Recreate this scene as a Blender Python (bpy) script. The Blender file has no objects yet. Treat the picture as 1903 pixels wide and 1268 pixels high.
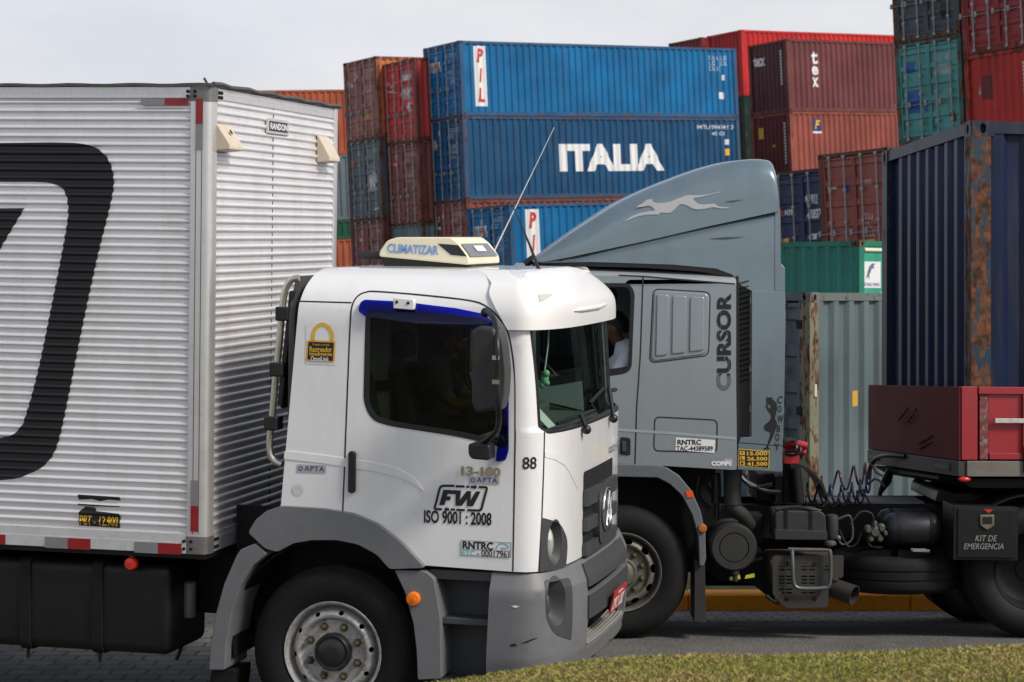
import bpy, bmesh, math, random
from mathutils import Vector, Matrix, geometry, noise
random.seed(7)
scn = bpy.context.scene
COL = scn.collection
PI = math.pi

# ------------------------------------------------------------------ camera, sky, sun, exposure
F, CX, HY, CAMZ = 4100.0, 951.5, 547.0, 2.62     # focal length in photo pixels, principal column, horizon row, eye height
cam = bpy.data.cameras.new('camera'); cam_o = bpy.data.objects.new('camera', cam); COL.objects.link(cam_o)
cam_o.location = (0, 0, CAMZ); cam_o.rotation_euler = (PI/2, 0, 0)
cam.sensor_width = 36.0; cam.lens = 36.0*F/1903.0
cam.shift_y = -(634.0-HY)/1903.0
cam.clip_start = 0.3; cam.clip_end = 3000
cam.dof.use_dof = True; cam.dof.focus_distance = 13.2; cam.dof.aperture_fstop = 6.8
scn.camera = cam_o

SUN_DIR = Vector((0.72, -0.45, 0.75)).normalized()      # towards the sun
world = bpy.data.worlds.new('World'); scn.world = world; world.use_nodes = True
def build_world():
    nt = world.node_tree; nt.nodes.clear()
    N, L = nt.nodes.new, nt.links.new
    sky = N('ShaderNodeTexSky'); sky.sky_type = 'NISHITA'; sky.sun_disc = False
    sky.sun_elevation = math.asin(SUN_DIR.z)
    sky.sun_rotation = math.atan2(SUN_DIR.x, SUN_DIR.y)
    sky.air_density = 1.2; sky.dust_density = 3.0; sky.ozone_density = 1.5
    tc = N('ShaderNodeTexCoord'); mp = N('ShaderNodeMapping'); mp.inputs['Scale'].default_value = (1.0, 1.0, 2.6)
    mp.inputs['Location'].default_value = (0.35, 0.1, 0.2)
    L(tc.outputs['Generated'], mp.inputs['Vector'])
    n1 = N('ShaderNodeTexNoise'); n1.inputs['Scale'].default_value = 5.0; n1.inputs['Detail'].default_value = 6.0; n1.inputs['Roughness'].default_value = 0.55
    L(mp.outputs['Vector'], n1.inputs['Vector'])
    r1 = N('ShaderNodeMapRange'); r1.inputs['From Min'].default_value = 0.35; r1.inputs['From Max'].default_value = 0.68
    r1.inputs['To Min'].default_value = 0.78; r1.inputs['To Max'].default_value = 1.0
    L(n1.outputs['Fac'], r1.inputs['Value'])
    # the haze and cloud thin out overhead, where more blue shows
    sx = N('ShaderNodeSeparateXYZ'); L(tc.outputs['Generated'], sx.inputs[0])
    el = N('ShaderNodeMapRange'); el.inputs['From Min'].default_value = .14; el.inputs['From Max'].default_value = .60; el.inputs['To Min'].default_value = 1.0; el.inputs['To Max'].default_value = .22
    L(sx.outputs['Z'], el.inputs['Value']); ml = N('ShaderNodeMath'); ml.operation = 'MULTIPLY'; L(r1.outputs['Result'], ml.inputs[0]); L(el.outputs['Result'], ml.inputs[1])
    n2 = N('ShaderNodeTexNoise'); n2.inputs['Scale'].default_value = 9.0; n2.inputs['Detail'].default_value = 5.0
    L(mp.outputs['Vector'], n2.inputs['Vector'])
    cr = N('ShaderNodeValToRGB')
    cr.color_ramp.elements[0].position = 0.35; cr.color_ramp.elements[0].color = (0.85, 0.885, 0.985, 1)
    cr.color_ramp.elements[1].position = 0.68; cr.color_ramp.elements[1].color = (0.97, 0.96, 0.98, 1)
    L(n2.outputs['Fac'], cr.inputs['Fac'])
    sc = N('ShaderNodeVectorMath'); sc.operation = 'SCALE'; sc.inputs['Scale'].default_value = 8.3
    L(cr.outputs['Color'], sc.inputs[0])
    mx = N('ShaderNodeMix'); mx.data_type = 'RGBA'
    L(ml.outputs['Value'], mx.inputs['Factor']); L(sky.outputs['Color'], mx.inputs['A']); L(sc.outputs['Vector'], mx.inputs['B'])
    bg = N('ShaderNodeBackground'); bg.inputs['Strength'].default_value = 0.085
    L(mx.outputs['Result'], bg.inputs['Color'])
    out = N('ShaderNodeOutputWorld'); L(bg.outputs['Background'], out.inputs['Surface'])
build_world()
sun = bpy.data.lights.new('sun', 'SUN'); sun.energy = 2.3; sun.angle = math.radians(14); sun.color = (1.0, 0.95, 0.87)
sun_o = bpy.data.objects.new('sun', sun); COL.objects.link(sun_o)
sun_o.rotation_euler = SUN_DIR.to_track_quat('Z', 'Y').to_euler(); sun_o.location = (20, -15, 40)
scn.view_settings.view_transform = 'Standard'; scn.view_settings.look = 'None'
scn.view_settings.exposure = 0.38; scn.view_settings.gamma = 1.0
scn.cycles.max_bounces = 8; scn.cycles.transparent_max_bounces = 12
scn.cycles.caustics_reflective = False; scn.cycles.caustics_refractive = False

# ------------------------------------------------------------------ materials
def rgb(r, g, b):
    f = lambda c: (c/255/12.92) if c/255 <= .04045 else ((c/255+.055)/1.055)**2.4
    return (f(r), f(g), f(b))
MATS = {}
def mat(name, color, rough=0.5, metal=0.0, var=0.15, scale=6.0, coat=0.0, dirt=0.0, dirt_col=(0.05, 0.04, 0.03), bump=0.0, bscale=200.0,
        spec=0.5, emit=None, trans=None, streak=0.0):
    """a painted / plastic / metal surface with uneven tone, optional grime and fine bump"""
    if name in MATS: return MATS[name]
    m = bpy.data.materials.new(name); m.use_nodes = True; nt = m.node_tree; N, L = nt.nodes.new, nt.links.new
    p = nt.nodes['Principled BSDF']; MATS[name] = m
    p.inputs['Roughness'].default_value = rough; p.inputs['Metallic'].default_value = metal
    p.inputs['Specular IOR Level'].default_value = spec
    p.inputs['Coat Weight'].default_value = coat; p.inputs['Coat Roughness'].default_value = 0.08
    tc = N('ShaderNodeTexCoord')
    n = N('ShaderNodeTexNoise'); n.inputs['Scale'].default_value = scale; n.inputs['Detail'].default_value = 6; n.inputs['Roughness'].default_value = .6
    L(tc.outputs['Object'], n.inputs['Vector'])
    a = N('ShaderNodeMix'); a.data_type = 'RGBA'
    a.inputs['A'].default_value = tuple(c*(1-var) for c in color)+(1,); a.inputs['B'].default_value = tuple(min(1, c*(1+var)) for c in color)+(1,)
    L(n.outputs['Fac'], a.inputs['Factor']); last = a.outputs['Result']
    if dirt > 0:
        d = N('ShaderNodeTexNoise'); d.inputs['Scale'].default_value = scale*2.7; d.inputs['Detail'].default_value = 9; d.inputs['Roughness'].default_value = .7
        mp = N('ShaderNodeMapping'); mp.inputs['Scale'].default_value = (1, 1, 0.35 if streak else 1)
        mp.inputs['Location'].default_value = (3.1, 1.7, 5.3)
        L(tc.outputs['Object'], mp.inputs['Vector']); L(mp.outputs['Vector'], d.inputs['Vector'])
        r = N('ShaderNodeMapRange'); r.inputs['From Min'].default_value = .48; r.inputs['From Max'].default_value = .72; r.inputs['To Max'].default_value = dirt
        L(d.outputs['Fac'], r.inputs['Value'])
        b = N('ShaderNodeMix'); b.data_type = 'RGBA'; b.inputs['B'].default_value = tuple(dirt_col)+(1,)
        L(r.outputs['Result'], b.inputs['Factor']); L(last, b.inputs['A']); last = b.outputs['Result']
    L(last, p.inputs['Base Color'])
    rr = N('ShaderNodeMapRange'); rr.inputs['To Min'].default_value = max(.03, rough-.08); rr.inputs['To Max'].default_value = min(1, rough+.1)
    L(n.outputs['Fac'], rr.inputs['Value']); L(rr.outputs['Result'], p.inputs['Roughness'])
    if bump > 0:
        bn = N('ShaderNodeTexNoise'); bn.inputs['Scale'].default_value = bscale; bn.inputs['Detail'].default_value = 4
        L(tc.outputs['Object'], bn.inputs['Vector'])
        bp = N('ShaderNodeBump'); bp.inputs['Strength'].default_value = bump; bp.inputs['Distance'].default_value = .004
        L(bn.outputs['Fac'], bp.inputs['Height']); L(bp.outputs['Normal'], p.inputs['Normal'])
    if emit: p.inputs['Emission Color'].default_value = tuple(emit)+(1,); p.inputs['Emission Strength'].default_value = 1
    return m
def glass(name, tint, refl=1.45, rough=0.01, k=1.0):
    if name in MATS: return MATS[name]
    m = bpy.data.materials.new(name); m.use_nodes = True; nt = m.node_tree; N, L = nt.nodes.new, nt.links.new; MATS[name] = m
    nt.nodes.clear()
    t = N('ShaderNodeBsdfTransparent'); t.inputs['Color'].default_value = tuple(tint)+(1,)
    g = N('ShaderNodeBsdfGlossy'); g.inputs['Roughness'].default_value = rough
    f = N('ShaderNodeFresnel'); f.inputs['IOR'].default_value = refl
    x = N('ShaderNodeMixShader'); km = N('ShaderNodeMath'); km.operation = 'MULTIPLY'; km.inputs[1].default_value = k; L(f.outputs['Fac'], km.inputs[0]); L(km.outputs[0], x.inputs['Fac']); L(t.outputs[0], x.inputs[1]); L(g.outputs[0], x.inputs[2])
    o = N('ShaderNodeOutputMaterial'); L(x.outputs[0], o.inputs['Surface'])
    return m
def container_paint(name, rust_scale=1.0):
    """weathered container paint: colour from the object's own colour, amount of rust from its alpha"""
    if name in MATS: return MATS[name]
    m = bpy.data.materials.new(name); m.use_nodes = True; nt = m.node_tree; N, L = nt.nodes.new, nt.links.new; MATS[name] = m
    p = nt.nodes['Principled BSDF']; p.inputs['Roughness'].default_value = .55; p.inputs['Specular IOR Level'].default_value = .22
    oi = N('ShaderNodeObjectInfo'); tc = N('ShaderNodeTexCoord')
    off = N('ShaderNodeVectorMath'); off.operation = 'ADD'
    sc = N('ShaderNodeVectorMath'); sc.operation = 'SCALE'; sc.inputs['Scale'].default_value = 37.0
    cmb = N('ShaderNodeCombineXYZ')
    for k in 'XYZ': L(oi.outputs['Random'], cmb.inputs[k])
    L(cmb.outputs[0], sc.inputs[0]); L(tc.outputs['Object'], off.inputs[0]); L(sc.outputs[0], off.inputs[1])
    # broad fading
    n = N('ShaderNodeTexNoise'); n.inputs['Scale'].default_value = .9; n.inputs['Detail'].default_value = 5; L(off.outputs[0], n.inputs['Vector'])
    hsv = N('ShaderNodeHueSaturation'); L(oi.outputs['Color'], hsv.inputs['Color'])
    r0 = N('ShaderNodeMapRange'); r0.inputs['From Min'].default_value = .3; r0.inputs['From Max'].default_value = .7; r0.inputs['To Min'].default_value = .78; r0.inputs['To Max'].default_value = 1.22
    L(n.outputs['Fac'], r0.inputs['Value']); L(r0.outputs['Result'], hsv.inputs['Value'])
    # vertical streaks
    mp = N('ShaderNodeMapping'); mp.inputs['Scale'].default_value = (5, 5, .35); L(off.outputs[0], mp.inputs['Vector'])
    s = N('ShaderNodeTexNoise'); s.inputs['Scale'].default_value = 1.6; s.inputs['Detail'].default_value = 6; s.inputs['Roughness'].default_value = .65; L(mp.outputs[0], s.inputs['Vector'])
    rs = N('ShaderNodeMapRange'); rs.inputs['From Min'].default_value = .5; rs.inputs['From Max'].default_value = .78; rs.inputs['To Max'].default_value = .45
    L(s.outputs['Fac'], rs.inputs['Value'])
    a = N('ShaderNodeMix'); a.data_type = 'RGBA'; a.inputs['B'].default_value = (.09, .07, .06, 1)
    L(rs.outputs['Result'], a.inputs['Factor']); L(hsv.outputs['Color'], a.inputs['A'])
    # rust patches
    mr = N('ShaderNodeMapping'); mr.inputs['Scale'].default_value = (2.6*rust_scale, 2.6*rust_scale, .7*rust_scale); L(off.outputs[0], mr.inputs['Vector'])
    q = N('ShaderNodeTexNoise'); q.inputs['Scale'].default_value = 3.0; q.inputs['Detail'].default_value = 11; q.inputs['Roughness'].default_value = .72; L(mr.outputs[0], q.inputs['Vector'])
    al = N('ShaderNodeMath'); al.operation = 'MULTIPLY_ADD'; al.inputs[1].default_value = .4; al.inputs[2].default_value = -.74
    L(oi.outputs['Alpha'], al.inputs[0])
    ad = N('ShaderNodeMath'); ad.operation = 'ADD'; L(q.outputs['Fac'], ad.inputs[0]); L(al.outputs[0], ad.inputs[1])
    rq = N('ShaderNodeMapRange'); rq.inputs['From Min'].default_value = .0; rq.inputs['From Max'].default_value = .05; L(ad.outputs[0], rq.inputs['Value'])
    rc = N('ShaderNodeTexNoise'); rc.inputs['Scale'].default_value = 14; rc.inputs['Detail'].default_value = 6; L(off.outputs[0], rc.inputs['Vector'])
    ramp = N('ShaderNodeValToRGB'); ramp.color_ramp.elements[0].position = .35; ramp.color_ramp.elements[0].color = (.035, .017, .010, 1)
    ramp.color_ramp.elements[1].position = .65; ramp.color_ramp.elements[1].color = (.19, .075, .034, 1); L(rc.outputs['Fac'], ramp.inputs['Fac'])
    b = N('ShaderNodeMix'); b.data_type = 'RGBA'; L(rq.outputs['Result'], b.inputs['Factor']); L(a.outputs['Result'], b.inputs['A']); L(ramp.outputs['Color'], b.inputs['B'])
    L(b.outputs['Result'], p.inputs['Base Color'])
    rr = N('ShaderNodeMapRange'); rr.inputs['To Min'].default_value = .42; rr.inputs['To Max'].default_value = .85; L(rq.outputs['Result'], rr.inputs['Value']); L(rr.outputs['Result'], p.inputs['Roughness'])
    bp = N('ShaderNodeBump'); bp.inputs['Strength'].default_value = .12; bp.inputs['Distance'].default_value = .03; L(n.outputs['Fac'], bp.inputs['Height']); L(bp.outputs['Normal'], p.inputs['Normal'])
    return m

# ------------------------------------------------------------------ mesh helpers
def tag(o, label=None, cat=None, group=None, kind=None):
    if label: o['label'] = label
    if cat: o['category'] = cat
    if group: o['group'] = group
    if kind: o['kind'] = kind
    return o
def thing(name, label, cat, M=None, group=None):
    o = bpy.data.objects.new(name, None); COL.objects.link(o); o.empty_display_size = .3
    if M is not None: o.matrix_world = M
    return tag(o, label, cat, group)
def finish(bm, name, m, parent=None, bevel=0.0, seg=2, angle=40, solid=0.0, smooth=True, mats=None, subsurf=0, recalc=True, axis=None):
    if recalc: bmesh.ops.recalc_face_normals(bm, faces=bm.faces[:])
    if solid and axis:                                  # open sheet: turn its faces away from the vehicle's middle
        bm.normal_update()
        fl = [f for f in bm.faces if f.normal.x*(f.calc_center_median().x-axis[0])+f.normal.y*(f.calc_center_median().y-axis[1]) < 0]
        if fl: bmesh.ops.reverse_faces(bm, faces=fl)
    me = bpy.data.meshes.new(name); bm.to_mesh(me); bm.free()
    for mm in (mats or [m]): me.materials.append(mm)
    if smooth:
        me.shade_smooth(); me.set_sharp_from_angle(angle=math.radians(angle))
        if solid:                                       # keep the rim of a thickened sheet crisp
            cnt = {}
            for p in me.polygons:
                for k in p.edge_keys: cnt[k] = cnt.get(k, 0)+1
            for e in me.edges:
                if cnt.get(e.key, 0) == 1: e.use_edge_sharp = True
    o = bpy.data.objects.new(name, me); COL.objects.link(o)
    if parent is not None: o.parent = parent
    if solid:
        s = o.modifiers.new('s', 'SOLIDIFY'); s.thickness = abs(solid); s.offset = -1 if solid > 0 else 1
        if mats and len(mats) > 1: s.material_offset = 1
    if subsurf:
        s = o.modifiers.new('u', 'SUBSURF'); s.levels = subsurf; s.render_levels = subsurf
    if bevel:
        b = o.modifiers.new('b', 'BEVEL'); b.width = bevel; b.segments = seg; b.limit_method = 'ANGLE'; b.angle_limit = math.radians(35); b.harden_normals = True
    return o
class MB:
    def __init__(s): s.bm = bmesh.new()
    def add(s, vs, fs):
        vv = [s.bm.verts.new(v) for v in vs]
        for f in fs:
            try: s.bm.faces.new([vv[i] for i in f])
            except ValueError: pass
        return s
    def box(s, x0, y0, z0, x1, y1, z1, M=None):
        v = [Vector((x, y, z)) for x in (x0, x1) for y in (y0, y1) for z in (z0, z1)]
        if M is not None: v = [M @ p for p in v]
        return s.add(v, [(0, 1, 3, 2), (4, 6, 7, 5), (0, 4, 5, 1), (2, 3, 7, 6), (0, 2, 6, 4), (1, 5, 7, 3)])
    def prism(s, contours, a, b, axis='y', M=None):
        """extrude 2-D contours (first the outline, then holes) from a to b along an axis"""
        if not isinstance(contours[0][0], (tuple, list, Vector)): contours = [contours]
        def P(u, v, w):
            p = Vector({'y': (u, w, v), 'x': (w, u, v), 'z': (u, v, w)}[axis]); return M @ p if M is not None else p
        if len(contours) == 1:
            c = contours[0]; n = len(c)
            return s.add([P(u, v, a) for u, v in c]+[P(u, v, b) for u, v in c],
                         [tuple(range(n)), tuple(range(2*n-1, n-1, -1))]+[(i, (i+1) % n, n+(i+1) % n, n+i) for i in range(n)])
        flat = [p for c in contours for p in c]; n = len(flat)
        tris = geometry.tessellate_polygon([[Vector((p[0], p[1], 0)) for p in c] for c in contours])
        fs = [tuple(t) for t in tris]+[tuple(n+i for i in reversed(t)) for t in tris]; k = 0
        for c in contours:
            m_ = len(c); fs += [(k+i, k+(i+1) % m_, n+k+(i+1) % m_, n+k+i) for i in range(m_)]; k += m_
        return s.add([P(u, v, a) for u, v in flat]+[P(u, v, b) for u, v in flat], fs)
    def tube(s, pts, r, n=8, closed=False):
        pts = [Vector(p) for p in pts]; N = len(pts); rs = r if isinstance(r, (list, tuple)) else [r]*N
        vs, prev = [], None
        for i, p in enumerate(pts):
            a = pts[(i-1) % N] if (closed or i > 0) else p; b = pts[(i+1) % N] if (closed or i < N-1) else p
            t = (b-a).normalized()
            if prev is None:
                prev = t.orthogonal().normalized()
            prev = (prev-t*prev.dot(t)).normalized(); q = t.cross(prev)
            vs += [p+(prev*math.cos(2*PI*k/n)+q*math.sin(2*PI*k/n))*rs[i] for k in range(n)]
        fs = []
        for i in range(N if closed else N-1):
            j = (i+1) % N
            fs += [(i*n+k, i*n+(k+1) % n, j*n+(k+1) % n, j*n+k) for k in range(n)]
        if not closed: fs += [tuple(range(n-1, -1, -1)), tuple((N-1)*n+k for k in range(n))]
        return s.add(vs, fs)
    def lathe(s, prof, c=(0, 0, 0), axis='y', n=32, caps=True, M=None):
        """prof: list of (radius, position along the axis)"""
        c = Vector(c); vs = []
        for r, a in prof:
            for k in range(n):
                u, v = r*math.cos(2*PI*k/n), r*math.sin(2*PI*k/n)
                p = c+Vector({'y': (u, a, v), 'x': (a, u, v), 'z': (u, v, a)}[axis]); vs.append(M @ p if M is not None else p)
        m_ = len(prof); fs = [(i*n+k, i*n+(k+1) % n, (i+1)*n+(k+1) % n, (i+1)*n+k) for i in range(m_-1) for k in range(n)]
        if caps: fs += [tuple(range(n)), tuple((m_-1)*n+k for k in range(n-1, -1, -1))]
        return s.add(vs, fs)
    def grid(s, fn, nu, nv, cu=False):
        vs = [fn(i/(nu if cu else nu-1), j/(nv-1)) for i in range(nu) for j in range(nv)]
        fs = [(i*nv+j, ((i+1) % nu)*nv+j, ((i+1) % nu)*nv+j+1, i*nv+j+1) for i in range(nu if cu else nu-1) for j in range(nv-1)]
        return s.add(vs, fs)
    def ball(s, c, r, n=12, m=8):
        r = r if isinstance(r, (tuple, list)) else (r, r, r); c = Vector(c)
        s.grid(lambda u, v: c+Vector((r[0]*math.cos(2*PI*u)*math.sin(PI*v), r[1]*math.sin(2*PI*u)*math.sin(PI*v), -r[2]*math.cos(PI*v))), n, m, True)
        bmesh.ops.remove_doubles(s.bm, verts=s.bm.verts[:], dist=1e-6); return s
    def obj(s, name, m, parent=None, **k): return finish(s.bm, name, m, parent, **k)

def rpoly(pts, r, n=5):
    """round every corner of a polygon"""
    out = []; N = len(pts)
    for i in range(N):
        p = Vector(pts[i]); a = Vector(pts[i-1]); b = Vector(pts[(i+1) % N])
        rr = r[i] if isinstance(r, (list, tuple)) else r
        d1 = (a-p); d2 = (b-p); k = min(rr, d1.length*.48, d2.length*.48)
        if k < 1e-4: out.append(tuple(p)); continue
        A = p+d1.normalized()*k; B = p+d2.normalized()*k
        for j in range(n+1):
            t = j/n; q = A*(1-t)**2+p*2*t*(1-t)+B*t*t; out.append((q.x, q.y))
    return out
def crom(pts, n=5, closed=False):
    """smooth curve through points"""
    P = [Vector(p) for p in pts]; N = len(P); out = []
    for i in range(N if closed else N-1):
        g = lambda k: P[k % N] if closed else P[max(0, min(N-1, k))]
        p0, p1, p2, p3 = g(i-1), g(i), g(i+1), g(i+2)
        for j in range(n):
            t = j/n
            out.append(tuple(.5*((2*p1)+(p2-p0)*t+(2*p0-5*p1+4*p2-p3)*t*t+(3*p1-p0-3*p2+p3)*t**3)))
    if not closed: out.append(tuple(P[-1]))
    return out
def stroke(pts, w, closed=False):
    """outline of a thick line; returns contours"""
    P = [Vector(p) for p in pts]; N = len(P); L_, R_ = [], []
    for i in range(N):
        a = P[i-1] if (closed or i) else P[i]; b = P[(i+1) % N] if (closed or i < N-1) else P[i]
        d1 = (P[i]-a); d2 = (b-P[i])
        if d1.length < 1e-9: d1 = d2
        if d2.length < 1e-9: d2 = d1
        d1 = d1.normalized(); d2 = d2.normalized(); n1 = Vector((-d1.y, d1.x)); n2 = Vector((-d2.y, d2.x)); m_ = (n1+n2)
        m_ = m_.normalized() if m_.length > 1e-6 else n1; k = w/2/max(.35, m_.dot(n1))
        L_.append(tuple(P[i]+m_*k)); R_.append(tuple(P[i]-m_*k))
    return [L_, R_[::-1]] if closed else [L_+R_[::-1]]
def circ(cx, cy, r, n=24, ry=None): return [(cx+r*math.cos(2*PI*k/n), cy+(ry or r)*math.sin(2*PI*k/n)) for k in range(n)]
def flat_bm(contours):
    if not isinstance(contours[0][0], (tuple, list, Vector)): contours = [contours]
    bm = bmesh.new(); flat = [p for c in contours for p in c]
    vv = [bm.verts.new((p[0], p[1], 0)) for p in flat]
    for t in geometry.tessellate_polygon([[Vector((p[0], p[1], 0)) for p in c] for c in contours]):
        try: bm.faces.new([vv[i] for i in t])
        except ValueError: pass
    return bm
def cut(bm, us=(), vs=()):
    if not bm.verts: return bm
    for ax, cs in ((0, us), (1, vs)):
        lo = min(v.co[ax] for v in bm.verts)+1e-5; hi = max(v.co[ax] for v in bm.verts)-1e-5
        no = (1, 0, 0) if ax == 0 else (0, 1, 0)
        for c in cs:
            if lo < c < hi:
                co = (c, 0, 0) if ax == 0 else (0, c, 0)
                bmesh.ops.bisect_plane(bm, geom=bm.verts[:]+bm.edges[:]+bm.faces[:], plane_co=co, plane_no=no, dist=1e-6)
    return bm
def mapped(bm, fn):
    for v in bm.verts: v.co = Vector(fn(v.co.x, v.co.y))
    return bm
def frange(a, b, d):
    n = max(1, int(math.ceil((b-a)/d))); return [a+(b-a)*i/n for i in range(n+1)]
TXT = {}
def text_bm(body, u0, v0, u1, v1, bold=0.0, shear=0.0, keep=False, spacing=1.0):
    """flat letters fitted into the rectangle (u0,v0)-(u1,v1)"""
    k = (body, bold, shear, spacing)
    if k not in TXT:
        c = bpy.data.curves.new('lettering', 'FONT'); c.body = body; c.offset = bold; c.shear = shear; c.resolution_u = 3; c.space_character = spacing
        c.dimensions = '2D'; c.fill_mode = 'BOTH'
        o = bpy.data.objects.new('lettering', c); me = bpy.data.meshes.new_from_object(o); bpy.data.objects.remove(o); TXT[k] = me
    bm = bmesh.new(); bm.from_mesh(TXT[k])
    xs = [v.co.x for v in bm.verts]; ys = [v.co.y for v in bm.verts]
    x0, x1, y0, y1 = min(xs), max(xs), min(ys), max(ys)
    for v in bm.verts: v.co = Vector((u0+(v.co.x-x0)/(x1-x0)*(u1-u0), v0+(v.co.y-y0)/max(1e-6, y1-y0)*(v1-v0), 0))
    return bm
def join_bm(dst, src):
    me = bpy.data.meshes.new('tmp'); src.to_mesh(me); src.free(); dst.from_mesh(me); bpy.data.meshes.remove(me); return dst

class Frame:
    """placement of a vehicle; on() finds the point of one of its planes seen along a line of sight (used for surveying the photograph)"""
    def __init__(s, M): s.M = M; s.I = M.inverted()
    def on(s, px, py, y=0.0):
        o = s.I @ Vector((0, 0, CAMZ)); d = s.I.to_3x3() @ Vector(((px-CX)/F, 1, -(py-HY)/F))
        t = (y-o.y)/d.y; p = o+d*t; return (p.x, p.z)
    def onx(s, px, py, x=0.0):
        o = s.I @ Vector((0, 0, CAMZ)); d = s.I.to_3x3() @ Vector(((px-CX)/F, 1, -(py-HY)/F))
        t = (x-o.x)/d.x; p = o+d*t; return (p.y, p.z)
    def poly(s, pts, y=0.0): return [s.on(a, b, y) for a, b in pts]
    def proj(s, p):
        w = s.M @ Vector(p); return (CX+F*w.x/w.y, HY-F*(w.z-CAMZ)/w.y)

# common materials
WHITE = mat('white_paint', (.80, .80, .80), .24, coat=.8, var=.03, scale=2, dirt=.16, dirt_col=(.45, .42, .37), streak=1)
WHITE2 = mat('white_plastic', (.82, .81, .79), .35, coat=.3, var=.02, scale=3)
CREAM = mat('cream_plastic', (.78, .71, .52), .42, var=.04)
BLACKP = mat('black_plastic', (.009, .009, .010), .42, var=.2)
RUBBER = mat('rubber', (.0095, .0095, .010), .78, var=.3, scale=14, dirt=.3, dirt_col=(.030, .028, .026), bump=.3, spec=.25)
UNDER = mat('dark_chassis', (.0055, .0055, .006), .65, var=.4, scale=9, dirt=.4, dirt_col=(.018, .016, .013), spec=.3)
GREYP = mat('grey_plastic', (.150, .154, .161), .48, var=.10, scale=5, dirt=.3, dirt_col=(.095, .088, .078), bump=.12, bscale=400)
DGREYP = mat('dark_grey_plastic', (.048, .051, .055), .5, var=.08, scale=5, dirt=.15, dirt_col=(.09, .085, .08), bump=.12, bscale=400)
STEPG = mat('step_grey_plastic', (.05, .055, .062), .52, var=.12, scale=6, dirt=.25, dirt_col=(.10, .095, .09))
CHROME = mat('chrome', (.75, .74, .72), .14, 1.0, var=.05)
STEEL = mat('steel', (.42, .42, .42), .35, 1.0, var=.2, scale=20, dirt=.3, dirt_col=(.12, .09, .06))
BLACKD = mat('black_decal', (.010, .010, .012), .45, var=.1)
WHITED = mat('white_decal', (.74, .74, .74), .5, var=.06, dirt=.2, dirt_col=(.4, .4, .38))
REDD = mat('red_decal', (.50, .03, .03), .45, var=.08)
YELD = mat('yellow_decal', (.72, .42, .03), .45, var=.06)
GREYD = mat('grey_decal', (.33, .33, .34), .4, var=.08)
SILV = mat('silver_sticker', (.50, .50, .50), .35, .4, var=.06)
BLUED = mat('blue_decal', (.05, .07, .25), .45)
CYAND = mat('teal_decal', (.08, .48, .52), .45)
ALU = mat('ribbed_aluminium', (.86, .84, .85), .36, .45, var=.07, scale=1.3, dirt=.26, dirt_col=(.45, .40, .36), streak=1)
ALUF = mat('aluminium_trim', (.72, .71, .70), .36, .7, var=.08, scale=4, dirt=.2, dirt_col=(.35, .33, .30))
AMBER = mat('amber_lens', (.85, .20, .01), .22, coat=.5, var=.1, scale=30)
REDLENS = mat('red_lens', (.62, .03, .015), .25, coat=.5, var=.1, scale=30)
REFR = mat('red_reflector', (.26, .012, .016), .3, var=.2, scale=25)
REFW = mat('silver_reflector', (.25, .25, .26), .35, .3, var=.15, scale=25)
LENS = mat('clear_lens', (.72, .70, .66), .08, .6, var=.2, scale=40)
GLASS_SIDE = glass('side_glass', (.50, .55, .50), 1.36)
GLASS_FRONT = glass('windscreen_glass', (.62, .76, .69), 1.3, k=.22)
# ------------------------------------------------------------------ ground, road, kerb, lawn
YARD_ROLL = 0.045                                       # the container yard rises gently to the right
def yard_slope(x, y):
    k = min(1.0, max(0.0, (y-24.0)/14.0)); k = k*k*(3-2*k)
    return k*YARD_ROLL*max(-45.0, min(45.0, x))
def road_z(y):                                          # the carriageway falls a little towards the kerb
    k = min(1.0, max(0.0, (y-16.9)/3.3)); return -0.28*k
def noise_mat(name, c1, c2, scale, rough=.9, detail=8, bump=.4, bscale=90., dist=.01, c3=None):
    m = bpy.data.materials.new(name); m.use_nodes = True; nt = m.node_tree; N, L = nt.nodes.new, nt.links.new
    p = nt.nodes['Principled BSDF']; p.inputs['Roughness'].default_value = rough; p.inputs['Specular IOR Level'].default_value = .3
    tc = N('ShaderNodeTexCoord')
    n = N('ShaderNodeTexNoise'); n.inputs['Scale'].default_value = scale; n.inputs['Detail'].default_value = detail; n.inputs['Roughness'].default_value = .68
    L(tc.outputs['Object'], n.inputs['Vector'])
    r = N('ShaderNodeValToRGB'); r.color_ramp.elements[0].position = .34; r.color_ramp.elements[0].color = tuple(c1)+(1,)
    r.color_ramp.elements[1].position = .66; r.color_ramp.elements[1].color = tuple(c2)+(1,)
    L(n.outputs['Fac'], r.inputs['Fac']); last = r.outputs['Color']
    v = N('ShaderNodeTexNoise'); v.inputs['Scale'].default_value = bscale; v.inputs['Detail'].default_value = 3; L(tc.outputs['Object'], v.inputs['Vector'])
    if c3:
        q = N('ShaderNodeMapRange'); q.inputs['From Min'].default_value = .52; q.inputs['From Max'].default_value = .7; q.inputs['To Max'].default_value = .8; L(v.outputs['Fac'], q.inputs['Value'])
        mx = N('ShaderNodeMix'); mx.data_type = 'RGBA'; mx.inputs['B'].default_value = tuple(c3)+(1,); L(q.outputs['Result'], mx.inputs['Factor']); L(last, mx.inputs['A']); last = mx.outputs['Result']
    L(last, p.inputs['Base Color'])
    b = N('ShaderNodeBump'); b.inputs['Strength'].default_value = bump; b.inputs['Distance'].default_value = dist; L(v.outputs['Fac'], b.inputs['Height']); L(b.outputs['Normal'], p.inputs['Normal'])
    return m
ASPH = noise_mat('asphalt', (.07, .068, .065), (.125, .12, .112), 1.2, bump=.9, bscale=55, c3=(.26, .245, .22))
YARDM = noise_mat('yard_concrete', (.10, .10, .095), (.17, .165, .155), .6, bump=.2, bscale=30)
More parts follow.
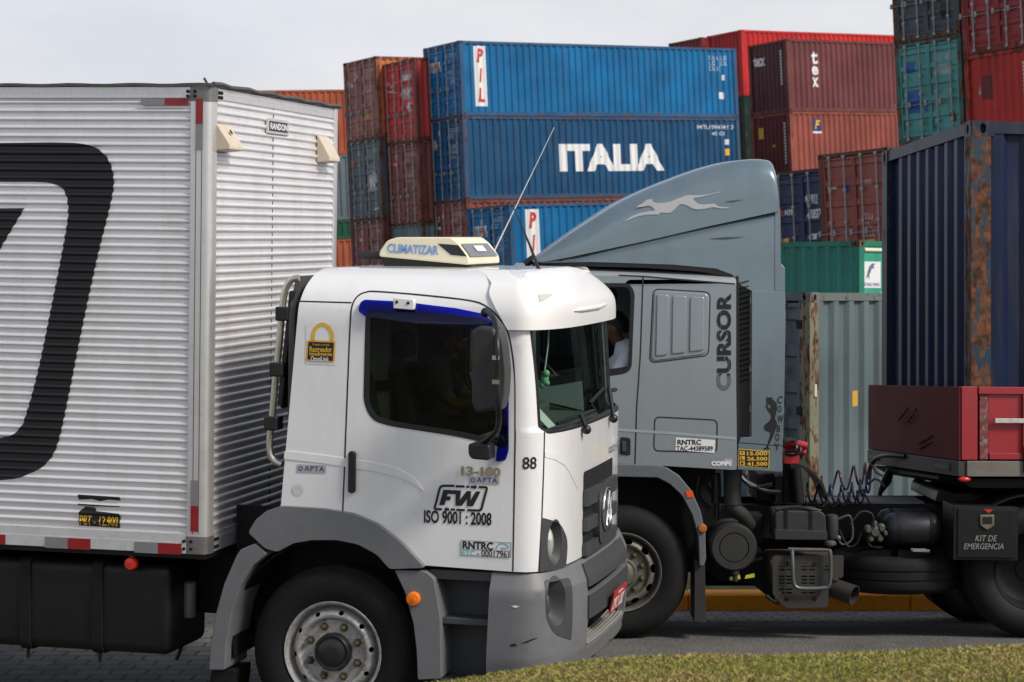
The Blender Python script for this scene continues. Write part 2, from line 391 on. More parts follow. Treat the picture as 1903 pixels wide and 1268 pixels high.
def paver_mat():
    m = noise_mat('stone_pavers', (.095, .09, .082), (.175, .166, .15), 3.0, bump=.5, bscale=60)
    nt = m.node_tree; N, L = nt.nodes.new, nt.links.new; p = nt.nodes['Principled BSDF']
    tc = N('ShaderNodeTexCoord'); br = N('ShaderNodeTexBrick'); br.inputs['Scale'].default_value = 1.0
    br.inputs['Brick Width'].default_value = .24; br.inputs['Row Height'].default_value = .2; br.inputs['Mortar Size'].default_value = .014
    br.inputs['Mortar Smooth'].default_value = .4; br.inputs['Bias'].default_value = 0
    br.inputs['Color1'].default_value = (.8, .8, .8, 1); br.inputs['Color2'].default_value = (1.15, 1.12, 1.05, 1); br.inputs['Mortar'].default_value = (.25, .24, .22, 1)
    n = N('ShaderNodeTexNoise'); n.inputs['Scale'].default_value = 4; dv = N('ShaderNodeVectorMath'); dv.operation = 'MULTIPLY_ADD'
    dv.inputs[1].default_value = (.03, .03, 0); L(tc.outputs['Object'], n.inputs['Vector']); L(n.outputs['Color'], dv.inputs[0]); L(tc.outputs['Object'], dv.inputs[2])
    L(dv.outputs[0], br.inputs['Vector'])
    mx = N('ShaderNodeMix'); mx.data_type = 'RGBA'; mx.blend_type = 'MULTIPLY'; mx.inputs['Factor'].default_value = 1
    src = p.inputs['Base Color'].links[0].from_socket; L(src, mx.inputs['A']); L(br.outputs['Color'], mx.inputs['B']); L(mx.outputs['Result'], p.inputs['Base Color'])
    return m
PAVER = paver_mat()
KERBM = mat('orange_kerb_paint', (.95, .33, .010), .6, var=.14, scale=7, dirt=.25, dirt_col=(.16, .08, .04), bump=.4, bscale=60)
def sheet(name, xs, ys, fz, m, kind='structure'):
    b = MB(); nx, ny = len(xs), len(ys)
    b.add([(x, y, fz(x, y)) for x in xs for y in ys], [(i*ny+j, (i+1)*ny+j, (i+1)*ny+j+1, i*ny+j+1) for i in range(nx-1) for j in range(ny-1)])
    o = b.obj(name, m); return tag(o, kind=kind)
def spread(a, b, n, k=1.0): return [a+(b-a)*(i/n)**k for i in range(n+1)]
gx = sorted(set([-1500, -700, -300, -150, -90, -60]+list(range(-45, 46, 5))+[60, 90, 150, 300, 700, 1500]))
gy = sorted(set([-60, -20, 0, 8, 12, 16, 16.9, 17.4, 18, 18.6, 19.2, 19.8, 20.2, 20.6, 21.3, 22]+list(range(24, 42, 2))+[45, 50, 60, 70, 80, 90, 100, 120, 160, 250, 500, 1000, 2500]))
sheet('ground', gx, gy, lambda x, y: yard_slope(x, y)+road_z(y)*(1 if y < 22 else max(0, (30-y)/8))-.012, YARDM)
sheet('road', spread(-60, 60, 24), [9, 11, 13, 15, 16.9, 17.4, 18, 18.6, 19.2, 19.8, 20.2, 20.5], lambda x, y: road_z(y)-.004, ASPH)
sheet('paved_lane', spread(-60, -.55, 12), [10, 13, 16, 16.9, 17.4, 18, 18.6, 19.2, 19.8, 20.2], lambda x, y: road_z(y)+.001, PAVER)
sheet('paved_gutter', spread(-.55, 60, 12), [18.6, 19.2, 19.8, 20.2], lambda x, y: road_z(y)+.001, PAVER)
# kerb of cast stones
kb = MB(); kx = -30.0
while kx < 30:
    w = 1.02
    prof = [(19.22, -.2), (19.22, -.02), (19.235, .0), (19.26, .012), (19.40, .014), (19.42, -.0), (19.42, -.2)]
    kb.prism([(a+1.05, b-.13) for a, b in prof], kx+.006, kx+w-.006, 'x'); kx += w
kb.box(-30, 20.295, -.33, 30, 20.46, -.134)
tag(kb.obj('kerb', KERBM, bevel=.008), kind='structure')
# verge behind the kerb
GRASSB = noise_mat('lawn_soil', (.07, .075, .02), (.16, .135, .05), 5.0, bump=.8, bscale=50, dist=.02, c3=(.20, .15, .07))
sheet('grass_verge', spread(-30, 30, 24), [20.47, 20.9, 21.5, 22.4], lambda x, y: -.135+.06*max(0, y-20.9)+.02*math.sin(x*1.7+y), GRASSB)
# the lawn bank the camera stands behind: a mown crest that falls away to the road
CREST = 7.15
def lawn_z(x, y):
    c = CREST+.10*math.sin(x*1.3+.4)+.05*math.sin(x*3.1)
    top = 1.392+.068*x+.012*math.sin(x*2.3+1.0)+.008*math.sin(x*5.1)+.006*math.sin(y*3.0+x)
    if y < c: return top-.02*max(0, (y-c+.8))**2
    d = y-c; return top-.0128-.32*d-.10*d*d if d < 3.0 else max(-.05, top-1.87-.6*(d-3.0))
ly = [-3, 0, 2, 3.5]+[4.5+.12*i for i in range(46)]+[10.2, 10.6, 11]
sheet('grass_bank', spread(-9, 9, 150), ly, lambda x, y: min(lawn_z(x, y), 1.9), GRASSB)
def blades():
    rnd = random.Random(11); vs, fs = [], []; hues = []
    for i in range(110000):
        x = rnd.uniform(-1.3, 2.6); y = rnd.uniform(5.2, 8.0)
        if (y > CREST+.5) and rnd.random() < .5: continue
        patch = math.sin(x*2.1+math.sin(y*1.7)*1.5)+math.sin(y*4.0+x*.7)*.8
        h = rnd.uniform(.004, .013)*(1.15 if patch > 0 else .8); z = lawn_z(x, y); a = rnd.uniform(0, 2*PI); w = rnd.uniform(.0016, .0032)
        lx, ly_ = rnd.gauss(0, .010), rnd.gauss(0, .010); dx, dy = math.cos(a)*w, math.sin(a)*w; k = len(vs)
        vs += [(x-dx, y-dy, z-.003), (x+dx, y+dy, z-.003), (x+lx*.4+dx*.7, y+ly_*.4+dy*.7, z+h*.6), (x+lx, y+ly_, z+h)]
        fs += [(k, k+1, k+2), (k, k+2, k+3)]
    me = bpy.data.meshes.new('grass'); me.from_pydata(vs, [], fs)
    m = bpy.data.materials.new('grass_blades'); m.use_nodes = True; nt = m.node_tree; N, L = nt.nodes.new, nt.links.new
    p = nt.nodes['Principled BSDF']; p.inputs['Roughness'].default_value = .6; p.inputs['Specular IOR Level'].default_value = .25
    tc = N('ShaderNodeTexCoord'); n = N('ShaderNodeTexNoise'); n.inputs['Scale'].default_value = 3.2; n.inputs['Detail'].default_value = 5; n.inputs['Roughness'].default_value = .7
    mp = N('ShaderNodeMapping'); mp.inputs['Scale'].default_value = (.55, 1.5, 1)
    L(tc.outputs['Object'], mp.inputs['Vector']); L(mp.outputs[0], n.inputs['Vector'])
    r = N('ShaderNodeValToRGB'); e = r.color_ramp.elements; e[0].position = .34; e[0].color = (.19, .205, .034, 1); e[1].position = .62; e[1].color = (.36, .27, .10, 1)
    q = e.new(.48); q.color = (.27, .25, .052, 1)
    n3 = N('ShaderNodeTexNoise'); n3.inputs['Scale'].default_value = 160; L(tc.outputs['Object'], n3.inputs['Vector'])
    ad = N('ShaderNodeMath'); ad.operation = 'MULTIPLY_ADD'; ad.inputs[1].default_value = .35; L(n3.outputs['Fac'], ad.inputs[0])
    sb = N('ShaderNodeMath'); sb.operation = 'SUBTRACT'; sb.inputs[1].default_value = .175; L(n.outputs['Fac'], sb.inputs[0]); L(sb.outputs[0], ad.inputs[2])
    L(ad.outputs[0], r.inputs['Fac']); L(r.outputs['Color'], p.inputs['Base Color'])
    me.materials.append(m); o = bpy.data.objects.new('grass', me); COL.objects.link(o); tag(o, kind='stuff')
blades()
# ------------------------------------------------------------------ shared wheel builder
def wheel_parts(parent, x, y, z, R, w, rimm, hole='small', n_nuts=8, side=-1, hubm=None, name='wheel', detail=True, nuts=True):
    """tyre + pressed steel rim + hub; outer face at y, looking along side*y"""
    def yy(a): return y-side*a
    k = R/.505
    t = MB(); prof = [(.285, .05), (.30, .018), (.335, .0), (.385, -.008), (.43, -.004), (.462, .012), (.484, .034), (.497, .056)]
    for i in range(4):
        a = .062+i*.05; prof += [(.505, a), (.505, a+.038), (.492, a+.041), (.492, a+.047)]
    prof += [(.505, w-.05), (.497, w-.045), (.47, w-.015), (.42, w), (.33, w), (.285, w-.02)]
    t.lathe([(r*k, yy(a)) for r, a in prof], (x, 0, z), 'y', 72, caps=False)
    wo = t.obj(name, RUBBER, parent, angle=30)
    if not detail: return wo
    rm = MB()
    lip = [(.287, .06), (.296, .03), (.302, .012), (.298, .006), (.286, .012), (.276, .04), (.270, .075), (.262, .085)]
    rm.lathe([(r*k, yy(a)) for r, a in lip], (x, 0, z), 'y', 64, caps=False)
    # disc with hand holes
    def prof_y(r):
        P = [(.10, .045), (.193, .045), (.197, .030), (.205, .018), (.222, .014), (.245, .034), (.258, .07), (.264, .086)]
        for (r0, a0), (r1, a1) in zip(P, P[1:]):
            if r <= r1: return a0+(a1-a0)*max(0, (r-r0)/(r1-r0))
        return .086
    cs = [circ(0, 0, .263, 60), circ(0, 0, .10, 32)]
    for i in range(10):
        a = 2*PI*(i+.18)/10; c = math.cos(a); s = math.sin(a)
        rr, ra, rt = (.236, .012, .016) if hole == 'small' else (.236, .02, .034)
        cs.append([((rr+ra*math.cos(q))*c-(rt*math.sin(q))*s, (rr+ra*math.cos(q))*s+(rt*math.sin(q))*c) for q in [2*PI*j/12 for j in range(12)]])
    bm = flat_bm(cs)
    cut(bm, frange(-.27, .27, .012), frange(-.27, .27, .012))
    mapped(bm, lambda u, v: (x+u*k, yy(prof_y(math.hypot(u, v))), z+v*k)); join_bm(rm.bm, bm)
    ro = rm.obj('rim', rimm, wo, angle=28)
    bk = MB(); bk.lathe([(.27*k, yy(.12)), (.05, yy(.12)), (.05, yy(.14)), (.27*k, yy(.14))], (x, 0, z), 'y', 24); bk.obj('brake_drum', UNDER, wo)
    if side < 0 and nuts:
        for i in range(n_nuts):
            nb = MB(); a = 2*PI*(i+.5)/n_nuts; cx_, cz_ = x+.157*k*math.cos(a), z+.157*k*math.sin(a)
            nb.lathe([(.026, yy(.044)), (.026, yy(.038)), (.017, yy(.037)), (.016, yy(.012)), (.009, yy(.008)), (.008, yy(-.004))], (cx_, 0, cz_), 'y', 6)
            nb.obj('wheel_nut', mat('rusty_nuts', (.10, .075, .05), .6, .5, var=.5, scale=40, dirt=.6, dirt_col=(.25, .16, .05)), wo)
    hb = MB(); hb.lathe([(.113, yy(.05)), (.112, yy(.01)), (.10, yy(-.008)), (.085, yy(-.004)), (.08, yy(-.02)), (.06, yy(-.03)), (.02, yy(-.03))], (x, 0, z), 'y', 32)
    hb.obj('hub', hubm or BLACKP, wo)
    return wo

# ------------------------------------------------------------------ the white box truck
YAW = math.radians(-13.4)
MW = Matrix.Translation(((612-CX)*13/F, 13.0, 0)) @ Matrix.Rotation(YAW, 4, 'Z') @ Matrix.Rotation(.02, 4, 'Y') @ Matrix.Rotation(.026, 4, 'X')
FW = Frame(MW); S = FW.on
TW = thing('box_truck', 'white cab truck with ribbed silver box and grey bumper, number 88 on its door post', 'truck', MW)
CABW, XC = 2.34, 1.09; NEXP = 3.0; AX = (.3, 1.17)
def ins(z):
    if z <= 2.5: return 0.0
    t = min(1, (z-2.5)/.273); return .36*(1-math.sqrt(max(0, 1-t*t)))
def cabD(z): return .275-.05*min(1, max(0, (z-1.845)/.03))-(.09*(z-1.87) if z > 1.87 else 0)
class Nose:
    """plan outline of a cab or bumper front: straight flanks joined by a rounded front; u runs along it in metres"""
    def __init__(s, xc, D, ins, y0, y1):
        s.xc, s.D, s.ins, s.y0, s.y1 = xc, D, ins, y0, y1; h = (y1-y0)/2; d = D(1.5); pts = []
        for i in range(1201):
            th = PI*i/1200; pts.append((d*math.sin(th)**(2/NEXP), h*math.copysign(abs(math.cos(th))**(2/NEXP), math.cos(th))))
        s.acc = [0]
        for a, b in zip(pts, pts[1:]): s.acc.append(s.acc[-1]+math.hypot(a[0]-b[0], a[1]-b[1]))
        s.LF = s.acc[-1]
    def th(s, u):
        import bisect
        i = min(1199, max(0, bisect.bisect(s.acc, u)-1)); d = s.acc[i+1]-s.acc[i]
        return PI*(i+(u-s.acc[i])/max(d, 1e-9))/1200
    def raw(s, u, z):
        i = s.ins(z); h = (s.y1-s.y0)/2; m_ = (s.y0+s.y1)/2
        if u <= 0: return Vector((s.xc+u, s.y0+i, z))
        if u >= s.LF: return Vector((s.xc-(u-s.LF), s.y1-i, z))
        t = s.th(u); c = math.cos(t)
        return Vector((s.xc+(s.D(z)-.8*i)*max(0, math.sin(t))**(2/NEXP), m_-(h-i)*math.copysign(abs(c)**(2/NEXP), c), z))
    def __call__(s, u, z, off=0.0):
        p = s.raw(u, z)
        if not off: return p
        e = .004; du = s.raw(u+e, z)-s.raw(u-e, z); dz = s.raw(u, z+e)-s.raw(u, z-e); n = du.cross(dz)
        return p+n.normalized()*off if n.length > 1e-12 else p
    def find(s, px, py, u=.5, z=1.4, fr=None):
        fr = fr or FW
        for _ in range(40):
            a = fr.proj(s(u, z)); b = fr.proj(s(u+1e-3, z)); c = fr.proj(s(u, z+1e-3))
            j = ((b[0]-a[0])*1e3, (c[0]-a[0])*1e3, (b[1]-a[1])*1e3, (c[1]-a[1])*1e3); det = j[0]*j[3]-j[1]*j[2]
            ex, ey = px-a[0], py-a[1]
            if abs(det) < 1e-6: break
            du, dz = (ex*j[3]-ey*j[1])/det, (j[0]*ey-j[2]*ex)/det
            u = min(1.6, max(-1.4, u+max(-.1, min(.1, du)))); z += max(-.1, min(.1, dz))
            if abs(ex)+abs(ey) < .05: break
        return (u, z)
cab = Nose(XC, cabD, ins, 0.0, CABW)
LF = cab.LF
def uz(pts): return [(x-XC, z) for x, z in FW.poly(pts)]         # points on the near flank
def mirror(c): return [(LF-u, z) for u, z in c]
UCUT = [-1.35+.1*i for i in range(14)]+[-.02]+frange(0, LF, .04)+[LF+.02]+[LF+.05+.1*i for i in range(14)]; ZCUT = sorted(frange(1.0, 3.0, .06)+[1.845, 1.86, 1.875])
def skin(contours, off=0.0, fn=cab, us=None, vs=ZCUT): return mapped(cut(flat_bm(contours), UCUT if us is None else us, vs), lambda u, v: fn(u, v, off))
def wpart(name, contours, m, parent=None, off=.002, solid=0.0, **k): return finish(skin(contours, off), name, m, parent or TW, solid=solid, axis=AX, **k)
INNER = mat('cab_lining', (.06, .06, .058), .8, var=.2)
# --- cab shell: one sheet round both flanks and the nose, with its window, lamp and wheel openings
win_px = [(684, 579), (780, 585), (902, 597), (917, 618), (932, 705), (941, 829), (860, 808), (728, 788), (694, 778), (680, 748)]
win = rpoly(uz(win_px), [.02, .2, .03, .03, .1, .03, .2, .05, .05, .08])
arch = uz([(521, 942), (560, 943), (640, 950), (700, 972), (745, 1007), (773, 1036), (789, 1051)])
zb = 1.043
near_low = [(-1.395, 1.37)]+arch+[(-.0, zb)]
ws_l = [cab.find(986, 607, .05, 2.4), cab.find(997, 700, .05, 2.1), cab.find(1011, 803, .08, 1.86)]
zw0 = ws_l[2][1]; zw1 = 2.50
wsh = rpoly([(ws_l[0][0]-.004, zw1), (ws_l[1][0], ws_l[1][1]), (ws_l[2][0], zw0), (LF-ws_l[2][0], zw0), (LF-ws_l[1][0], ws_l[1][1]), (LF-ws_l[0][0]+.004, zw1)], [.03, .3, .05, .05, .3, .03])
hl = rpoly([cab.find(*p, u=.2, z=1.2) for p in [(1006, 962), (1040, 972), (1055, 1004), (1051, 1053), (1002, 1063)]], [.01, .06, .07, .03, .01])
g_u = cab.find(1083, 960, .4, 1.3)[0]; g_t = cab.find(1083, 878, .4, 1.6)[1]; g_b = cab.find(1081, 1046, .4, 1.1)[1]
rx = lambda z: -.204+(z-2.73)*.082-XC
top = 2.565
outer = [(rx(1.37), 1.37)]+arch+[(0, zb), (LF, zb)]+mirror(arch)[::-1]+[(LF-rx(1.37), 1.37), (LF-rx(top), top), (rx(top), top)]
hl_m = mirror(hl)[::-1]
shell = finish(skin([outer, win, mirror(win)[::-1], wsh, hl, hl_m]), 'cab_shell', WHITE, TW, solid=.03, mats=[WHITE, INNER], angle=32, axis=AX)
# --- roof
def roof_fn(a, b):
    z = top+(2.772-top)*math.sin(b*PI/2) if b < .8 else 0
    return z
rb = MB()
def roof_ring(z, shrink=0.0, dz=0.0):
    L0 = -rx(z); per = []
    uu = [-L0+L0*i/10 for i in range(10)]+[LF*i/60 for i in range(61)]+[LF+L0*(i+1)/10 for i in range(10)]
    ring = [cab(u, z) for u in uu]
    ri = ins(z); rs = 1-ri*.25
    c = Vector((.45, CABW/2, 0))
    ring = [Vector((c.x+(p.x-c.x)*(rs if p.x < c.x else 1), p.y, p.z)) for p in ring]
    return [Vector((c.x+(p.x-c.x)*(1-shrink), c.y+(p.y-c.y)*(1-shrink), p.z+dz)) for p in ring]
rings = [roof_ring(top+(2.772-top)*math.sin(PI/2*i/10)) for i in range(11)]+[roof_ring(2.772, .25, .004), roof_ring(2.772, .6, .009), roof_ring(2.772, .93, .011)]
n_ = len(rings[0]); rv = [p for r in rings for p in r]
rb.add(rv, [(i*n_+k, i*n_+(k+1) % n_, (i+1)*n_+(k+1) % n_, (i+1)*n_+k) for i in range(len(rings)-1) for k in range(n_)]+[tuple((len(rings)-1)*n_+k for k in range(n_))])
roof = rb.obj('roof', WHITE, TW, angle=40)
# --- rear wall, floor and lining
iw = MB(); iw.prism([(.02, 1.2), (2.32, 1.2), (2.32, 2.5), (2.2, 2.72), (.14, 2.72), (.02, 2.5)], -.285, -.25, 'x'); iw.box(-.25, .5, 2.66, .9, CABW-.5, 2.70)
iw.obj('cab_rear_wall', INNER, TW)
flo = MB(); flo.box(-.3, .34, 1.06, 1.15, CABW-.34, 1.14); flo.obj('cab_floor', UNDER, TW)
# --- glazing, rubber frames
wpart('windscreen', [[(u, z) for u, z in wsh]], GLASS_FRONT, off=-.014)
finish(skin(stroke(wsh, .026, True), .0015), 'windscreen_seal', BLACKP, TW, solid=.02, axis=AX)
for w_ in (win, mirror(win)[::-1]):
    g = finish(skin([w_], -.016), 'side_window', GLASS_SIDE, TW)
    finish(skin(stroke(w_, .030, True), .0025), 'window_frame', BLACKP, g, solid=.02, axis=AX)
# --- seams
SEAM = mat('seam_rubber', (.012, .012, .013), .7)
door_px = [(637, 951), (641, 850), (646, 720), (650, 620), (652.5, 578), (656, 561), (664, 549), (677, 543.5), (695, 542.5), (780, 549), (870, 559), (903, 570), (930, 594), (946, 625), (956, 690), (958, 760), (956, 900), (953, 1062)]
door_line = [(x-XC, z) for x, z in crom(FW.poly(door_px), 4)]
door = finish(skin(stroke(door_line, .009), .0012), 'door', SEAM, TW)
for pts in ([(548, 560), (652, 563)], [(524, 944), (640, 952), (700, 974), (745, 1009), (789, 1053)]):
    finish(skin(stroke(uz(pts), .008), .0012), 'panel_seam', SEAM, TW)
cs_ = [cab.find(*p, u=.1, z=1.4) for p in [(1011, 803), (1010, 880), (1007, 960), (1001, 1062)]]
for c in (cs_, mirror(cs_)): finish(skin(stroke(c, .010), .0012), 'panel_seam', SEAM, TW)
# --- pressed swage on flank and door
sw = rpoly(uz([(529, 838), (600, 846), (637, 851), (690, 859), (735, 869), (770, 888), (789, 914), (765, 897), (730, 884), (690, 875), (637, 867), (600, 861), (528, 853)]), .01)
finish(skin([sw], .004, us=None), 'swage', WHITE, shell, solid=.006, axis=AX, bevel=.004, seg=4)
sw2 = [cab.find(*p, u=.15, z=1.7) for p in [(1012, 838), (1040, 845), (1060, 858), (1070, 880), (1073, 910), (1064, 890), (1050, 866), (1030, 854), (1012, 850)]]
finish(skin([rpoly(sw2, .01)], .003), 'swage', WHITE, shell, solid=.005, axis=AX, bevel=.003, seg=3)
# --- blue wind deflector round the side window
defl_px = [(668, 578), (669, 563), (676, 557), (735, 560), (775, 564), (850, 573), (905, 584), (925, 607), (938, 660), (946, 730), (946, 838), (940, 856), (923, 858), (925, 835), (930, 800), (930, 700), (920, 650), (908, 625), (893, 612), (780, 601), (700, 590), (684, 590)]
BLUEA = glass('blue_acrylic', (.03, .09, .80), 1.45, .05)
dz_ = rpoly(uz(defl_px), .015)
bm = cut(flat_bm([dz_]), frange(-.6, 0, .05), frange(1.5, 2.7, .05))
mapped(bm, lambda u, v: Vector(cab(u, v))+Vector((0, -.012-.028*(min(1, max(0, (2.59-v)/.12)) if u < -.2 else min(1, max(0, (-.07-u)/.06))), 0)))
finish(bm, 'wind_deflector', BLUEA, TW, solid=.005)
cl = MB(); pp = rpoly(FW.poly([(735, 553), (773, 556), (773, 576), (735, 573)]), .01); cl.prism(pp, -.05, .0); ck = cl.obj('deflector_clip', WHITE2, TW, bevel=.005)
for q in ((742, 561), (763, 563)):
    dk = MB(); x, z = S(*q); dk.lathe([(.009, -.054), (.009, -.04)], (x, 0, z), 'y', 12); dk.obj('clip_screw', BLACKP, ck)
# --- sun visor over the windscreen
x_b, z_b = S(945, 613); x_t, z_t = S(906, 548); z_tt = 2.705
vb = MB()
def vis(s, v):
    z = z_b+(z_tt-z_b)*v; xs = x_b+(x_t-x_b)*min(1, v*1.3)
    D = .252-.010*v-.24*max(0, v-.5)**1.6-.01*(1-v)**3; i = ins(z)*.85-.024+.012*v
    nose = Nose.raw; L1 = XC-.02-xs; tot = L1*2+LF; d = s*tot
    if d < L1: return Vector((xs+d, i, z))
    if d > tot-L1: return Vector((xs+tot-d, CABW-i, z))
    t = cab.th(d-L1); c = math.cos(t); h = CABW/2
    return Vector((XC-.02+(D-.8*i)*max(0, math.sin(t))**(2/NEXP), h-(h-i)*math.copysign(abs(c)**(2/NEXP), c), z-(.012 if v < .3 else 0)*0))
nu_, nv_ = 140, 24
def vis2(i, j):
    if j <= 15: return vis(i/(nu_-1), j/15)
    p = vis(i/(nu_-1), 1); t = (j-15)/8; q = Vector((min(p.x-.16, XC+.0), min(max(p.y, .36), CABW-.36), 2.774))
    return Vector((p.x+(q.x-p.x)*t, p.y+(q.y-p.y)*t, p.z+(q.z-p.z)*math.sin(t*PI/2)))
outer_v = [vis2(i, j) for i in range(nu_) for j in range(nv_)]
vb.add(outer_v, [(i*nv_+j, (i+1)*nv_+j, (i+1)*nv_+j+1, i*nv_+j+1) for i in range(nu_-1) for j in range(nv_-1)])
bmesh.ops.remove_doubles(vb.bm, verts=vb.bm.verts[:], dist=1e-5)
visor = vb.obj('sun_visor', WHITE2, TW, solid=.018, angle=60, axis=AX)
def vis_at(px, py):
    best = None
    for i in range(0, 120):
        for j in range(0, 26):
            p = vis(i/160, j/25); q = FW.proj(p); d = (q[0]-px)**2+(q[1]-py)**2
            if best is None or d < best[0]: best = (d, i/160, j/25)
    return best[1], best[2]
# flat grey patch painting the shade of a small notch, and a pressed lip
va = [vis_at(*p) for p in [(998, 549), (1028, 544), (1012, 556), (1002, 563)]]
finish(mapped(cut(flat_bm([va]), [i/139 for i in range(139)], [j/15 for j in range(15)]), lambda a, b: vis(a, b)+Vector((.003, -.003, 0))), 'visor_notch', mat('visor_notch_shade', (.52, .50, .46), .7), visor)
lip = [vis(*vis_at(*p))+Vector((.006, -.004, 0)) for p in [(1066, 578), (1080, 577), (1098, 574), (1112, 570), (1124, 566)]]
lb = MB(); lb.tube(lip, [.004, .012, .013, .012, .008], 10); lb.obj('visor_lip', WHITE2, visor)
# --- grille with bars and emblem
gz = (g_b, g_t)
gc = rpoly([(g_u, g_b), (LF-g_u, g_b), (LF-g_u, g_t), (g_u, g_t)], .03)
grille = finish(skin([gc], .004), 'grille', mat('grille_black', (.012, .013, .014), .55), TW, solid=.01, axis=AX)
H = g_t-g_b
def bar(z0, z1, u0=None, u1=None, off=.035):
    u0 = g_u-.012 if u0 is None else u0; u1 = LF-g_u+.012 if u1 is None else u1
    return finish(skin([[(u0, z0), (u1, z0), (u1, z1), (u0, z1)]], off, vs=[]), 'grille_bar', DGREYP, grille, solid=.03, axis=AX, bevel=.008)
for k, (a, b) in enumerate([(.62, .80), (.345, .49), (.07, .21), (-.01, .03)]): bar(g_b+H*a, g_b+H*b)
finish(skin([rpoly([(LF*.5-.17, g_b+H*.12), (LF*.5+.17, g_b+H*.12), (LF*.5+.2, g_b+H*.80), (LF*.5-.2, g_b+H*.80)], .1)], .045), 'emblem_plate', DGREYP, grille, solid=.04, axis=AX, bevel=.012)
em = MB(); ec = (LF*.5, g_b+H*.5)
ring = [cab(ec[0]+.125*math.cos(a), ec[1]+.125*math.sin(a), .055) for a in [2*PI*i/40 for i in range(40)]]; em.tube(ring, .011, 8, True)
for ln in ([(-.055, .105), (-.018, .01), (.0, .04), (.018, .01), (.055, .105)], [(-.103, .06), (-.045, -.10), (0, .0), (.045, -.10), (.103, .06)]):
    em.tube([cab(ec[0]+a, ec[1]+b, .055) for a, b in ln], .010, 6)
em.obj('emblem', CHROME, grille, angle=60)
join_t = skin([[(0, 0), (0.01, 0), (0.01, .01)]], 0); join_t.free()
# small raised letters above the grille
tb = text_bm('VOLKSWAGEN', LF*.5+.30, g_t+.035, LF*.5+.86, g_t+.08, bold=.02)
finish(mapped(cut(tb, UCUT, []), lambda u, v: cab(u, v, .004)), 'front_lettering', CHROME, TW)
# --- headlamps
for c in (hl, hl_m):
    cu = sum(p[0] for p in c)/len(c); cz = sum(p[1] for p in c)/len(c); e_u, e_z = .085, .135
    if c is hl: e0 = cab.find(1031, 1008, .15, 1.2)
    sgn = 1 if c is hl else -1; cen = e0 if c is hl else (LF-e0[0], e0[1])
    el = [(cen[0]+e_u*math.cos(q), cen[1]+e_z*math.sin(q)) for q in [2*PI*i/28 for i in range(28)]]
    ho = finish(skin([c, el], .004), 'headlamp', DGREYP, TW, solid=.02, axis=AX)
    bw = MB(); nn = cab(cen[0], cen[1], 1)-cab(*cen); nn = (nn+Vector((.5, 0, 0))).normalized()
    bw.grid(lambda a, b: cab(cen[0]+e_u*(1-b)*math.cos(2*PI*a), cen[1]+e_z*(1-b)*math.sin(2*PI*a), .003)-nn*.10*math.sin(PI/2*min(1, b*1.25)), 28, 8, True)
    bw.obj('lamp_bowl', DGREYP, ho, angle=60)
    le = MB(); pc = cab(cen[0]-sgn*.045, cen[1], 0)-nn*.035; le.ball(pc, (.05, .05, .10), 20, 12); le.obj('lamp_lens', LENS, ho)
# --- bumper
def bins(z): return .045*max(0, (z-.93)/.1) if z > .93 else (.02*max(0, (.53-z)/.1))
bump = Nose(1.07, lambda z: .36+(.02*math.sin((z-.45)/.6*PI)), bins, -.03, CABW+.03); BL = bump.LF
bz0, bz1 = .455, 1.03
bu_ = lambda x: x-1.07
def bf(px, py, u=.3, z=.8): return bump.find(px, py, u, z)
f_l = rpoly([bf(*p) for p in [(1011, 1078), (1058, 1074), (1063, 1100), (1061, 1190), (1030, 1180), (1014, 1150)]], [.02, .03, .05, .02, .08, .08])
s_u = bf(1092, 1090, .5, .9)[0]
zs1 = [bf(1092, 1092, .5, .9)[1], bf(1092, 1106, .5, .85)[1]]; zs2 = [bf(1090, 1152, .5, .7)[1], bf(1092, 1203, .5, .55)[1]]
slot1 = rpoly([(s_u, zs1[1]), (BL-s_u, zs1[1]), (BL-s_u, zs1[0]), (s_u, zs1[0])], .012)
slot2 = rpoly([(s_u, zs2[1]), (BL-s_u, zs2[1]), (BL-s_u, zs2[0]), (s_u, zs2[0])], .04)
fm = lambda c: [(BL-u, z) for u, z in c][::-1]
low = [(-.12+.0, bz0)]+[(BL*i/20, bz0-.055*math.sin(PI*i/20)) for i in range(21)]+[(BL+.12, bz0)]
bo = low+[(BL+.10, bz1), (-.10, bz1)]
BU = frange(0, BL, .045); BZ = [.5, .55, .6, .7, .8, .88, .93, .95, .97, .99, 1.01]
bsk = lambda cs, off=0.0, vs=BZ: mapped(cut(flat_bm(cs), BU, vs), lambda u, v: bump(u, v, off))
bumper = finish(bsk([bo, f_l, fm(f_l), slot1, slot2]), 'bumper', GREYP, TW, solid=.04, axis=AX, angle=40)
ledge = MB(); r1 = [bump(u, bz1) for u in frange(-.1, BL+.1, .06)]; r2 = [Vector((min(p.x-.05, 1.15) if .1 < p.y < CABW-.1 else p.x, min(max(p.y, .14), CABW-.14), bz1+.012)) for p in r1]
k_ = len(r1); ledge.add(r1+r2, [(i, i+1, k_+i+1, k_+i) for i in range(k_-1)]); ledge.obj('bumper_ledge', GREYP, bumper)
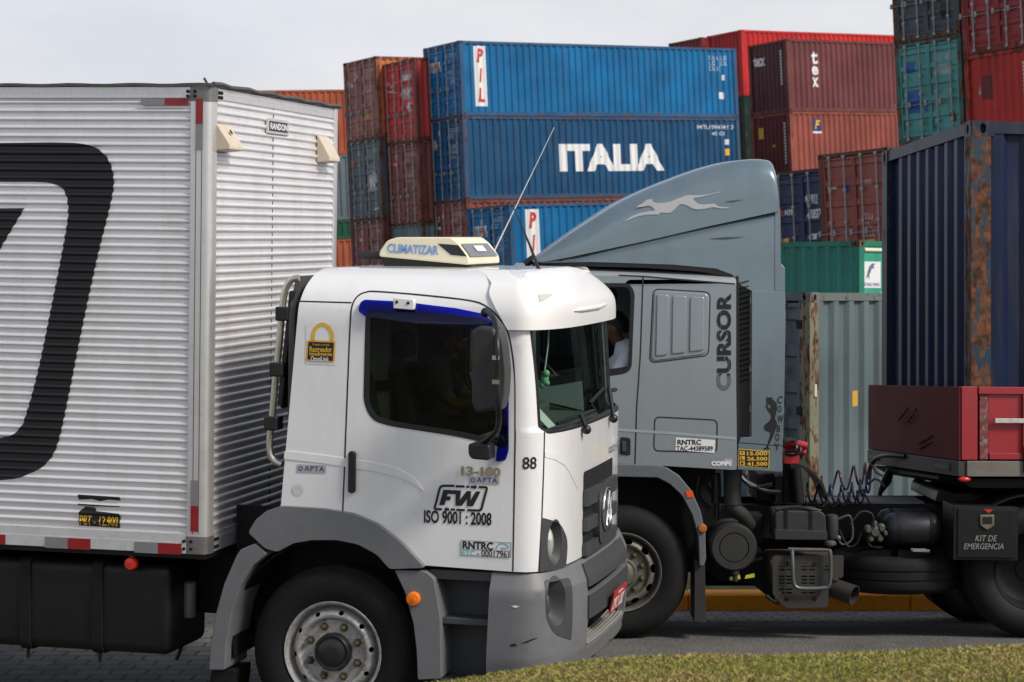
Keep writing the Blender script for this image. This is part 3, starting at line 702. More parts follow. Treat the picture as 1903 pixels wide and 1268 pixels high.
# darker centre bars on the bumper
for z0, z1 in ((zs1[0]+.004, bz1-.012), (zs2[0]+.004, zs1[1]-.004)):
    finish(mapped(cut(flat_bm([[(s_u-.01, z0), (BL-s_u+.01, z0), (BL-s_u+.01, z1), (s_u-.01, z1)]]), BU, BZ), lambda u, v: bump(u, v, .012)), 'bumper_bar', DGREYP, bumper, solid=.02, axis=AX, bevel=.006)
tr = MB()
for k in range(5): tr.tube([bump(s_u+.05+(BL-2*s_u-.1)*i/24, zs2[1]+.022, -.012-.022*k) for i in range(25)], .008, 6)
tr.obj('bumper_step', mat('worn_step', (.32, .31, .28), .5, .3, var=.3, scale=30), bumper)
for c, sg in ((f_l, 1), (fm(f_l), -1)):
    e0 = bf(1035, 1118, .15, .85); cen = e0 if sg == 1 else (BL-e0[0], e0[1]); eu, ez = .085, .145
    el = [(cen[0]+eu*math.cos(q), cen[1]+ez*math.sin(q)) for q in [2*PI*i/28 for i in range(28)]]
    fo = finish(bsk([c, el], .003), 'fog_lamp', DGREYP, bumper, solid=.02, axis=AX)
    nn = (bump(cen[0], cen[1], 1)-bump(*cen)+Vector((.6, 0, 0))).normalized()
    b2 = MB(); b2.grid(lambda a, b: bump(cen[0]+eu*(1-b)*math.cos(2*PI*a), cen[1]+ez*(1-b)*math.sin(2*PI*a), .003)-nn*.11*math.sin(PI/2*min(1, b*1.3)), 28, 8, True)
    b2.ball(bump(cen[0]-sg*.055, cen[1]-.02, 0)-nn*.03, (.025, .025, .07), 12, 8)
    b2.obj('lamp_bowl', DGREYP, fo, angle=60)
# number plate, tilted
pu = bf(1136, 1110, .8, .8); plM = Matrix.Translation(bump(pu[0], pu[1], .04))
t_u = (bump(pu[0]+.05, pu[1])-bump(pu[0]-.05, pu[1])).normalized(); t_n = t_u.cross(Vector((0, 0, 1))).normalized(); t_v = (Vector((0, 0, 1))+t_n*.25+t_u*(-.0)).normalized()
def plate_pt(a, b, off=0.0): return plM @ (t_u*a+t_v*b+t_n*off)
pm = MB(); c = rpoly([(-.20, -.075), (.20, -.075), (.20, .075), (-.20, .075)], .012)
pm.add([plate_pt(a, b, 0) for a, b in c]+[plate_pt(a, b, .006) for a, b in c], [tuple(range(len(c))), tuple(range(2*len(c)-1, len(c)-1, -1))]+[(i, (i+1) % len(c), len(c)+(i+1) % len(c), len(c)+i) for i in range(len(c))])
lp = pm.obj('licence_plate', REDD, bumper)
finish(mapped(text_bm('DPC·1282', -.18, -.06, .18, .025, bold=.03), lambda a, b: plate_pt(a, b, .009)), 'plate_lettering', WHITED, lp)
finish(mapped(flat_bm([[(-.08, .042), (.08, .042), (.08, .056), (-.08, .056)]]), lambda a, b: plate_pt(a, b, .009)), 'plate_lettering', WHITED, lp)
# scuffs on the bumper corner
for pts in ([(957, 1196), (962, 1201), (950, 1201), (947, 1198)], [(966, 1196), (990, 1187), (1000, 1185), (980, 1194)]):
    finish(bsk([[bf(*p, u=.05, z=.6) for p in pts]], .003), 'scuff', BLACKD, bumper)
finish(bsk([[bf(*p, u=.05, z=.8) for p in [(950, 1127), (957, 1125), (966, 1127), (958, 1130)]]], .003), 'scuff', WHITED, bumper)
# --- wheel arch, mud guards and step
def slab(name, px, y0, y1, m, parent=None, r=.015, bevel=.012, yref=0.0, seg=3):
    b = MB(); b.prism(rpoly(FW.poly(px, yref), r), y0, y1); return b.obj(name, m, parent or TW, bevel=bevel, seg=seg)
fend = [(461, 990), (475, 966), (496, 949), (522, 941), (600, 946), (655, 955), (700, 974), (745, 1009), (775, 1040), (789, 1056), (724, 1058), (700, 1031), (665, 1012), (625, 1004), (580, 1004), (545, 1010), (515, 1026), (493, 1020), (478, 1006)]
slab('wheel_arch', fend, -.045, .36, GREYP, r=.02, bevel=.03, yref=-.045, seg=4)
slab('mud_guard', [(474, 1010), (497, 1030), (470, 1052), (447, 1090), (431, 1140), (420, 1200), (418, 1246), (387, 1246), (391, 1200), (401, 1140), (416, 1085), (438, 1035), (446, 1022)], -.04, .34, GREYP, yref=-.04, bevel=.02)
slab('mud_guard', [(733, 1060), (790, 1062), (806, 1075), (812, 1110), (818, 1150), (820, 1262), (776, 1264), (774, 1210), (768, 1160), (752, 1100)], -.03, .30, GREYP, yref=-.03, bevel=.02)
slab('mud_flap', [(392, 1246), (437, 1246), (432, 1300), (386, 1300)], .02, .3, UNDER, yref=.02, bevel=.005)
ts = MB(); x, z = S(768, 1113, -.04); ts.lathe([(.042, -.03), (.042, -.05), (.036, -.062), (.012, -.066)], (x, 0, z), 'y', 24); ts.lathe([(.012, -.06), (.011, -.072)], (x+.012, 0, z-.003), 'y', 12); ts.obj('turn_signal', AMBER, TW)
st = MB(); x0, z0 = S(788, 1160, 0); x1, zt_ = S(946, 1063, 0); _, zl = S(820, 1150, .0); _, zbm = S(820, 1262, 0)
st.box(x0, .20, zbm-.05, x1+.05, .24, zt_+.02); st.box(x0+.06, .05, zl-.03, x1+.06, .22, zl); st.box(x0+.06, .02, zl-.035, x1+.06, .05, zl+.006)
st.box(x0+.06, .03, zbm-.03, x1+.06, .22, zbm-.005); st.box(x0+.02, .03, zt_-.07, x1+.06, .3, zt_-.012)
step = st.obj('step', STEPG, TW, bevel=.008)
sd = MB(); sd.box(x0+.05, .01, zbm-.05, x0+.07, .2, zt_-.08); sd.obj('step_cheek', STEPG, step)
# --- handle, mirror, small mirror
hm = MB(); hx = FW.poly([(656, 838), (656, 916)]); hm.prism(rpoly([(hx[0][0]-.022, hx[1][1]), (hx[0][0]+.022, hx[1][1]), (hx[0][0]+.022, hx[0][1]), (hx[0][0]-.022, hx[0][1])], .022), -.03, .004)
hm.obj('door_handle', BLACKP, TW, bevel=.01, seg=3)
mi = MB(); my0, my1 = -.34, -.14
m1 = rpoly(FW.poly([(874, 618), (886, 607), (918, 610), (926, 640), (926, 740), (918, 762), (884, 768), (876, 750)], my0), .02); mi.prism(m1, my0, my1)
mirror_o = mi.obj('mirror', mat('mirror_housing', (.020, .020, .021), .48, var=.15, bump=.15, bscale=300), TW, bevel=.05, seg=5)
mi2 = MB(); m2 = rpoly(FW.poly([(914, 612), (924, 614), (932, 640), (937, 690), (934, 740), (926, 764), (914, 766)], my0), .03); mi2.prism(m2, my0+.03, my1-.02); mi2.obj('mirror_shell', mat('mirror_shell', (.045, .045, .044), .5, var=.1), mirror_o, bevel=.03, seg=4)
ar = MB(); P3 = lambda px, py, y: Vector((lambda a: (a[0], y, a[1]))(S(px, py, y)))
ar.tube(crom([P3(898, 581, -.03), P3(910, 583, -.10), P3(920, 600, -.22), P3(924, 640, -.36), P3(926, 700, -.365), P3(927, 760, -.36), P3(925, 795, -.26), P3(912, 812, -.18), P3(896, 824, -.12)], 5), .017, 10)
ar.ball(P3(902, 581, -.04), .028); ar.obj('mirror_arm', BLACKP, mirror_o)
for q in (665, 710):
    b = MB(); p = P3(925, q, -.375); b.box(p.x-.03, p.y-.012, p.z-.012, p.x+.012, p.y+.02, p.z+.012); b.obj('arm_clamp', CHROME, mirror_o)
sm = MB(); sm.prism(rpoly(FW.poly([(876, 822), (916, 824), (916, 854), (882, 851), (876, 842)], -.12), .02), -.20, -.06); sm.obj('kerb_mirror', BLACKP, TW, bevel=.02, seg=4)
# --- markings on the near flank
def ftext(body, px, m, parent=TW, bold=.01, shear=0, off=.004, name='lettering', spacing=1.0):
    a = S(px[0], px[3]); b = S(px[2], px[1])
    return finish(mapped(text_bm(body, a[0], a[1], b[0], b[1], bold, shear, spacing=spacing), lambda u, v: (u, -off, v)), name, m, parent)
def fpoly(px, m, parent=TW, off=.003, name='sticker', r=0.0, pts=None):
    c = pts or FW.poly(px); c = rpoly(c, r) if r else c
    return finish(mapped(flat_bm(c), lambda u, v: (u, -off, v)), name, m, parent)
# padlock sticker
fpoly([(569, 600), (628, 602), (627, 679), (567, 676)], WHITED, off=.002, r=.02, name='padlock_sticker')
pk = TW.children[-1]
sh_pts = crom(FW.poly([(582, 634), (583, 618), (590, 607), (600, 603), (611, 609), (617, 620), (617, 636)]), 5)
finish(mapped(flat_bm(stroke(sh_pts, .022)), lambda u, v: (u, -.004, v)), 'padlock_shackle', YELD, pk)
fpoly([(571, 632), (624, 634), (622, 674), (569, 671)], YELD, pk, .004, 'padlock_body', .008)
fpoly([(574, 635), (621, 637), (619, 671), (572, 668)], BLACKD, pk, .0055, 'padlock_body', .004)
ftext('Rastreador', (576, 645, 618, 654), YELD, pk, .02, off=.007); ftext('Inteligente', (576, 655, 618, 663), YELD, pk, .02, off=.007)
ftext('OmniLink', (578, 663, 612, 671), WHITED, pk, .02, off=.007); ftext('Proteção e controle', (582, 639, 613, 643), YELD, pk, .0, off=.007)
for (a, b, c, d) in ((552, 863, 606, 879), (872, 885, 928, 900)):
    p_ = fpoly([(a, b), (c, b+2), (c, d+1), (a, d-1)], SILV, name='badge'); ftext('APTA', (a+14, b+4, c-3, d-4), BLUED, p_, .03, spacing=1.25)
    x, z = S(a+7, (b+d)/2); finish(mapped(flat_bm([circ(x, z, .014), circ(x, z, .008)[::-1]]), lambda u, v: (u, -.004, v)), 'badge_ring', BLUED, p_)
x, z = S(553, 911); finish(mapped(flat_bm([circ(x, z, .036)]), lambda u, v: (u, -.002, v)), 'round_sticker', mat('pale_sticker', (.62, .61, .58), .5), TW)
rs_ = TW.children[-1]; finish(mapped(flat_bm(stroke([(x+.024*math.cos(a), z-.004+.024*math.sin(a)) for a in [PI*i/10 for i in range(11)]], .005)), lambda u, v: (u, -.0035, v)), 'round_sticker_arc', WHITED, rs_)
ftext('13-180', (857, 869, 931, 884), mat('dull_chrome', (.46, .42, .32), .3, .8, var=.3, scale=40), TW, .05, off=.008, name='model_badge')
# company logo: slanted dashed ring with arrows around the joined letters (traced in a x5.764 enlargement)
Zp = lambda pts: FW.poly([(780+a/5.764, 840+b/5.764) for a, b in pts])
lg = bmesh.new()
def lg_add(cs): join_bm(lg, mapped(flat_bm(cs), lambda u, v: (u, -.004, v)))
wl = .0135
def arc_corner(pts): return crom(Zp(pts), 5)
lg_add(stroke(arc_corner([(372, 363), (300, 362), (248, 364), (222, 380), (205, 430), (180, 530), (163, 592), (170, 610), (200, 613), (240, 615)]), wl))
lg_add(stroke(arc_corner([(632, 376), (680, 377), (712, 380), (720, 396), (706, 450), (682, 540), (664, 606), (645, 625), (600, 626), (510, 623)]), wl))
for a in ([(386, 368), (482, 370)], [(500, 372), (535, 373)], [(393, 620), (485, 624)], [(333, 616), (380, 618)]): lg_add(stroke(Zp(a), wl))
lg_add([Zp([(548, 360), (590, 362), (592, 347), (618, 376), (584, 408), (586, 390), (548, 388)])])
lg_add([Zp([(318, 602), (292, 601), (294, 584), (262, 614), (288, 648), (290, 629), (318, 630)])])
lg_add([Zp([(210, 568), (255, 405), (398, 411), (386, 452), (300, 448), (292, 475), (337, 478), (325, 520), (281, 518), (266, 570)])])
lg_add([Zp([(384, 573), (386, 452), (398, 411), (444, 414), (432, 515), (506, 417), (553, 420), (545, 520), (604, 421), (655, 424), (572, 583), (506, 579), (510, 500), (452, 578)])])
finish(lg, 'company_logo', BLACKD, TW)
ftext('ISO 9001 : 2008', (788, 953, 914, 972), BLACKD, TW, .03, name='company_lettering')
rn = fpoly([(857, 1004), (950, 1009), (949, 1036), (857, 1031)], WHITED, r=.003, name='registration_sticker')
fr_ = stroke(FW.poly([(857, 1004), (950, 1009), (949, 1036), (857, 1031)]), .004, True); finish(mapped(flat_bm(fr_), lambda u, v: (u, -.0045, v)), 'sticker_border', GREYD, rn)
ftext('RNTRC', (860, 1008, 917, 1020), BLACKD, rn, .035, off=.005); ftext('ETC', (860, 1023, 883, 1032), CYAND, rn, .01, off=.005); ftext('- 00017961', (887, 1024, 947, 1034), BLACKD, rn, .01, off=.005)
finish(mapped(flat_bm(stroke(FW.poly([(857, 1020.5), (949, 1024.5)]), .003)), lambda u, v: (u, -.0046, v)), 'sticker_border', GREYD, rn)
finish(mapped(flat_bm(stroke(crom(FW.poly([(922, 1021), (925, 1014), (932, 1010), (941, 1012), (946, 1017)]), 4), .006)), lambda u, v: (u, -.005, v)), 'sticker_arc', CYAND, rn)
ftext('ANTT', (930, 1018, 945, 1022), BLUED, rn, .0, .2, off=.005)
a = cab.find(971, 872, .0, 1.6); b = cab.find(997, 849, .02, 1.7)
finish(mapped(cut(text_bm('88', a[0], a[1], b[0], b[1], .012), UCUT, []), lambda u, v: cab(u, v, .003)), 'fleet_number', BLACKD, TW)
# --- grab tube behind the cab with rubber clamps, intake duct
gt = MB(); gt.tube(crom([P3(p[0], p[1], .06) for p in [(556, 517), (541, 521), (530, 540), (524, 580), (519, 640), (512, 700), (506, 770), (501, 820), (503, 845), (512, 858), (524, 863)]], 5), .021, 10); gto = gt.obj('grab_rail', mat('dull_steel_tube', (.62, .60, .52), .25, .9, var=.15), TW)
for q in ((527, 583), (516, 686), (506, 786)):
    b = MB(); p = P3(q[0], q[1], .06); b.box(p.x-.034, .0, p.z-.042, p.x+.05, .12, p.z+.042); b.obj('rail_clamp', BLACKP, gto, bevel=.01)
dc = MB(); dc.prism(FW.poly([(541, 540), (551, 540), (528, 760), (519, 750)], .1), .06, .5); dc.obj('intake_duct', BLACKP, TW, bevel=.01)
# --- roof cooler
ay0, ay1 = .72, 1.5
ac = MB(); ac.prism(rpoly(FW.poly([(704, 477), (705, 467), (719, 447), (738, 441), (838, 441), (853, 453), (871, 477), (873, 493)], ay0), .02), ay0, ay1)
aco = ac.obj('roof_cooler', CREAM, TW, bevel=.028, seg=4)
ac2 = MB(); ac2.prism(FW.poly([(708, 476), (872, 492), (871, 508), (714, 500)], ay0+.02), ay0+.03, ay1-.02); ac2.obj('cooler_base', BLACKP, aco)
finish(mapped(flat_bm(FW.poly([(813, 453), (852, 456), (868, 477), (838, 474)], ay0)), lambda u, v: (u, ay0-.003, v)), 'cooler_grille', mat('smoke_panel', (.02, .022, .025), .2), aco)
fa, fb = S(853.5, 453, ay0), S(871.5, 477, ay0)
fg = MB(); q = [Vector((fa[0]+.006, ay0+.02, fa[1])), Vector((fb[0]+.006, ay0+.02, fb[1])), Vector((fb[0]+.006, ay1-.06, fb[1])), Vector((fa[0]+.006, ay1-.1, fa[1]))]; fg.add(q, [(0, 1, 2, 3)])
fg.obj('cooler_grille', mat('grey_panel', (.16, .165, .18), .35, var=.15, scale=20), aco)
lt = MB(); mid = lambda a, b: q[0].lerp(q[1], a).lerp(q[3].lerp(q[2], a), b)+Vector((.004, 0, .003)); lt.add([mid(.2, .35), mid(.65, .35), mid(.65, .7), mid(.2, .7)], [(0, 1, 2, 3)]); lt.obj('cooler_sticker', WHITED, aco)
a = S(720, 470, ay0); b = S(815, 453, ay0)
finish(mapped(text_bm('CLIMATIZAR', a[0], a[1], b[0], b[1]-.004, .03, .05), lambda u, v: (u, ay0-.004, v-(u-a[0])*.03)), 'cooler_lettering', mat('cooler_blue', (.16, .30, .62), .4, var=.3, scale=30), aco)
cbk = MB(); cbk.tube([(-.1, .8, 2.84), (.15, .86, 2.845), (.4, .9, 2.85)], .025, 8); cbk.obj('cooler_pipe', BLACKP, aco)
# --- aerials and small roof hardware
an = MB(); p0 = P3(918, 468, 1.7); p1 = P3(1030, 237, 1.7); an.tube([(p0.x-.02, 1.7, 2.8), p0, p0.lerp(p1, .3), p1], [.010, .006, .004, .0025], 6); an.obj('whip_aerial', mat('aerial_white', (.7, .7, .68), .4), TW)
an = MB(); p0 = P3(1006, 514, .95); p1 = P3(985, 457, .95); p2 = P3(955, 387, .95); an.tube([p0, p0.lerp(p1, .25), p1, p2], [.034, .012, .008, .003], 8); an.obj('roof_aerial', BLACKP, TW)
an = MB(); an.tube([P3(938, 500, 1.8), P3(952, 408, 1.8)], [.006, .003], 6); an.obj('roof_aerial', BLACKP, TW)
for q, y in (((912, 522), .45), ((957, 519), .5)):
    b = MB(); p = P3(q[0], q[1], y); b.tube(crom([p+Vector((-.05, 0, -.03)), p+Vector((-.03, 0, .005)), p+Vector((.02, 0, .006)), p+Vector((.06, 0, -.03))], 4), .012, 8); b.obj('roof_eyelet', BLACKP, TW)
# --- wipers
wi = MB(); w0 = cab.find(1018, 797, .1, 1.9); 
wp = [cab(cab.find(*p, u=.3, z=1.9)[0], cab.find(*p, u=.3, z=1.9)[1], .03) for p in [(1030, 795), (1060, 783), (1100, 770)]]+[cab(LF*.42, zw0+.10, .035), cab(LF*.6, zw0+.16, .035)]
wi.tube(wp, .012, 6); wi.tube([cab(LF*.30, zw0-.03, .03), cab(LF*.30, zw0+.05, .05), wp[2]], .014, 6); wi.tube([cab(LF*.62, zw0-.03, .03), cab(LF*.63, zw0+.14, .06), cab(LF*.9, zw0+.10, .03)], .014, 6)
wi.ball(cab(LF*.30, zw0-.03, .03), .03, 8, 6); wi.ball(cab(LF*.62, zw0-.03, .03), .03, 8, 6); wi.obj('wiper', BLACKP, TW)
# --- interior
it = MB(); it.box(.80, .12, 1.35, 1.16, CABW-.12, 1.80); it.box(.72, 1.3, 1.5, .82, CABW-.12, 1.86); it.obj('dashboard', mat('dash_grey', (.085, .095, .088), .7, var=.2), TW, bevel=.03)
for y in (.58, 1.72):
    sb_ = MB(); sb_.box(.02, y-.25, 1.42, .52, y+.25, 1.56); se = sb_.obj('seat', mat('seat_cloth', (.045, .05, .05), .9, var=.3), TW, bevel=.04, seg=3)
    bk_ = MB(); bk_.prism([(.0, 1.5), (.13, 1.5), (.0, 2.12), (-.1, 2.12)], y-.24, y+.24); bk_.prism([(-.1, 2.16), (-.01, 2.16), (-.03, 2.34), (-.11, 2.34)], y-.13, y+.13); bk_.obj('seat_backrest', mat('seat_cloth', (.045, .05, .05), .9), se, bevel=.03)
swl = MB(); SWM = Matrix.Translation((.66, 1.72, 1.82)) @ Matrix.Rotation(math.radians(-55), 4, 'Y')
swl.tube([SWM @ Vector((.21*math.cos(a), .21*math.sin(a), 0)) for a in [2*PI*i/28 for i in range(28)]], .015, 8, True); swl.tube([SWM @ Vector((-.2, 0, 0)), SWM @ Vector((.2, 0, 0))], .014, 6); swl.tube([SWM @ Vector((0, 0, 0)), SWM @ Vector((0, 0, -.35))], .03, 8); swl.obj('steering_wheel', BLACKP, TW)
cur = MB(); cur.grid(lambda a, b: Vector((-.14+.03*math.sin(a*40), .12+a*2.1, 2.02+.62*b)), 80, 3); cur.obj('cab_curtain', mat('curtain_cloth', (.20, .22, .18), .9, var=.15), TW)
lp_ = MB(); lp_.box(-.20, .1, 1.55, -.1, 2.24, 1.95); lp_.obj('bunk_backrest', mat('bunk_cloth', (.22, .26, .20), .9, var=.2), TW, bevel=.03)
# --- front wheel pair, chassis, tank
WRIM = mat('white_wheel_paint', (.44, .43, .42), .42, .25, var=.15, scale=9, dirt=.75, dirt_col=(.10, .08, .055))
wheel_parts(TW, 0, .03, .505, .505, .29, WRIM, 'small', 8, hubm=mat('hub_black', (.016, .016, .018), .35, var=.2))
wheel_parts(TW, 0, CABW-.03, .505-.055, .505, .29, WRIM, 'small', 8, side=1)
for yy_, sd_ in ((.03, -1), (CABW-.03, 1)): wheel_parts(TW, -4.3, yy_, .53 if sd_ == -1 else .46, .505, .29, WRIM, 'small', 8, side=sd_, nuts=False)
wl_ = MB(); wl_.grid(lambda a, b: Vector((-.02+.62*math.cos(PI*(a*1.15-.08)), .05+.42*b, .57+.60*math.sin(PI*(a*1.15-.08)))), 26, 2); wl_.box(-.75, .42, .5, .9, .46, 1.3); wl_.obj('wheel_housing', UNDER, TW, solid=.01)
ch = MB(); ch.box(-6.4, .72, .78, 1.15, .80, 1.02); ch.box(-6.4, 1.54, .78, 1.15, 1.62, 1.02)
for x in (-.65, -1.6, -2.8, -4.3, -5.5): ch.box(x, .8, .8, x+.1, 1.54, 1.0)
ch.tube([(0, .3, .5), (0, 2.05, .45)], .06, 10); ch.tube([(-4.3, .3, .52), (-4.3, 2.05, .46)], .08, 10); ch.box(-.55, .8, .55, .75, 1.54, 1.1)
ch.box(-1.1, .55, .60, -.35, 1.8, 1.04); ch.box(-.62, .42, .66, -.40, .60, 1.04); ch.tube([(-.42, .3, .55), (-.42, .5, .9)], .035, 8)
ch.obj('chassis', UNDER, TW, bevel=.006)
eb = MB(); eb.box(.3, .3, .42, 1.28, CABW-.3, .98); eb.obj('dark_bay_core', UNDER, TW)  # dark filler volume added so the bumper slots look black
tkx0, tkx1 = -3.1, S(318, 1100, .1)[0]; tzt = S(200, 1044, .1)[1]; tzb = S(200, 1212, .1)[1]
tk = MB(); tk.prism(rpoly([(.08, tzb), (.70, tzb), (.70, tzt), (.08, tzt)], .07), tkx0, tkx1, 'x'); tko = tk.obj('fuel_tank', mat('tank_black', (.006, .006, .0065), .5, var=.3, dirt=.3, dirt_col=(.018, .016, .014), spec=.35), TW, bevel=.05, seg=4)
for q in (48, 182):
    xx = S(q, 1100, .08)[0]; b = MB(); b.prism(rpoly([(.066, tzb-.014), (.714, tzb-.014), (.714, tzt+.014), (.066, tzt+.014)], .075), xx-.035, xx+.035, 'x'); b.tube([(xx, .12, tzb-.01), (xx, .12, tzb-.07)], .012, 6); b.obj('tank_strap', UNDER, tko, bevel=.004)
cyl = MB(); x, z = S(351, 1110, .35); cyl.lathe([(.03, -.13), (.045, -.12), (.046, .09), (.03, .1)], (x, .35, z), 'z', 20); cyl.obj('air_filter', mat('dull_alloy', (.17, .17, .16), .5, .4), TW)
hs = MB(); hs.tube(crom([P3(338, 1150, .4), P3(338, 1180, .4), P3(336, 1205, .4), P3(328, 1226, .4)], 5), .014, 6); hs.obj('loose_hose', BLACKP, TW)
sl = MB(); x, z = S(245, 1047, .04); sl.lathe([(.04, .05), (.04, .02), (.034, .008), (.008, .004)], (x, 0, z), 'y', 24); sl.box(x-.015, .03, z, x+.015, .05, z+.1); sl.obj('marker_lamp', REDLENS, TW)

# ------------------------------------------------------------------ its ribbed cargo box
BX0, BX1 = -6.6, -.785; BY1 = 2.45; PITCH = .0505
_, BZ0 = S(365, 1030); _, BZ1 = S(370, 157)
_, rz0 = S(350, 992); _, rz1 = S(350, 183)
def rib_profile(z0, z1):
    """(z, outward height) of rolled ribs on a flat sheet"""
    P = [(z0, 0)]; z = z0+.03
    while z < z1-.035:
        P += [(z, 0), (z+.004, .006), (z+.010, .0105), (z+.016, .0115), (z+.022, .0105), (z+.028, .006), (z+.032, 0)]; z += PITCH
    P.append((z1, 0)); return P
RIB = rib_profile(rz0, rz1)
def rib_h(z):
    if z <= RIB[0][0] or z >= RIB[-1][0]: return 0.0
    for (a, h), (b, k) in zip(RIB, RIB[1:]):
        if a <= z <= b: return h+(k-h)*(z-a)/max(1e-9, b-a)
    return 0.0
bx = MB(); bx.box(BX0, .03, BZ0+.03, BX1-.03, BY1-.03, BZ1-.02)
box = bx.obj('cargo_box', mat('box_inner', (.3, .3, .3), .7), TW)
xL = S(352, 500)[0]
def ribbed(name, fn, a0, a1, nseam=()):
    b = MB(); n = len(RIB); nc = int((a1-a0)/.11)+2; cols = [a0+(a1-a0)*i/(nc-1) for i in range(nc)]   # slightly uneven, handled sheet
    b.add([fn(a, z, h+.0022*noise.noise(Vector((a*2.3, z*3.1, len(name))))+.0010*noise.noise(Vector((a*7, z*11, 3.3)))) for a in cols for z, h in RIB], [(c*n+i, c*n+n+i, c*n+n+i+1, c*n+i+1) for c in range(nc-1) for i in range(n-1)])
    return b.obj(name, ALU, box, angle=50)
sp = ribbed('side_panel', lambda a, z, h: (a, .012-h, z), BX0+.1, xL+.01)
ribbed('side_panel', lambda a, z, h: (a, BY1-.012+h, z), BX0+.1, xL+.01)
fp = ribbed('front_panel', lambda a, z, h: (BX1-.006+h, a, z), .08, BY1-.08)
ribbed('rear_panel', lambda a, z, h: (BX0+.02-h, a, z), .08, BY1-.08)
rvt = MB()
def rivet(p, n, r=.006):
    n = Vector(n); a = n.orthogonal().normalized(); b = n.cross(a); k = 6
    rvt.add([Vector(p)+(a*math.cos(2*PI*i/k)+b*math.sin(2*PI*i/k))*r for i in range(k)]+[Vector(p)+n*.0035], [(i, (i+1) % k, k) for i in range(k)])
z = rz0+.03+PITCH*.82
while z < rz1-.05:
    for x in (-1.08, -1.50, -1.98, -2.5): rivet((x, .012, z), (0, -1, 0), .0045)
    for y in (.5, .93, 1.31, 1.7): rivet((BX1-.006, y, z), (1, 0, 0), .005)
    z += PITCH
x = BX0+.1
while x < xL-.02:
    if x > -3: rivet((x, -.004, rz1+.03), (0, -1, 0)); rivet((x, .012, rz0+.018), (0, -1, 0), .005)
    x += .042
y = .12
while y < BY1-.1: rivet((BX1+.003, y, rz1+.035), (1, 0, 0)); rivet((BX1+.002, y, rz0+.03), (1, 0, 0)); y += .042
tag(rvt.obj('rivets', ALUF, sp, angle=60), kind='stuff')
sm_ = MB(); sm_.box(BX1-.007, 1.125, rz0, BX1-.002, 1.131, rz1); sm_.obj('sheet_seam', mat('seam_dark', (.06, .055, .05), .7), fp)
cp = MB()
post = rpoly([(xL, -.008), (BX1+.012, -.008), (BX1+.012, .10), (BX1-.04, .10), (xL, .03)], [.006, .055, .01, .0, .0], 6)
for fy in (lambda y: y, lambda y: BY1-y): cp = MB(); cp.prism([(a, fy(b)) for a, b in post], BZ0+.006, BZ1-.01, 'z'); cp.obj('corner_post', ALUF, box, angle=50)
for ch_ in (xL+.038, BX1-.045):
    g_ = MB(); g_.box(ch_-.002, -.0095, BZ0+.12, ch_+.002, -.007, BZ1-.1); g_.obj('post_groove', mat('seam_dark', (.06, .055, .05), .7), box)
tp = MB(); tp.box(BX0, -.004, rz1, xL, .03, BZ1-.012); tp.box(BX0, BY1-.03, rz1, xL, BY1+.004, BZ1-.012); tp.box(BX1-.03, .10, rz1, BX1+.003, BY1-.1, BZ1-.012); tp.obj('top_rail', ALUF, box, bevel=.004)
bt = MB(); bt.box(BX0, -.01, BZ0, xL, .04, rz0-.05); bt.box(BX0, -.004, rz0-.05, xL, .04, rz0); bt.box(BX0, BY1-.04, BZ0, xL, BY1+.01, rz0); bt.box(BX1-.04, .1, BZ0, BX1+.004, BY1-.1, rz0-.03); bt.box(BX1-.04, .1, rz0-.03, BX1+.001, BY1-.1, rz0); bt.obj('bottom_rail', mat('rail_alloy', (.62, .62, .62), .42, .35, var=.08, dirt=.25, dirt_col=(.25, .23, .2)), box, bevel=.003)
fl = MB(); fl.box(BX0, .0, BZ0-.03, BX1, BY1, BZ0-.002); fl.obj('box_floor', UNDER, box)
rf = MB(); nx_ = 70
rf.add([(BX0+(BX1+.02-BX0)*i/nx_, y, BZ1-.012+h+.003*math.sin(i*1.3)*(1 if y in (-.02, BY1+.02) else 0)) for i in range(nx_+1) for y, h in ((-.02, .0), (-.02, .018), (BY1+.02, .018), (BY1+.02, .0))], [(i*4+j, i*4+4+j, i*4+4+(j+1) % 4, i*4+(j+1) % 4) for i in range(nx_) for j in range(4)]+[(0, 1, 2, 3), (nx_*4, nx_*4+3, nx_*4+2, nx_*4+1)])
rf.tube([(BX1+.02, BY1*i/16, BZ1+.004+.006*math.sin(i*2.1)) for i in range(17)], .013, 6); rf.tube([(BX1-.02, .0, BZ1+.01), (BX1-.03, -.02, BZ1+.035)], .008, 6)
rf.obj('box_roof', mat('roof_edge', (.10, .095, .09), .6, .3, var=.4, scale=8, dirt=.4, dirt_col=(.02, .02, .02)), box)
for z0, z1 in ((BZ1-.10, BZ1-.012), (BZ0, BZ0+.105)):
    cb = MB(); cb.prism([(a+(.003 if a > -.82 else -.003), b-.003 if b < .05 else b+.003) for a, b in post], z0, z1, 'z'); cbo = cb.obj('corner_bracket', mat('bracket_zinc', (.22, .21, .205), .45, .6, var=.2, dirt=.4), box)
    for zz in (z0+.03, z1-.03):
        for xx in (xL-.015, xL+.03): bb = MB(); bb.lathe([(.010, -.018), (.010, -.008)], (xx, 0, zz), 'y', 8); bb.obj('bracket_bolt', UNDER, cbo)
        for yy_ in (.13, .17): bb = MB(); bb.lathe([(.010, BX1+.004), (.010, BX1+.016)], (0, yy_, zz), 'x', 8); bb.obj('bracket_bolt', UNDER, cbo)
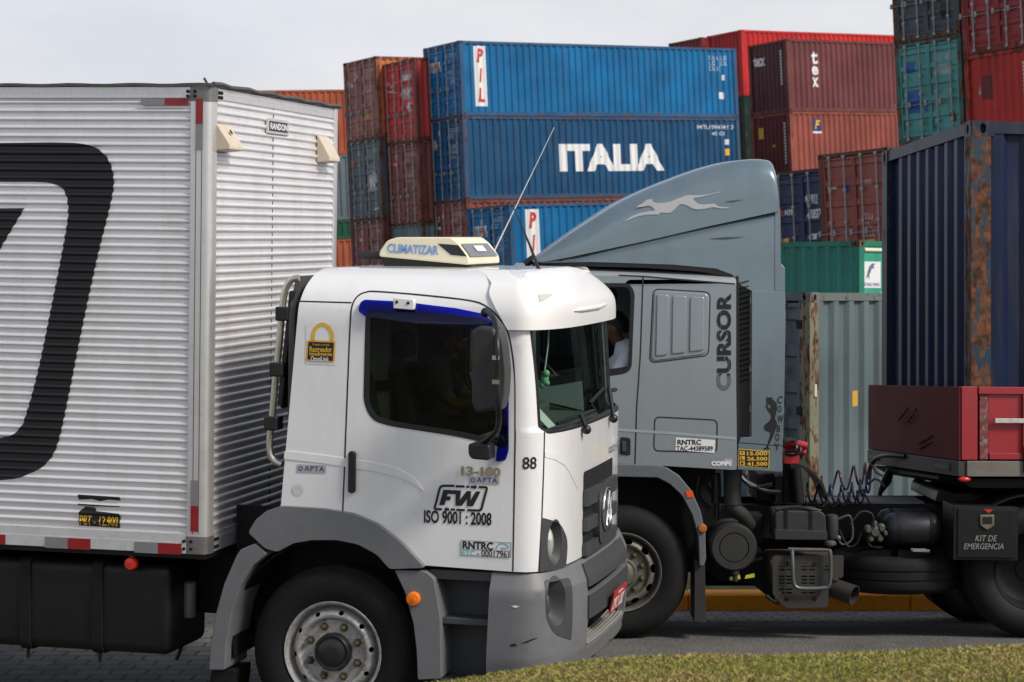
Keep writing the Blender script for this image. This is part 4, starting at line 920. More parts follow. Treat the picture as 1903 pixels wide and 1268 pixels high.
# reflective strips: (pixel box, first colour, second colour, split direction)
def strip(px, m1, m2, vert, y):
    a = S(px[0], px[3], y); b = S(px[2], px[1], y); mm = ((a[0]+b[0])/2, (a[1]+b[1])/2)
    rr = [((a[0], a[1]), (mm[0], b[1]), m1), ((mm[0], a[1]), (b[0], b[1]), m2)] if not vert else [((a[0], mm[1]), (b[0], b[1]), m1), ((a[0], a[1]), (b[0], mm[1]), m2)]
    for p, q, m_ in rr: bb = MB(); bb.box(p[0], y-.0015, p[1], q[0], y+.001, q[1]); bb.obj('reflective_strip', m_, box)
strip((-74, 994, 10, 1008), REFW, REFR, False, -.0125); strip((84, 1002, 168, 1018), REFW, REFR, False, -.0125); strip((250, 1011, 337, 1027), REFW, REFR, False, -.0125)
strip((262, 183, 350, 196), REFW, REFR, False, -.007)
strip((363, 183, 377, 279), REFR, REFW, True, -.0115); strip((354, 893, 369, 988), REFW, REFR, True, -.0115)
# the big slanted emblem painted over the ribs
RZ = sorted(set(round(z, 6) for z, h in RIB))
def ribdec(contours, m, name, off=.0042):
    bm = cut(flat_bm(contours), [], RZ); return finish(mapped(bm, lambda u, v: (u, .012-rib_h(v)-off, v)), name, m, box, angle=50)
oo = crom(FW.poly([(-250, 268), (0, 266), (110, 265), (165, 270), (196, 290), (210, 325), (207, 370), (180, 480), (150, 620), (122, 760), (105, 830), (85, 862), (55, 880), (0, 893), (-200, 896), (-420, 890), (-470, 860), (-450, 780), (-380, 420), (-340, 300), (-300, 275)]), 4, True)
ii = crom(FW.poly([(-230, 338), (0, 338), (90, 340), (118, 354), (126, 385), (122, 430), (95, 570), (70, 690), (48, 770), (35, 797), (0, 814), (-150, 820), (-320, 815), (-350, 785), (-330, 720), (-280, 430), (-262, 360)]), 4, True)
ribdec([oo, ii[::-1]], BLACKD, 'painted_emblem')
ribdec([FW.poly([(-150, 388), (45, 387), (0, 462), (-60, 570), (-140, 700), (-220, 700)])], BLACKD, 'painted_emblem')
sg_ = [FW.poly([(145, 919), (223, 924), (223, 931), (200, 929), (185, 932), (170, 928), (145, 929)]), FW.poly([(145, 936), (223, 941), (222, 943), (145, 939)]), FW.poly([(150, 948), (158, 942), (176, 944), (178, 950), (222, 955), (223, 960), (222, 982), (146, 977), (146, 953)])]
for c in sg_: ribdec([c], BLACKD, 'load_sign')
a = S(148, 976); b = S(219, 961); tbm = cut(text_bm('PBT - 12.900', a[0], a[1], b[0], b[1], .015), [], RZ)
finish(mapped(tbm, lambda u, v: (u, .012-rib_h(v)-.0062, v)), 'load_lettering', YELD, box)
# vents and maker's plate on the front wall
def scoop(px):
    q = [FW.onx(a, b, BX1) for a, b in px]; (y0, z1), (y1, _), (_, z0) = q[0], q[1], q[2]; s = MB(); d = .10
    v = [(BX1, y0, z1), (BX1, y1, z1), (BX1+.02, y0, z1-.01), (BX1+.02, y1, z1-.01), (BX1+d, y0, z0+.03), (BX1+d, y1, z0+.03), (BX1+d, y0, z0), (BX1+d, y1, z0), (BX1, y0, z0-.01), (BX1, y1, z0-.01)]
    s.add(v, [(0, 1, 3, 2), (2, 3, 5, 4), (4, 5, 7, 6), (6, 7, 9, 8), (0, 2, 4, 6, 8), (1, 9, 7, 5, 3), (0, 8, 9, 1)]); so = s.obj('vent_scoop', mat('vent_cream', (.62, .53, .42), .55, var=.1, dirt=.3, dirt_col=(.35, .28, .2)), box, bevel=.01, seg=3); return so, (y0, y1, z0, z1)
so, (y0, y1, z0, z1) = scoop([(399, 229), (424, 229), (424, 281)])
hb_ = MB(); hb_.lathe([(.016, 0), (.016, .003)], (0, 0, 0), 'z', 10, M=Matrix.Translation((BX1+.062, (y0+y1)/2, (z0+z1)/2+.03)) @ Matrix.Rotation(math.radians(60), 4, 'Y')); hb_.obj('vent_hole', BLACKD, so)
scoop([(588, 251), (607, 251), (607, 302)])
q0 = FW.onx(494, 219, BX1); q1 = FW.onx(533, 253, BX1); nb2 = MB(); nb2.box(BX1, q0[0], q1[1], BX1+.014, q1[0], q0[1]); npz = nb2.obj('maker_plate', ALUF, box, bevel=.004)
nb3 = MB(); nb3.box(BX1+.013, q0[0]+.03, q1[1]+.018, BX1+.016, q1[0]-.03, q0[1]-.018); nb3.obj('plate_field', BLACKD, npz)
finish(mapped(text_bm('RANDON', q0[0]+.04, q1[1]+.028, q1[0]-.04, q0[1]-.028, .04), lambda u, v: (BX1+.018, u, v)), 'plate_lettering', WHITED, npz)
# ------------------------------------------------------------------ the grey tractor unit (faces left)
MG = Matrix.Translation(((1157-CX)*16.7/F, 16.7, 0)); FG = Frame(MG); G = FG.on
TG = thing('tractor_unit', 'grey sleeper cab tractor with greyhound emblem on its roof fairing', 'truck', MG)
GP = mat('grey_metallic_paint', (.285, .325, .345), .30, .35, var=.07, scale=1.3, coat=.5, dirt=.22, dirt_col=(.17, .175, .17), streak=1)
GPF = mat('grey_fairing_paint', (.19, .25, .285), .26, .4, var=.16, scale=1.0, coat=.5, dirt=.4, dirt_col=(.12, .15, .16), streak=1)
GSTRIPE = mat('pale_trim', (.42, .46, .50), .3, .4)
def gslab(name, px, y0, y1, m, parent=None, r=.01, bevel=.01, holes=(), seg=3, yref=None):
    yr = y0 if yref is None else yref; b = MB(); c = rpoly(FG.poly(px, yr), r) if r else FG.poly(px, yr)
    b.prism([c]+[FG.poly(h, yr) if not isinstance(h[0][0], float) else h for h in holes] if holes else c, y0, y1); return b.obj(name, m, parent or TG, bevel=bevel, seg=seg)
GW = 2.36
def gdec(cs, m, parent, name, y=0.0, off=.003): return finish(mapped(flat_bm(cs), lambda u, v: (u, y-off, v)), name, m, parent)
def gtext(body, px, m, parent, bold=.01, shear=0, y=0.0, off=.004, name='lettering', spacing=1.0):
    a = G(px[0], px[3], y); b = G(px[2], px[1], y)
    return finish(mapped(text_bm(body, a[0], a[1], b[0], b[1], bold, shear, spacing=spacing), lambda u, v: (u, y-off, v)), name, m, parent)
# cab flanks with window openings
gwin = rpoly(FG.poly([(1000, 535), (1080, 530), (1168, 530), (1176, 545), (1170, 690), (1120, 697), (1020, 715), (1000, 700)]), [.03, .1, .06, .03, .06, .1, .1, .03])
flank_px = [(940, 560), (965, 512), (1195, 512), (1368, 527), (1368, 700), (1370, 874), (1230, 866), (1150, 862), (960, 850), (930, 840), (928, 700)]
fl_c = rpoly(FG.poly(flank_px), [.05, .08, 0, .02, 0, .03, 0, 0, 0, .03, .1])
for y0, y1 in ((0, .045), (GW-.045, GW)):
    b = MB(); b.prism([fl_c, gwin[::-1]], y0, y1); fo = b.obj('cab_flank', GP, TG, bevel=.012, seg=3)
    if y0 == 0: flank = fo
    else: finish(mapped(flat_bm([gwin]), lambda u, v: (u, y0+.02, v)), 'side_window', glass('tinted_glass', (.025, .032, .028), 1.3), TG)
rt = MB(); x0, zt = G(965, 512); x1, zt2 = G(1368, 527)
zc = G(1000, 492, .1)[1]; zc2 = G(1365, 508, .1)[1]
sec = lambda x, z0, z1: [Vector((x, .0, z0-.03)), Vector((x, .004, z0+.02)), Vector((x, .03, z0+(z1-z0)*.55)), Vector((x, .10, z0+(z1-z0)*.88)), Vector((x, .3, z1)), Vector((x, GW/2, z1+.03)), Vector((x, GW-.3, z1)), Vector((x, GW-.10, z0+(z1-z0)*.88)), Vector((x, GW-.03, z0+(z1-z0)*.55)), Vector((x, GW-.004, z0+.02)), Vector((x, GW, z0-.03))]
rows = []
for i in range(13):
    t = i/12; rows.append(sec(x0-.02+(x1-x0+.02)*t, zt+(zt2-zt)*t, zc+(zc2-zc)*t))
fr0 = [Vector((p.x-.12, .1+(p.y)*(GW-.2)/GW, p.z-.12)) for p in rows[0]]; rows = [fr0]+rows
k_ = len(rows[0]); rt.add([p for r in rows for p in r], [(i*k_+j, (i+1)*k_+j, (i+1)*k_+j+1, i*k_+j+1) for i in range(len(rows)-1) for j in range(k_-1)])
groof = rt.obj('cab_roof', mat('lit_roof_grey', (.36, .38, .39), .35, .3, var=.08, coat=.3), TG, angle=50)  # roof grey lightened to carry the light falling on it
gt_ = MB(); a = Vector((x0, .018, zt+.015)); b_ = Vector((x1, .018, zt2+.015)); gt_.tube([a, b_], .012, 8); gt_.obj('roof_gutter', GSTRIPE, groof)
rk = MB(); rk.tube([(G(1010, 497, .25)[0], .25, G(1010, 497, .25)[1]), (G(1170, 504, .25)[0], .25, G(1170, 504, .25)[1])], .014, 8); rk.obj('roof_rail', BLACKP, groof)
# nose, back wall, floor
xb = G(1366, 700)[0]; xf = G(930, 700)[0]; zfl = G(1150, 860)[1]; zlo = G(1370, 872)[1]
nz = MB(); nz.box(xf-.08, .06, zfl, xf+.03, GW-.06, 2.0); nz.obj('cab_nose', GP, TG, bevel=.04)
gs = MB(); gs.add([(xf-.08, .1, 2.0), (xf-.08, GW-.1, 2.0), (x0-.13, GW-.15, zt-.06), (x0-.13, .15, zt-.06)], [(0, 1, 2, 3)]); gs.obj('windscreen', GLASS_FRONT, TG)
bw_ = MB(); bw_.box(xb-.06, .04, zlo, xb-.01, GW-.04, zt2+.05); bw_.obj('cab_rear_wall', GP, TG)
fw_ = MB(); fw_.box(xf, .05, zfl, xb-.05, GW-.05, zfl+.06); fw_.box(xf+1.12, .06, zfl+.05, xf+1.16, GW-.06, zt2-.02); fw_.box(xf, .25, 1.35, xf+.35, GW-.25, 1.95); fw_.obj('cab_interior', INNER, TG)
gg = finish(mapped(flat_bm([rpoly(FG.poly([(1000, 704), (1120, 688), (1172, 681), (1170, 690), (1120, 697), (1020, 715)]), .01)]), lambda u, v: (u, .02, v)), 'window_frame', BLACKP, TG, solid=.02, axis=(0, 1.18))
finish(mapped(flat_bm(stroke(gwin, .03, True)), lambda u, v: (u, -.002, v)), 'window_frame', BLACKP, TG, solid=.012, axis=(0, 1.18))
sp_ = MB(); sp_.prism(rpoly([(G(1160, 690)[0], 1.45), (G(1206, 690)[0], 1.45), (G(1212, 600)[0], 2.35), (G(1190, 600)[0], 2.35), (G(1178, 660)[0], 1.85)], .03), .26, .64); sp_.box(G(1040, 690)[0], .22, 1.30, G(1150, 690)[0], .7, 1.5); sp_.obj('seat', mat('seat_cloth', (.045, .05, .05), .9), TG, bevel=.03)
cu2 = MB(); cu2.grid(lambda a, b: Vector((G(1176, 560)[0]+.25*a, .1+.02*math.sin(a*30), 1.7+.95*b)), 20, 3); cu2.obj('cab_curtain', mat('curtain_dark', (.05, .055, .05), .9), TG)
swg = MB(); SG = Matrix.Translation((G(1035, 690, .45)[0], .46, 1.98)) @ Matrix.Rotation(math.radians(50), 4, 'Y'); swg.tube([SG @ Vector((.21*math.cos(a), .21*math.sin(a), 0)) for a in [2*PI*i/24 for i in range(24)]], .015, 8, True); swg.tube([SG @ Vector((0, 0, 0)), SG @ Vector((0, 0, -.4))], .03, 8); swg.tube([SG @ Vector((0, -.2, 0)), SG @ Vector((0, .2, 0))], .014, 6); swg.obj('steering_wheel', BLACKP, TG)
# seams, trim, bunk panel, locker
for c in ([(1195, 514), (1190, 660), (1183, 760), (1180, 864)], [(1150, 512), (1195, 514), (1366, 528)]):
    gdec(stroke(FG.poly(c), .011), SEAM, flank, 'panel_seam', off=.0015)
gdec(stroke(FG.poly([(960, 786), (1153, 799), (1260, 806), (1368, 815)]), .020), GSTRIPE, flank, 'trim_stripe', off=.003)
bpx = [(1216, 540), (1318, 546), (1315, 658), (1210, 672)]
gslab('bunk_panel', bpx, -.012, .01, GP, flank, r=.05, bevel=.008)
gdec(stroke(rpoly(FG.poly([(1214, 537), (1320, 543), (1317, 661), (1207, 675)]), .05), .008, True), SEAM, flank, 'panel_seam', off=.0016)
for c in ([(1221, 547), (1243, 548), (1241, 660), (1218, 663)], [(1250, 549), (1276, 550), (1274, 656), (1248, 659)], [(1283, 551), (1309, 552), (1308, 651), (1281, 655)]): gslab('bunk_panel_rib', c, -.024, -.005, GP, flank, r=.02, bevel=.009)
gdec(stroke(rpoly(FG.poly([(1217, 775), (1333, 781), (1332, 841), (1215, 838)]), .04), .010, True), SEAM, flank, 'locker_seam', off=.0018)
hd = gslab('door_handle', [(1153, 812), (1172, 814), (1172, 847), (1152, 845)], -.008, .01, BLACKP, TG, r=.02, bevel=.006)
hb3 = MB(); x, z = G(1160, 830); hb3.box(x-.02, -.022, z-.04, x+.012, -.006, z+.04); hb3.obj('handle_lever', DGREYP, hd, bevel=.006)
rs2 = gdec([rpoly(FG.poly([(1256, 813), (1329, 818), (1328, 842), (1255, 837)]), .004)], WHITED, flank, 'registration_sticker', off=.004)
gtext('RNTRC', (1259, 817, 1303, 827), BLACKD, rs2, .03, off=.006); gtext('TAC-44389589', (1257, 829, 1325, 838), BLACKD, rs2, .02, off=.006)
gtext('COFIPE', (1322, 857, 1360, 866), WHITED, flank, .06, name='dealer_lettering'); gtext('IVECO', (1347, 853, 1360, 857), WHITED, flank, .02, name='dealer_lettering')
# vertical striped lettering on the rear of the flank (reads upwards), fading at its foot
tb = text_bm('CURSOR', 0, 0, 1, 1, .045)
cutv = [k/7 for k in range(8)]
cut(tb, [1/6-.01, 2/6-.03], cutv+[c+.055 for c in cutv])
p0 = G(1332, 726); p1 = G(1359, 545)
def stripes(bm, lo, hi):
    out = [f for f in bm.faces if not (lo <= f.calc_center_median().x < hi) or (f.calc_center_median().y*7 % 1) < .19]
    bmesh.ops.delete(bm, geom=out, context='FACES'); return bm
for lo, hi, m_ in ((.15, 1.1, BLACKD), (-.1, .15, mat('faded_decal', (.11, .125, .13), .45))):
    t2 = stripes(tb.copy(), lo, hi)
    finish(mapped(t2, lambda u, v: (p0[0]+(p1[0]-p0[0])*(1-v), -.004, p0[1]+(p1[1]-p0[1])*u)), 'engine_lettering', m_, flank)
tb.free()
# louvred intake behind the cab
lv = MB(); q = FG.poly([(1369, 515), (1394, 517), (1393, 812), (1371, 810)], .05); lv.prism(q, .05, .5); lvo = lv.obj('air_intake', BLACKP, TG, bevel=.006)
x0_, _ = G(1373, 600, .02); x1_, _ = G(1392, 600, .02)
lz = MB()
for i in range(20):
    za = G(1380, 524+i*9.6, .03)[1]; lz.add([(x0_, .05, za-.014), (x1_, .05, za+.006), (x1_, .018, za+.012), (x0_, .018, za-.008), (x0_, .05, za-.024), (x1_, .05, za-.004)], [(0, 1, 2, 3), (3, 2, 5, 4)])
lz.obj('intake_louvres', DGREYP, lvo, solid=.004); gslab('intake_edge', [(1367, 513), (1373, 513), (1375, 835), (1369, 835)], .02, .06, BLACKP, TG, bevel=.004)
# side fairing with its marks
sf = gslab('side_fairing', [(1397, 541), (1459, 541), (1460, 600), (1457, 760), (1453, 878), (1371, 873), (1372, 826), (1376, 814), (1396, 812)], -.005, .05, GPF, TG, r=.008, bevel=.015)
gdec(stroke(FG.poly([(1374, 823), (1454, 829)], -.005), .006), SEAM, sf, 'panel_seam', y=-.005, off=.0015)
ww = gdec([FG.poly([(1373, 834), (1430, 839), (1429, 871), (1372, 866)], -.005)], YELD, sf, 'load_sign', y=-.005, off=.002)
gdec([FG.poly([(1374.2, 835.3), (1428.8, 840.2), (1427.8, 869.7), (1373.2, 864.7)], -.005)], BLACKD, ww, 'load_sign_field', y=-.005, off=.0035)
for k, (a, t) in enumerate((('T', '15.000'), ('L', '26.500'), ('B', '41.500'))):
    yy_ = 838+k*9.6
    gdec([FG.poly([(1375, yy_), (1384, yy_+.5), (1384, yy_+8), (1375, yy_+7.4)], -.005)], YELD, ww, 'load_letter', y=-.005, off=.005)
    gtext(a, (1377, yy_+1.4, 1382, yy_+6.4), BLACKD, ww, .03, y=-.005, off=.0065); gtext(t, (1388, yy_+1.4, 1426, yy_+8.6), YELD, ww, .03, y=-.005, off=.005)
# hatted dancer silhouette (traced, x6.341 enlargement at 1390,700) and the word beside it
Zc = lambda pts: FG.poly([(1390+a/6.341, 700+b/6.341) for a, b in pts], -.005)
body = [(215, 262), (222, 240), (250, 248), (286, 241), (288, 268), (310, 282), (338, 315), (345, 372), (330, 440), (318, 490), (345, 555), (330, 600), (322, 640), (300, 700), (262, 780), (240, 815), (246, 852), (270, 845), (274, 852), (240, 860), (170, 856), (212, 832), (232, 790), (262, 690), (262, 660), (200, 630), (186, 595), (200, 565), (250, 528), (274, 490), (268, 445), (228, 395), (210, 350), (222, 310), (216, 285)]
gdec([Zc(body), Zc([(228, 322), (262, 336), (266, 352), (256, 385), (238, 360)])[::-1], Zc([(258, 594), (270, 600), (264, 615)])[::-1]], BLACKD, sf, 'dancer_silhouette', y=-.005, off=.003)
for ch_, (a, b, c, d) in zip('COWBOY', [(345, 230, 410, 318), (350, 340, 396, 420), (345, 452, 420, 545), (340, 570, 382, 655), (322, 672, 370, 760), (312, 785, 372, 868)]):
    gtext(ch_, (1390+a/6.341, 700+b/6.341, 1390+c/6.341, 700+d/6.341), BLACKD, sf, .02, .15 if ch_ == 'C' else 0, y=-.005)
# roof fairing: two shells swept across the cab width
def shell_loft(name, top_px, bot_px, y, m, rad, n=60, parent=None, crown=.03, inset=0.0):
    T = FG.poly(top_px, y); B_ = FG.poly(bot_px, y)
    def interp(P, x):
        for (a, b), (c, d) in zip(P, P[1:]):
            if a <= x <= c: return b+(d-b)*(x-a)/max(1e-9, c-a)
        return P[0][1] if x < P[0][0] else P[-1][1]
    T = [(p[0], p[1]) for p in crom(T, 8)]
    xa, xz = max(T[0][0], B_[0][0]), min(T[-1][0], B_[-1][0]); b = MB(); rows = []
    for i in range(n+1):
        x = xa+(xz-xa)*i/n; zt_, zb_ = interp(T, x), interp(B_, x); h = max(.004, zt_-zb_); r = min(rad, h*.7)
        half = [(y, zb_)]+[(y, zb_+(h-r)*.5)]+[(y+r*1.25*(1-math.cos(a)), zb_+h-r+r*math.sin(a)) for a in [PI/2*k/9 for k in range(10)]]+[(y+r*1.25+.35, zt_+crown*.6)]
        row = [Vector((x, p, q)) for p, q in half]; rows.append(row+[Vector((x, GW/2, zt_+crown))]+[Vector((x, GW-p.y, p.z)) for p in row[::-1]])
    k = len(rows[0]); b.add([p for r_ in rows for p in r_], [(i*k+j, (i+1)*k+j, (i+1)*k+j+1, i*k+j+1) for i in range(n) for j in range(k-1)]+[tuple(range(k)), tuple(n*k+j for j in range(k-1, -1, -1))])
    return b.obj(name, m, parent or TG, angle=45)
low_f = shell_loft('roof_fairing_base', [(1004, 484), (1060, 474), (1200, 440), (1320, 414), (1450, 390)], [(1004, 489), (1100, 487), (1250, 492), (1330, 499), (1362, 511), (1376, 530), (1398, 541), (1450, 541)], .035, GPF, .05)
upf = shell_loft('roof_fairing', [(990, 484), (1004, 474), (1050, 439), (1100, 405), (1150, 374), (1200, 350), (1250, 330), (1300, 312), (1350, 299), (1400, 293), (1425, 294), (1437, 298), (1444, 312), (1448, 350)], [(990, 487), (1010, 487), (1060, 478), (1200, 448), (1320, 420), (1451, 392)], .0, GPF, .17, n=110)
gslab('fairing_tail', [(1440, 392), (1450, 391), (1451, 490), (1459, 498), (1459, 541), (1440, 541)], .03, .2, GPF, TG, r=.006, bevel=.012)
gslab('fairing_shadow_band', [(1006, 489), (1100, 487), (1250, 491), (1330, 498), (1364, 511), (1378, 530), (1384, 541), (1374, 541), (1368, 528), (1350, 514), (1300, 505), (1200, 498), (1050, 494)], .04, .12, BLACKP, TG, bevel=.006)  # black band put in for the shadow gap under the fairing
x, z = G(1042, 479, .02); ph = MB(); ph.lathe([(.025, .02), (.03, .05)], (x, 0, z), 'y', 14); ph.obj('fairing_pivot', BLACKP, TG)
bk2 = MB(); bk2.tube([(G(975, 492, .2)[0], .2, G(975, 492, .2)[1]), (G(995, 478, .2)[0], .2, G(995, 478, .2)[1])], .03, 8); bk2.obj('fairing_bracket', BLACKP, TG)
# running greyhound, traced (x7.612 enlargement at 1120,340)
Zh = lambda pts: FG.poly([(1120+a/7.612, 340+b/7.612) for a, b in pts], 0)
hound = crom([(312, 545), (400, 480), (520, 430), (640, 405), (745, 388), (668, 326), (600, 335), (500, 345), (484, 332), (560, 290), (625, 240), (706, 232), (700, 250), (740, 280), (810, 287), (880, 285), (980, 258), (1080, 215), (1190, 178), (1260, 174), (1380, 175), (1500, 160), (1660, 124), (1664, 134), (1500, 172), (1380, 203), (1282, 220), (1310, 265), (1370, 300), (1440, 305), (1575, 296), (1620, 325), (1690, 343), (1772, 345), (1772, 358), (1680, 362), (1610, 352), (1560, 343), (1450, 366), (1350, 376), (1270, 362), (1200, 325), (1140, 303), (1090, 308), (1040, 350), (990, 400), (930, 428), (820, 420), (785, 448), (640, 450), (500, 475), (400, 510), (318, 546)], 2, True)
gdec([Zh(hound)], mat('silver_decal', (.50, .50, .51), .4, .2), upf, 'greyhound_emblem', off=.006)
for pts in ([(1345, 376), (1360, 373), (1384, 371), (1360, 376)], [(1316, 444), (1345, 441), (1388, 440), (1350, 445)]): gdec([FG.poly(pts, 0)], mat('scuff_grey', (.05, .06, .065), .6), upf, 'scuff', y=.0 if pts[0][1] < 400 else .035, off=.004)
# front wheel arch and flap
arch_c = [(1130, 862), (1225, 865), (1240, 870), (1262, 884), (1285, 912), (1302, 950), (1311, 990), (1312, 1040), (1308, 1052), (1300, 1052), (1298, 1000), (1287, 958), (1268, 922), (1245, 900), (1222, 888), (1130, 886)]
GARCH = mat('arch_grey_plastic', (.115, .13, .14), .5, var=.08, dirt=.3, dirt_col=(.07, .07, .065), bump=.1)
ga = gslab('wheel_arch', arch_c, -.02, .45, GARCH, TG, r=.01, bevel=.02)
gdec([rpoly(FG.poly([(1274, 912), (1287, 912), (1290, 924), (1277, 925)], -.02), .005)], mat('orange_reflector', (.75, .09, .015), .3, coat=.5), ga, 'arch_reflector', y=-.02, off=.006)
x, z = G(1305, 982, -.02); am = MB(); am.lathe([(.034, -.02), (.034, -.035), (.026, -.044), (.006, -.046)], (x, 0, z), 'y', 20); am.obj('marker_lamp', mat('dusty_amber', (.40, .12, .03), .45, var=.3), ga)
gslab('mud_flap', [(1291, 1040), (1310, 1048), (1312, 1158), (1290, 1156)], .03, .42, mat('flap_rubber', (.02, .02, .02), .7, var=.3), TG, r=.0, bevel=.004)
GRIM = mat('dusty_wheel_steel', (.15, .145, .125), .55, .3, var=.2, scale=10, dirt=.7, dirt_col=(.06, .053, .04))
for yy_, sd in ((.05, -1), (GW-.05, 1)): wheel_parts(TG, 0.0, yy_, .507-(.0 if sd < 0 else .17), .505, .29, GRIM, 'large', 10, side=sd, hubm=GRIM)
RX = G(1925, 1062)[0]                                   # rear axle: twin wheels, their dished rims deep inside
for yy_, sd in ((.08, -1), (.42, -1), (GW-.08, 1), (GW-.42, 1)):
    wo = wheel_parts(TG, RX, yy_, .507-(.0 if sd < 0 else .17), .505, .29, GRIM, detail=False)
    wo.material_slots[0].material = UNDER  # near-black chassis colour stands in for shade on the rear tyres
    b = MB(); b.lathe([(.29, yy_-sd*.03), (.27, yy_-sd*.06), (.25, yy_-sd*.2), (.18, yy_-sd*.24), (.02, yy_-sd*.22)], (RX, 0, .507), 'y', 36, caps=False); b.obj('rim', UNDER, wo)
mgd = MB(); mgd.grid(lambda a, b: Vector((RX+.60*math.cos(PI*(.10+.80*a)), .06+.66*b, .50+.60*math.sin(PI*(.10+.80*a)))), 20, 2); mgd.obj('rear_wheel_shade', UNDER, TG, solid=.01)  # added sheet over the rear wheels, there to shade them
# chassis and what hangs on it
XE = G(1990, 1000)[0]
fr = MB(); zr = G(1600, 938, .72)[1]
for y in (.72, 1.42): fr.box(-.9, y, zr-.27, XE+.3, y+.09, zr)
for x in (.6, 1.3, 2.1, 3.0): fr.box(x, .8, zr-.22, x+.1, 1.42, zr-.04)
fr.box(-.8, .5, .45, .75, GW-.5, zfl-.02); fr.tube([(0, .3, .5), (0, GW-.3, .5)], .07, 10); fr.tube([(G(1925, 1062)[0], .3, .5), (G(1925, 1062)[0], GW-.3, .5)], .09, 10); fr.obj('chassis', UNDER, TG, bevel=.006)
dk_ = MB(); dk_.box(G(1440, 940, .7)[0], .73, zr+.002, G(1720, 940, .7)[0], 1.2, zr+.02); dk_.obj('catwalk', mat('worn_catwalk', (.16, .155, .145), .5, .5, var=.4, scale=15, dirt=.5), TG, bevel=.004)
ft_ = MB(); ft_.prism(rpoly([(1.85, .16), (2.38, .16), (2.38, .80), (1.85, .80)], .06), G(1292, 1000, 2)[0], G(1800, 1000, 2)[0], 'x'); ft_.obj('far_fuel_tank', UNDER, TG, bevel=.02)
def gcyl(name, px, r, y0, y1, m, axis='y', prof=None, parent=None, n=32):
    x, z = G(px[0], px[1], y0); b = MB(); b.lathe(prof or [(r*.94, y0), (r, y0+.02), (r, y1)], (x, 0, z), 'y', n); return b.obj(name, m, parent or TG)
DUSTK = mat('dusty_black', (.022, .022, .0215), .62, var=.25, scale=8, dirt=.45, dirt_col=(.045, .042, .036))
can = gcyl('air_filter', (1364, 1018), .18, .06, .5, DUSTK, prof=[(.02, .05), (.105, .05), (.110, .062), (.116, .05), (.165, .05), (.178, .07), (.182, .12), (.172, .15), (.18, .18), (.18, .5)])
dn = MB(); x, z = G(1366, 1062, .1); dn.tube([(x, .1, z+.02), (x, .1, z-.02)], .035, 12); dn.tube([(x, .1, z-.02), (x+.005, .1, z-.075)], .02, 10); dn.obj('filter_drain', DUSTK, can)
for a in (0, 1): 
    b = MB(); c = FG.poly([(1356, 1073), (1375, 1069), (1376, 1076), (1357, 1079)] if a == 0 else [(1386, 1070), (1402, 1066), (1403, 1073), (1384, 1076)], .1); b.prism(c, .1, .12); b.obj('hi_vis_tag', mat('hi_vis_yellow', (.55, .58, .03), .6, var=.3, scale=30), can)
pi_ = MB(); gp = lambda px, py, y: Vector((lambda a: (a[0], y, a[1]))(G(px, py, y)))
pi_.tube([gp(1362, 872, .18), gp(1361, 934, .18)], [.072, .066], 20); pi_.tube([gp(1361, 933, .18), gp(1361, 937, .18)], .072, 20); pi_.tube(crom([gp(1361, 934, .18), gp(1364, 944, .18), gp(1380, 958, .22), gp(1393, 978, .3)], 4), .055, 14); pi_.obj('intake_pipe', DUSTK, TG, angle=50)
hf = MB(); pts = [gp(1330+1.5*math.sin(i*.1), 880+i*2.2, .3) for i in range(26)]; hf.tube(pts, [.036+.004*(i % 2) for i in range(26)], 12); hf.tube([gp(1333, 930, .3), gp(1331, 965, .3)], .02, 8); hf.obj('bellows_hose', BLACKP, TG, angle=80)
for pts in ([(1300, 885), (1296, 915), (1306, 935), (1318, 945)], [(1310, 900), (1335, 940), (1330, 960)], [(1375, 885), (1400, 905), (1435, 900)], [(1385, 895), (1420, 912), (1450, 915)]):
    b = MB(); b.tube(crom([gp(px, py, .35) for px, py in pts], 5), .018, 6); b.obj('cable', BLACKP, TG)
du = MB(); du.box(G(1300, 880, .6)[0], .6, G(1300, 935, .6)[1], G(1320, 880, .6)[0], .9, G(1300, 880, .6)[1]); du.obj('engine_duct', UNDER, TG, bevel=.01)
du = MB(); du.box(G(1392, 940, .4)[0], .35, G(1392, 1010, .4)[1], G(1416, 940, .4)[0], .6, G(1392, 955, .4)[1]); du.obj('filter_bracket', UNDER, TG, bevel=.01)
du = MB(); du.box(G(1408, 875, .7)[0], .7, G(1408, 932, .7)[1], G(1440, 875, .7)[0], 1.4, G(1400, 880, .7)[1]); du.obj('exhaust_shield', UNDER, TG, bevel=.01)
en = MB(); en.prism(rpoly(FG.poly([(1316, 1060), (1440, 1040), (1440, 1120), (1425, 1108), (1400, 1086), (1330, 1078)], .55), .06), .55, 1.7); en.obj('engine_sump', UNDER, TG, bevel=.03)
bt_ = gslab('battery_box', [(1440, 952), (1452, 949), (1525, 950), (1534, 957), (1537, 1005), (1441, 1004)], -.01, .38, DUSTK, TG, r=.02, bevel=.018)
for q in (1461, 1507):
    s_ = MB(); x, z0 = G(q, 1004, -.012); s_.box(x-.012, -.016, z0, x+.012, .0, G(q, 949, -.012)[1]+.01); s_.obj('battery_strap', UNDER, bt_)
gslab('battery_ledge', [(1440, 984), (1537, 987), (1538, 1004), (1440, 1003)], -.022, .1, DUSTK, bt_, r=.01, bevel=.006)
lc = MB(); lc.tube(crom([gp(1442, 948, .0), gp(1470, 944, .02), (gp(1500, 946, .0)), gp(1525, 950, .02)], 5), .014, 6); lc.tube(crom([gp(1436, 960, .05), gp(1445, 945, .1), gp(1490, 941, .1)], 5), .012, 6); lc.obj('cable', BLACKP, TG)
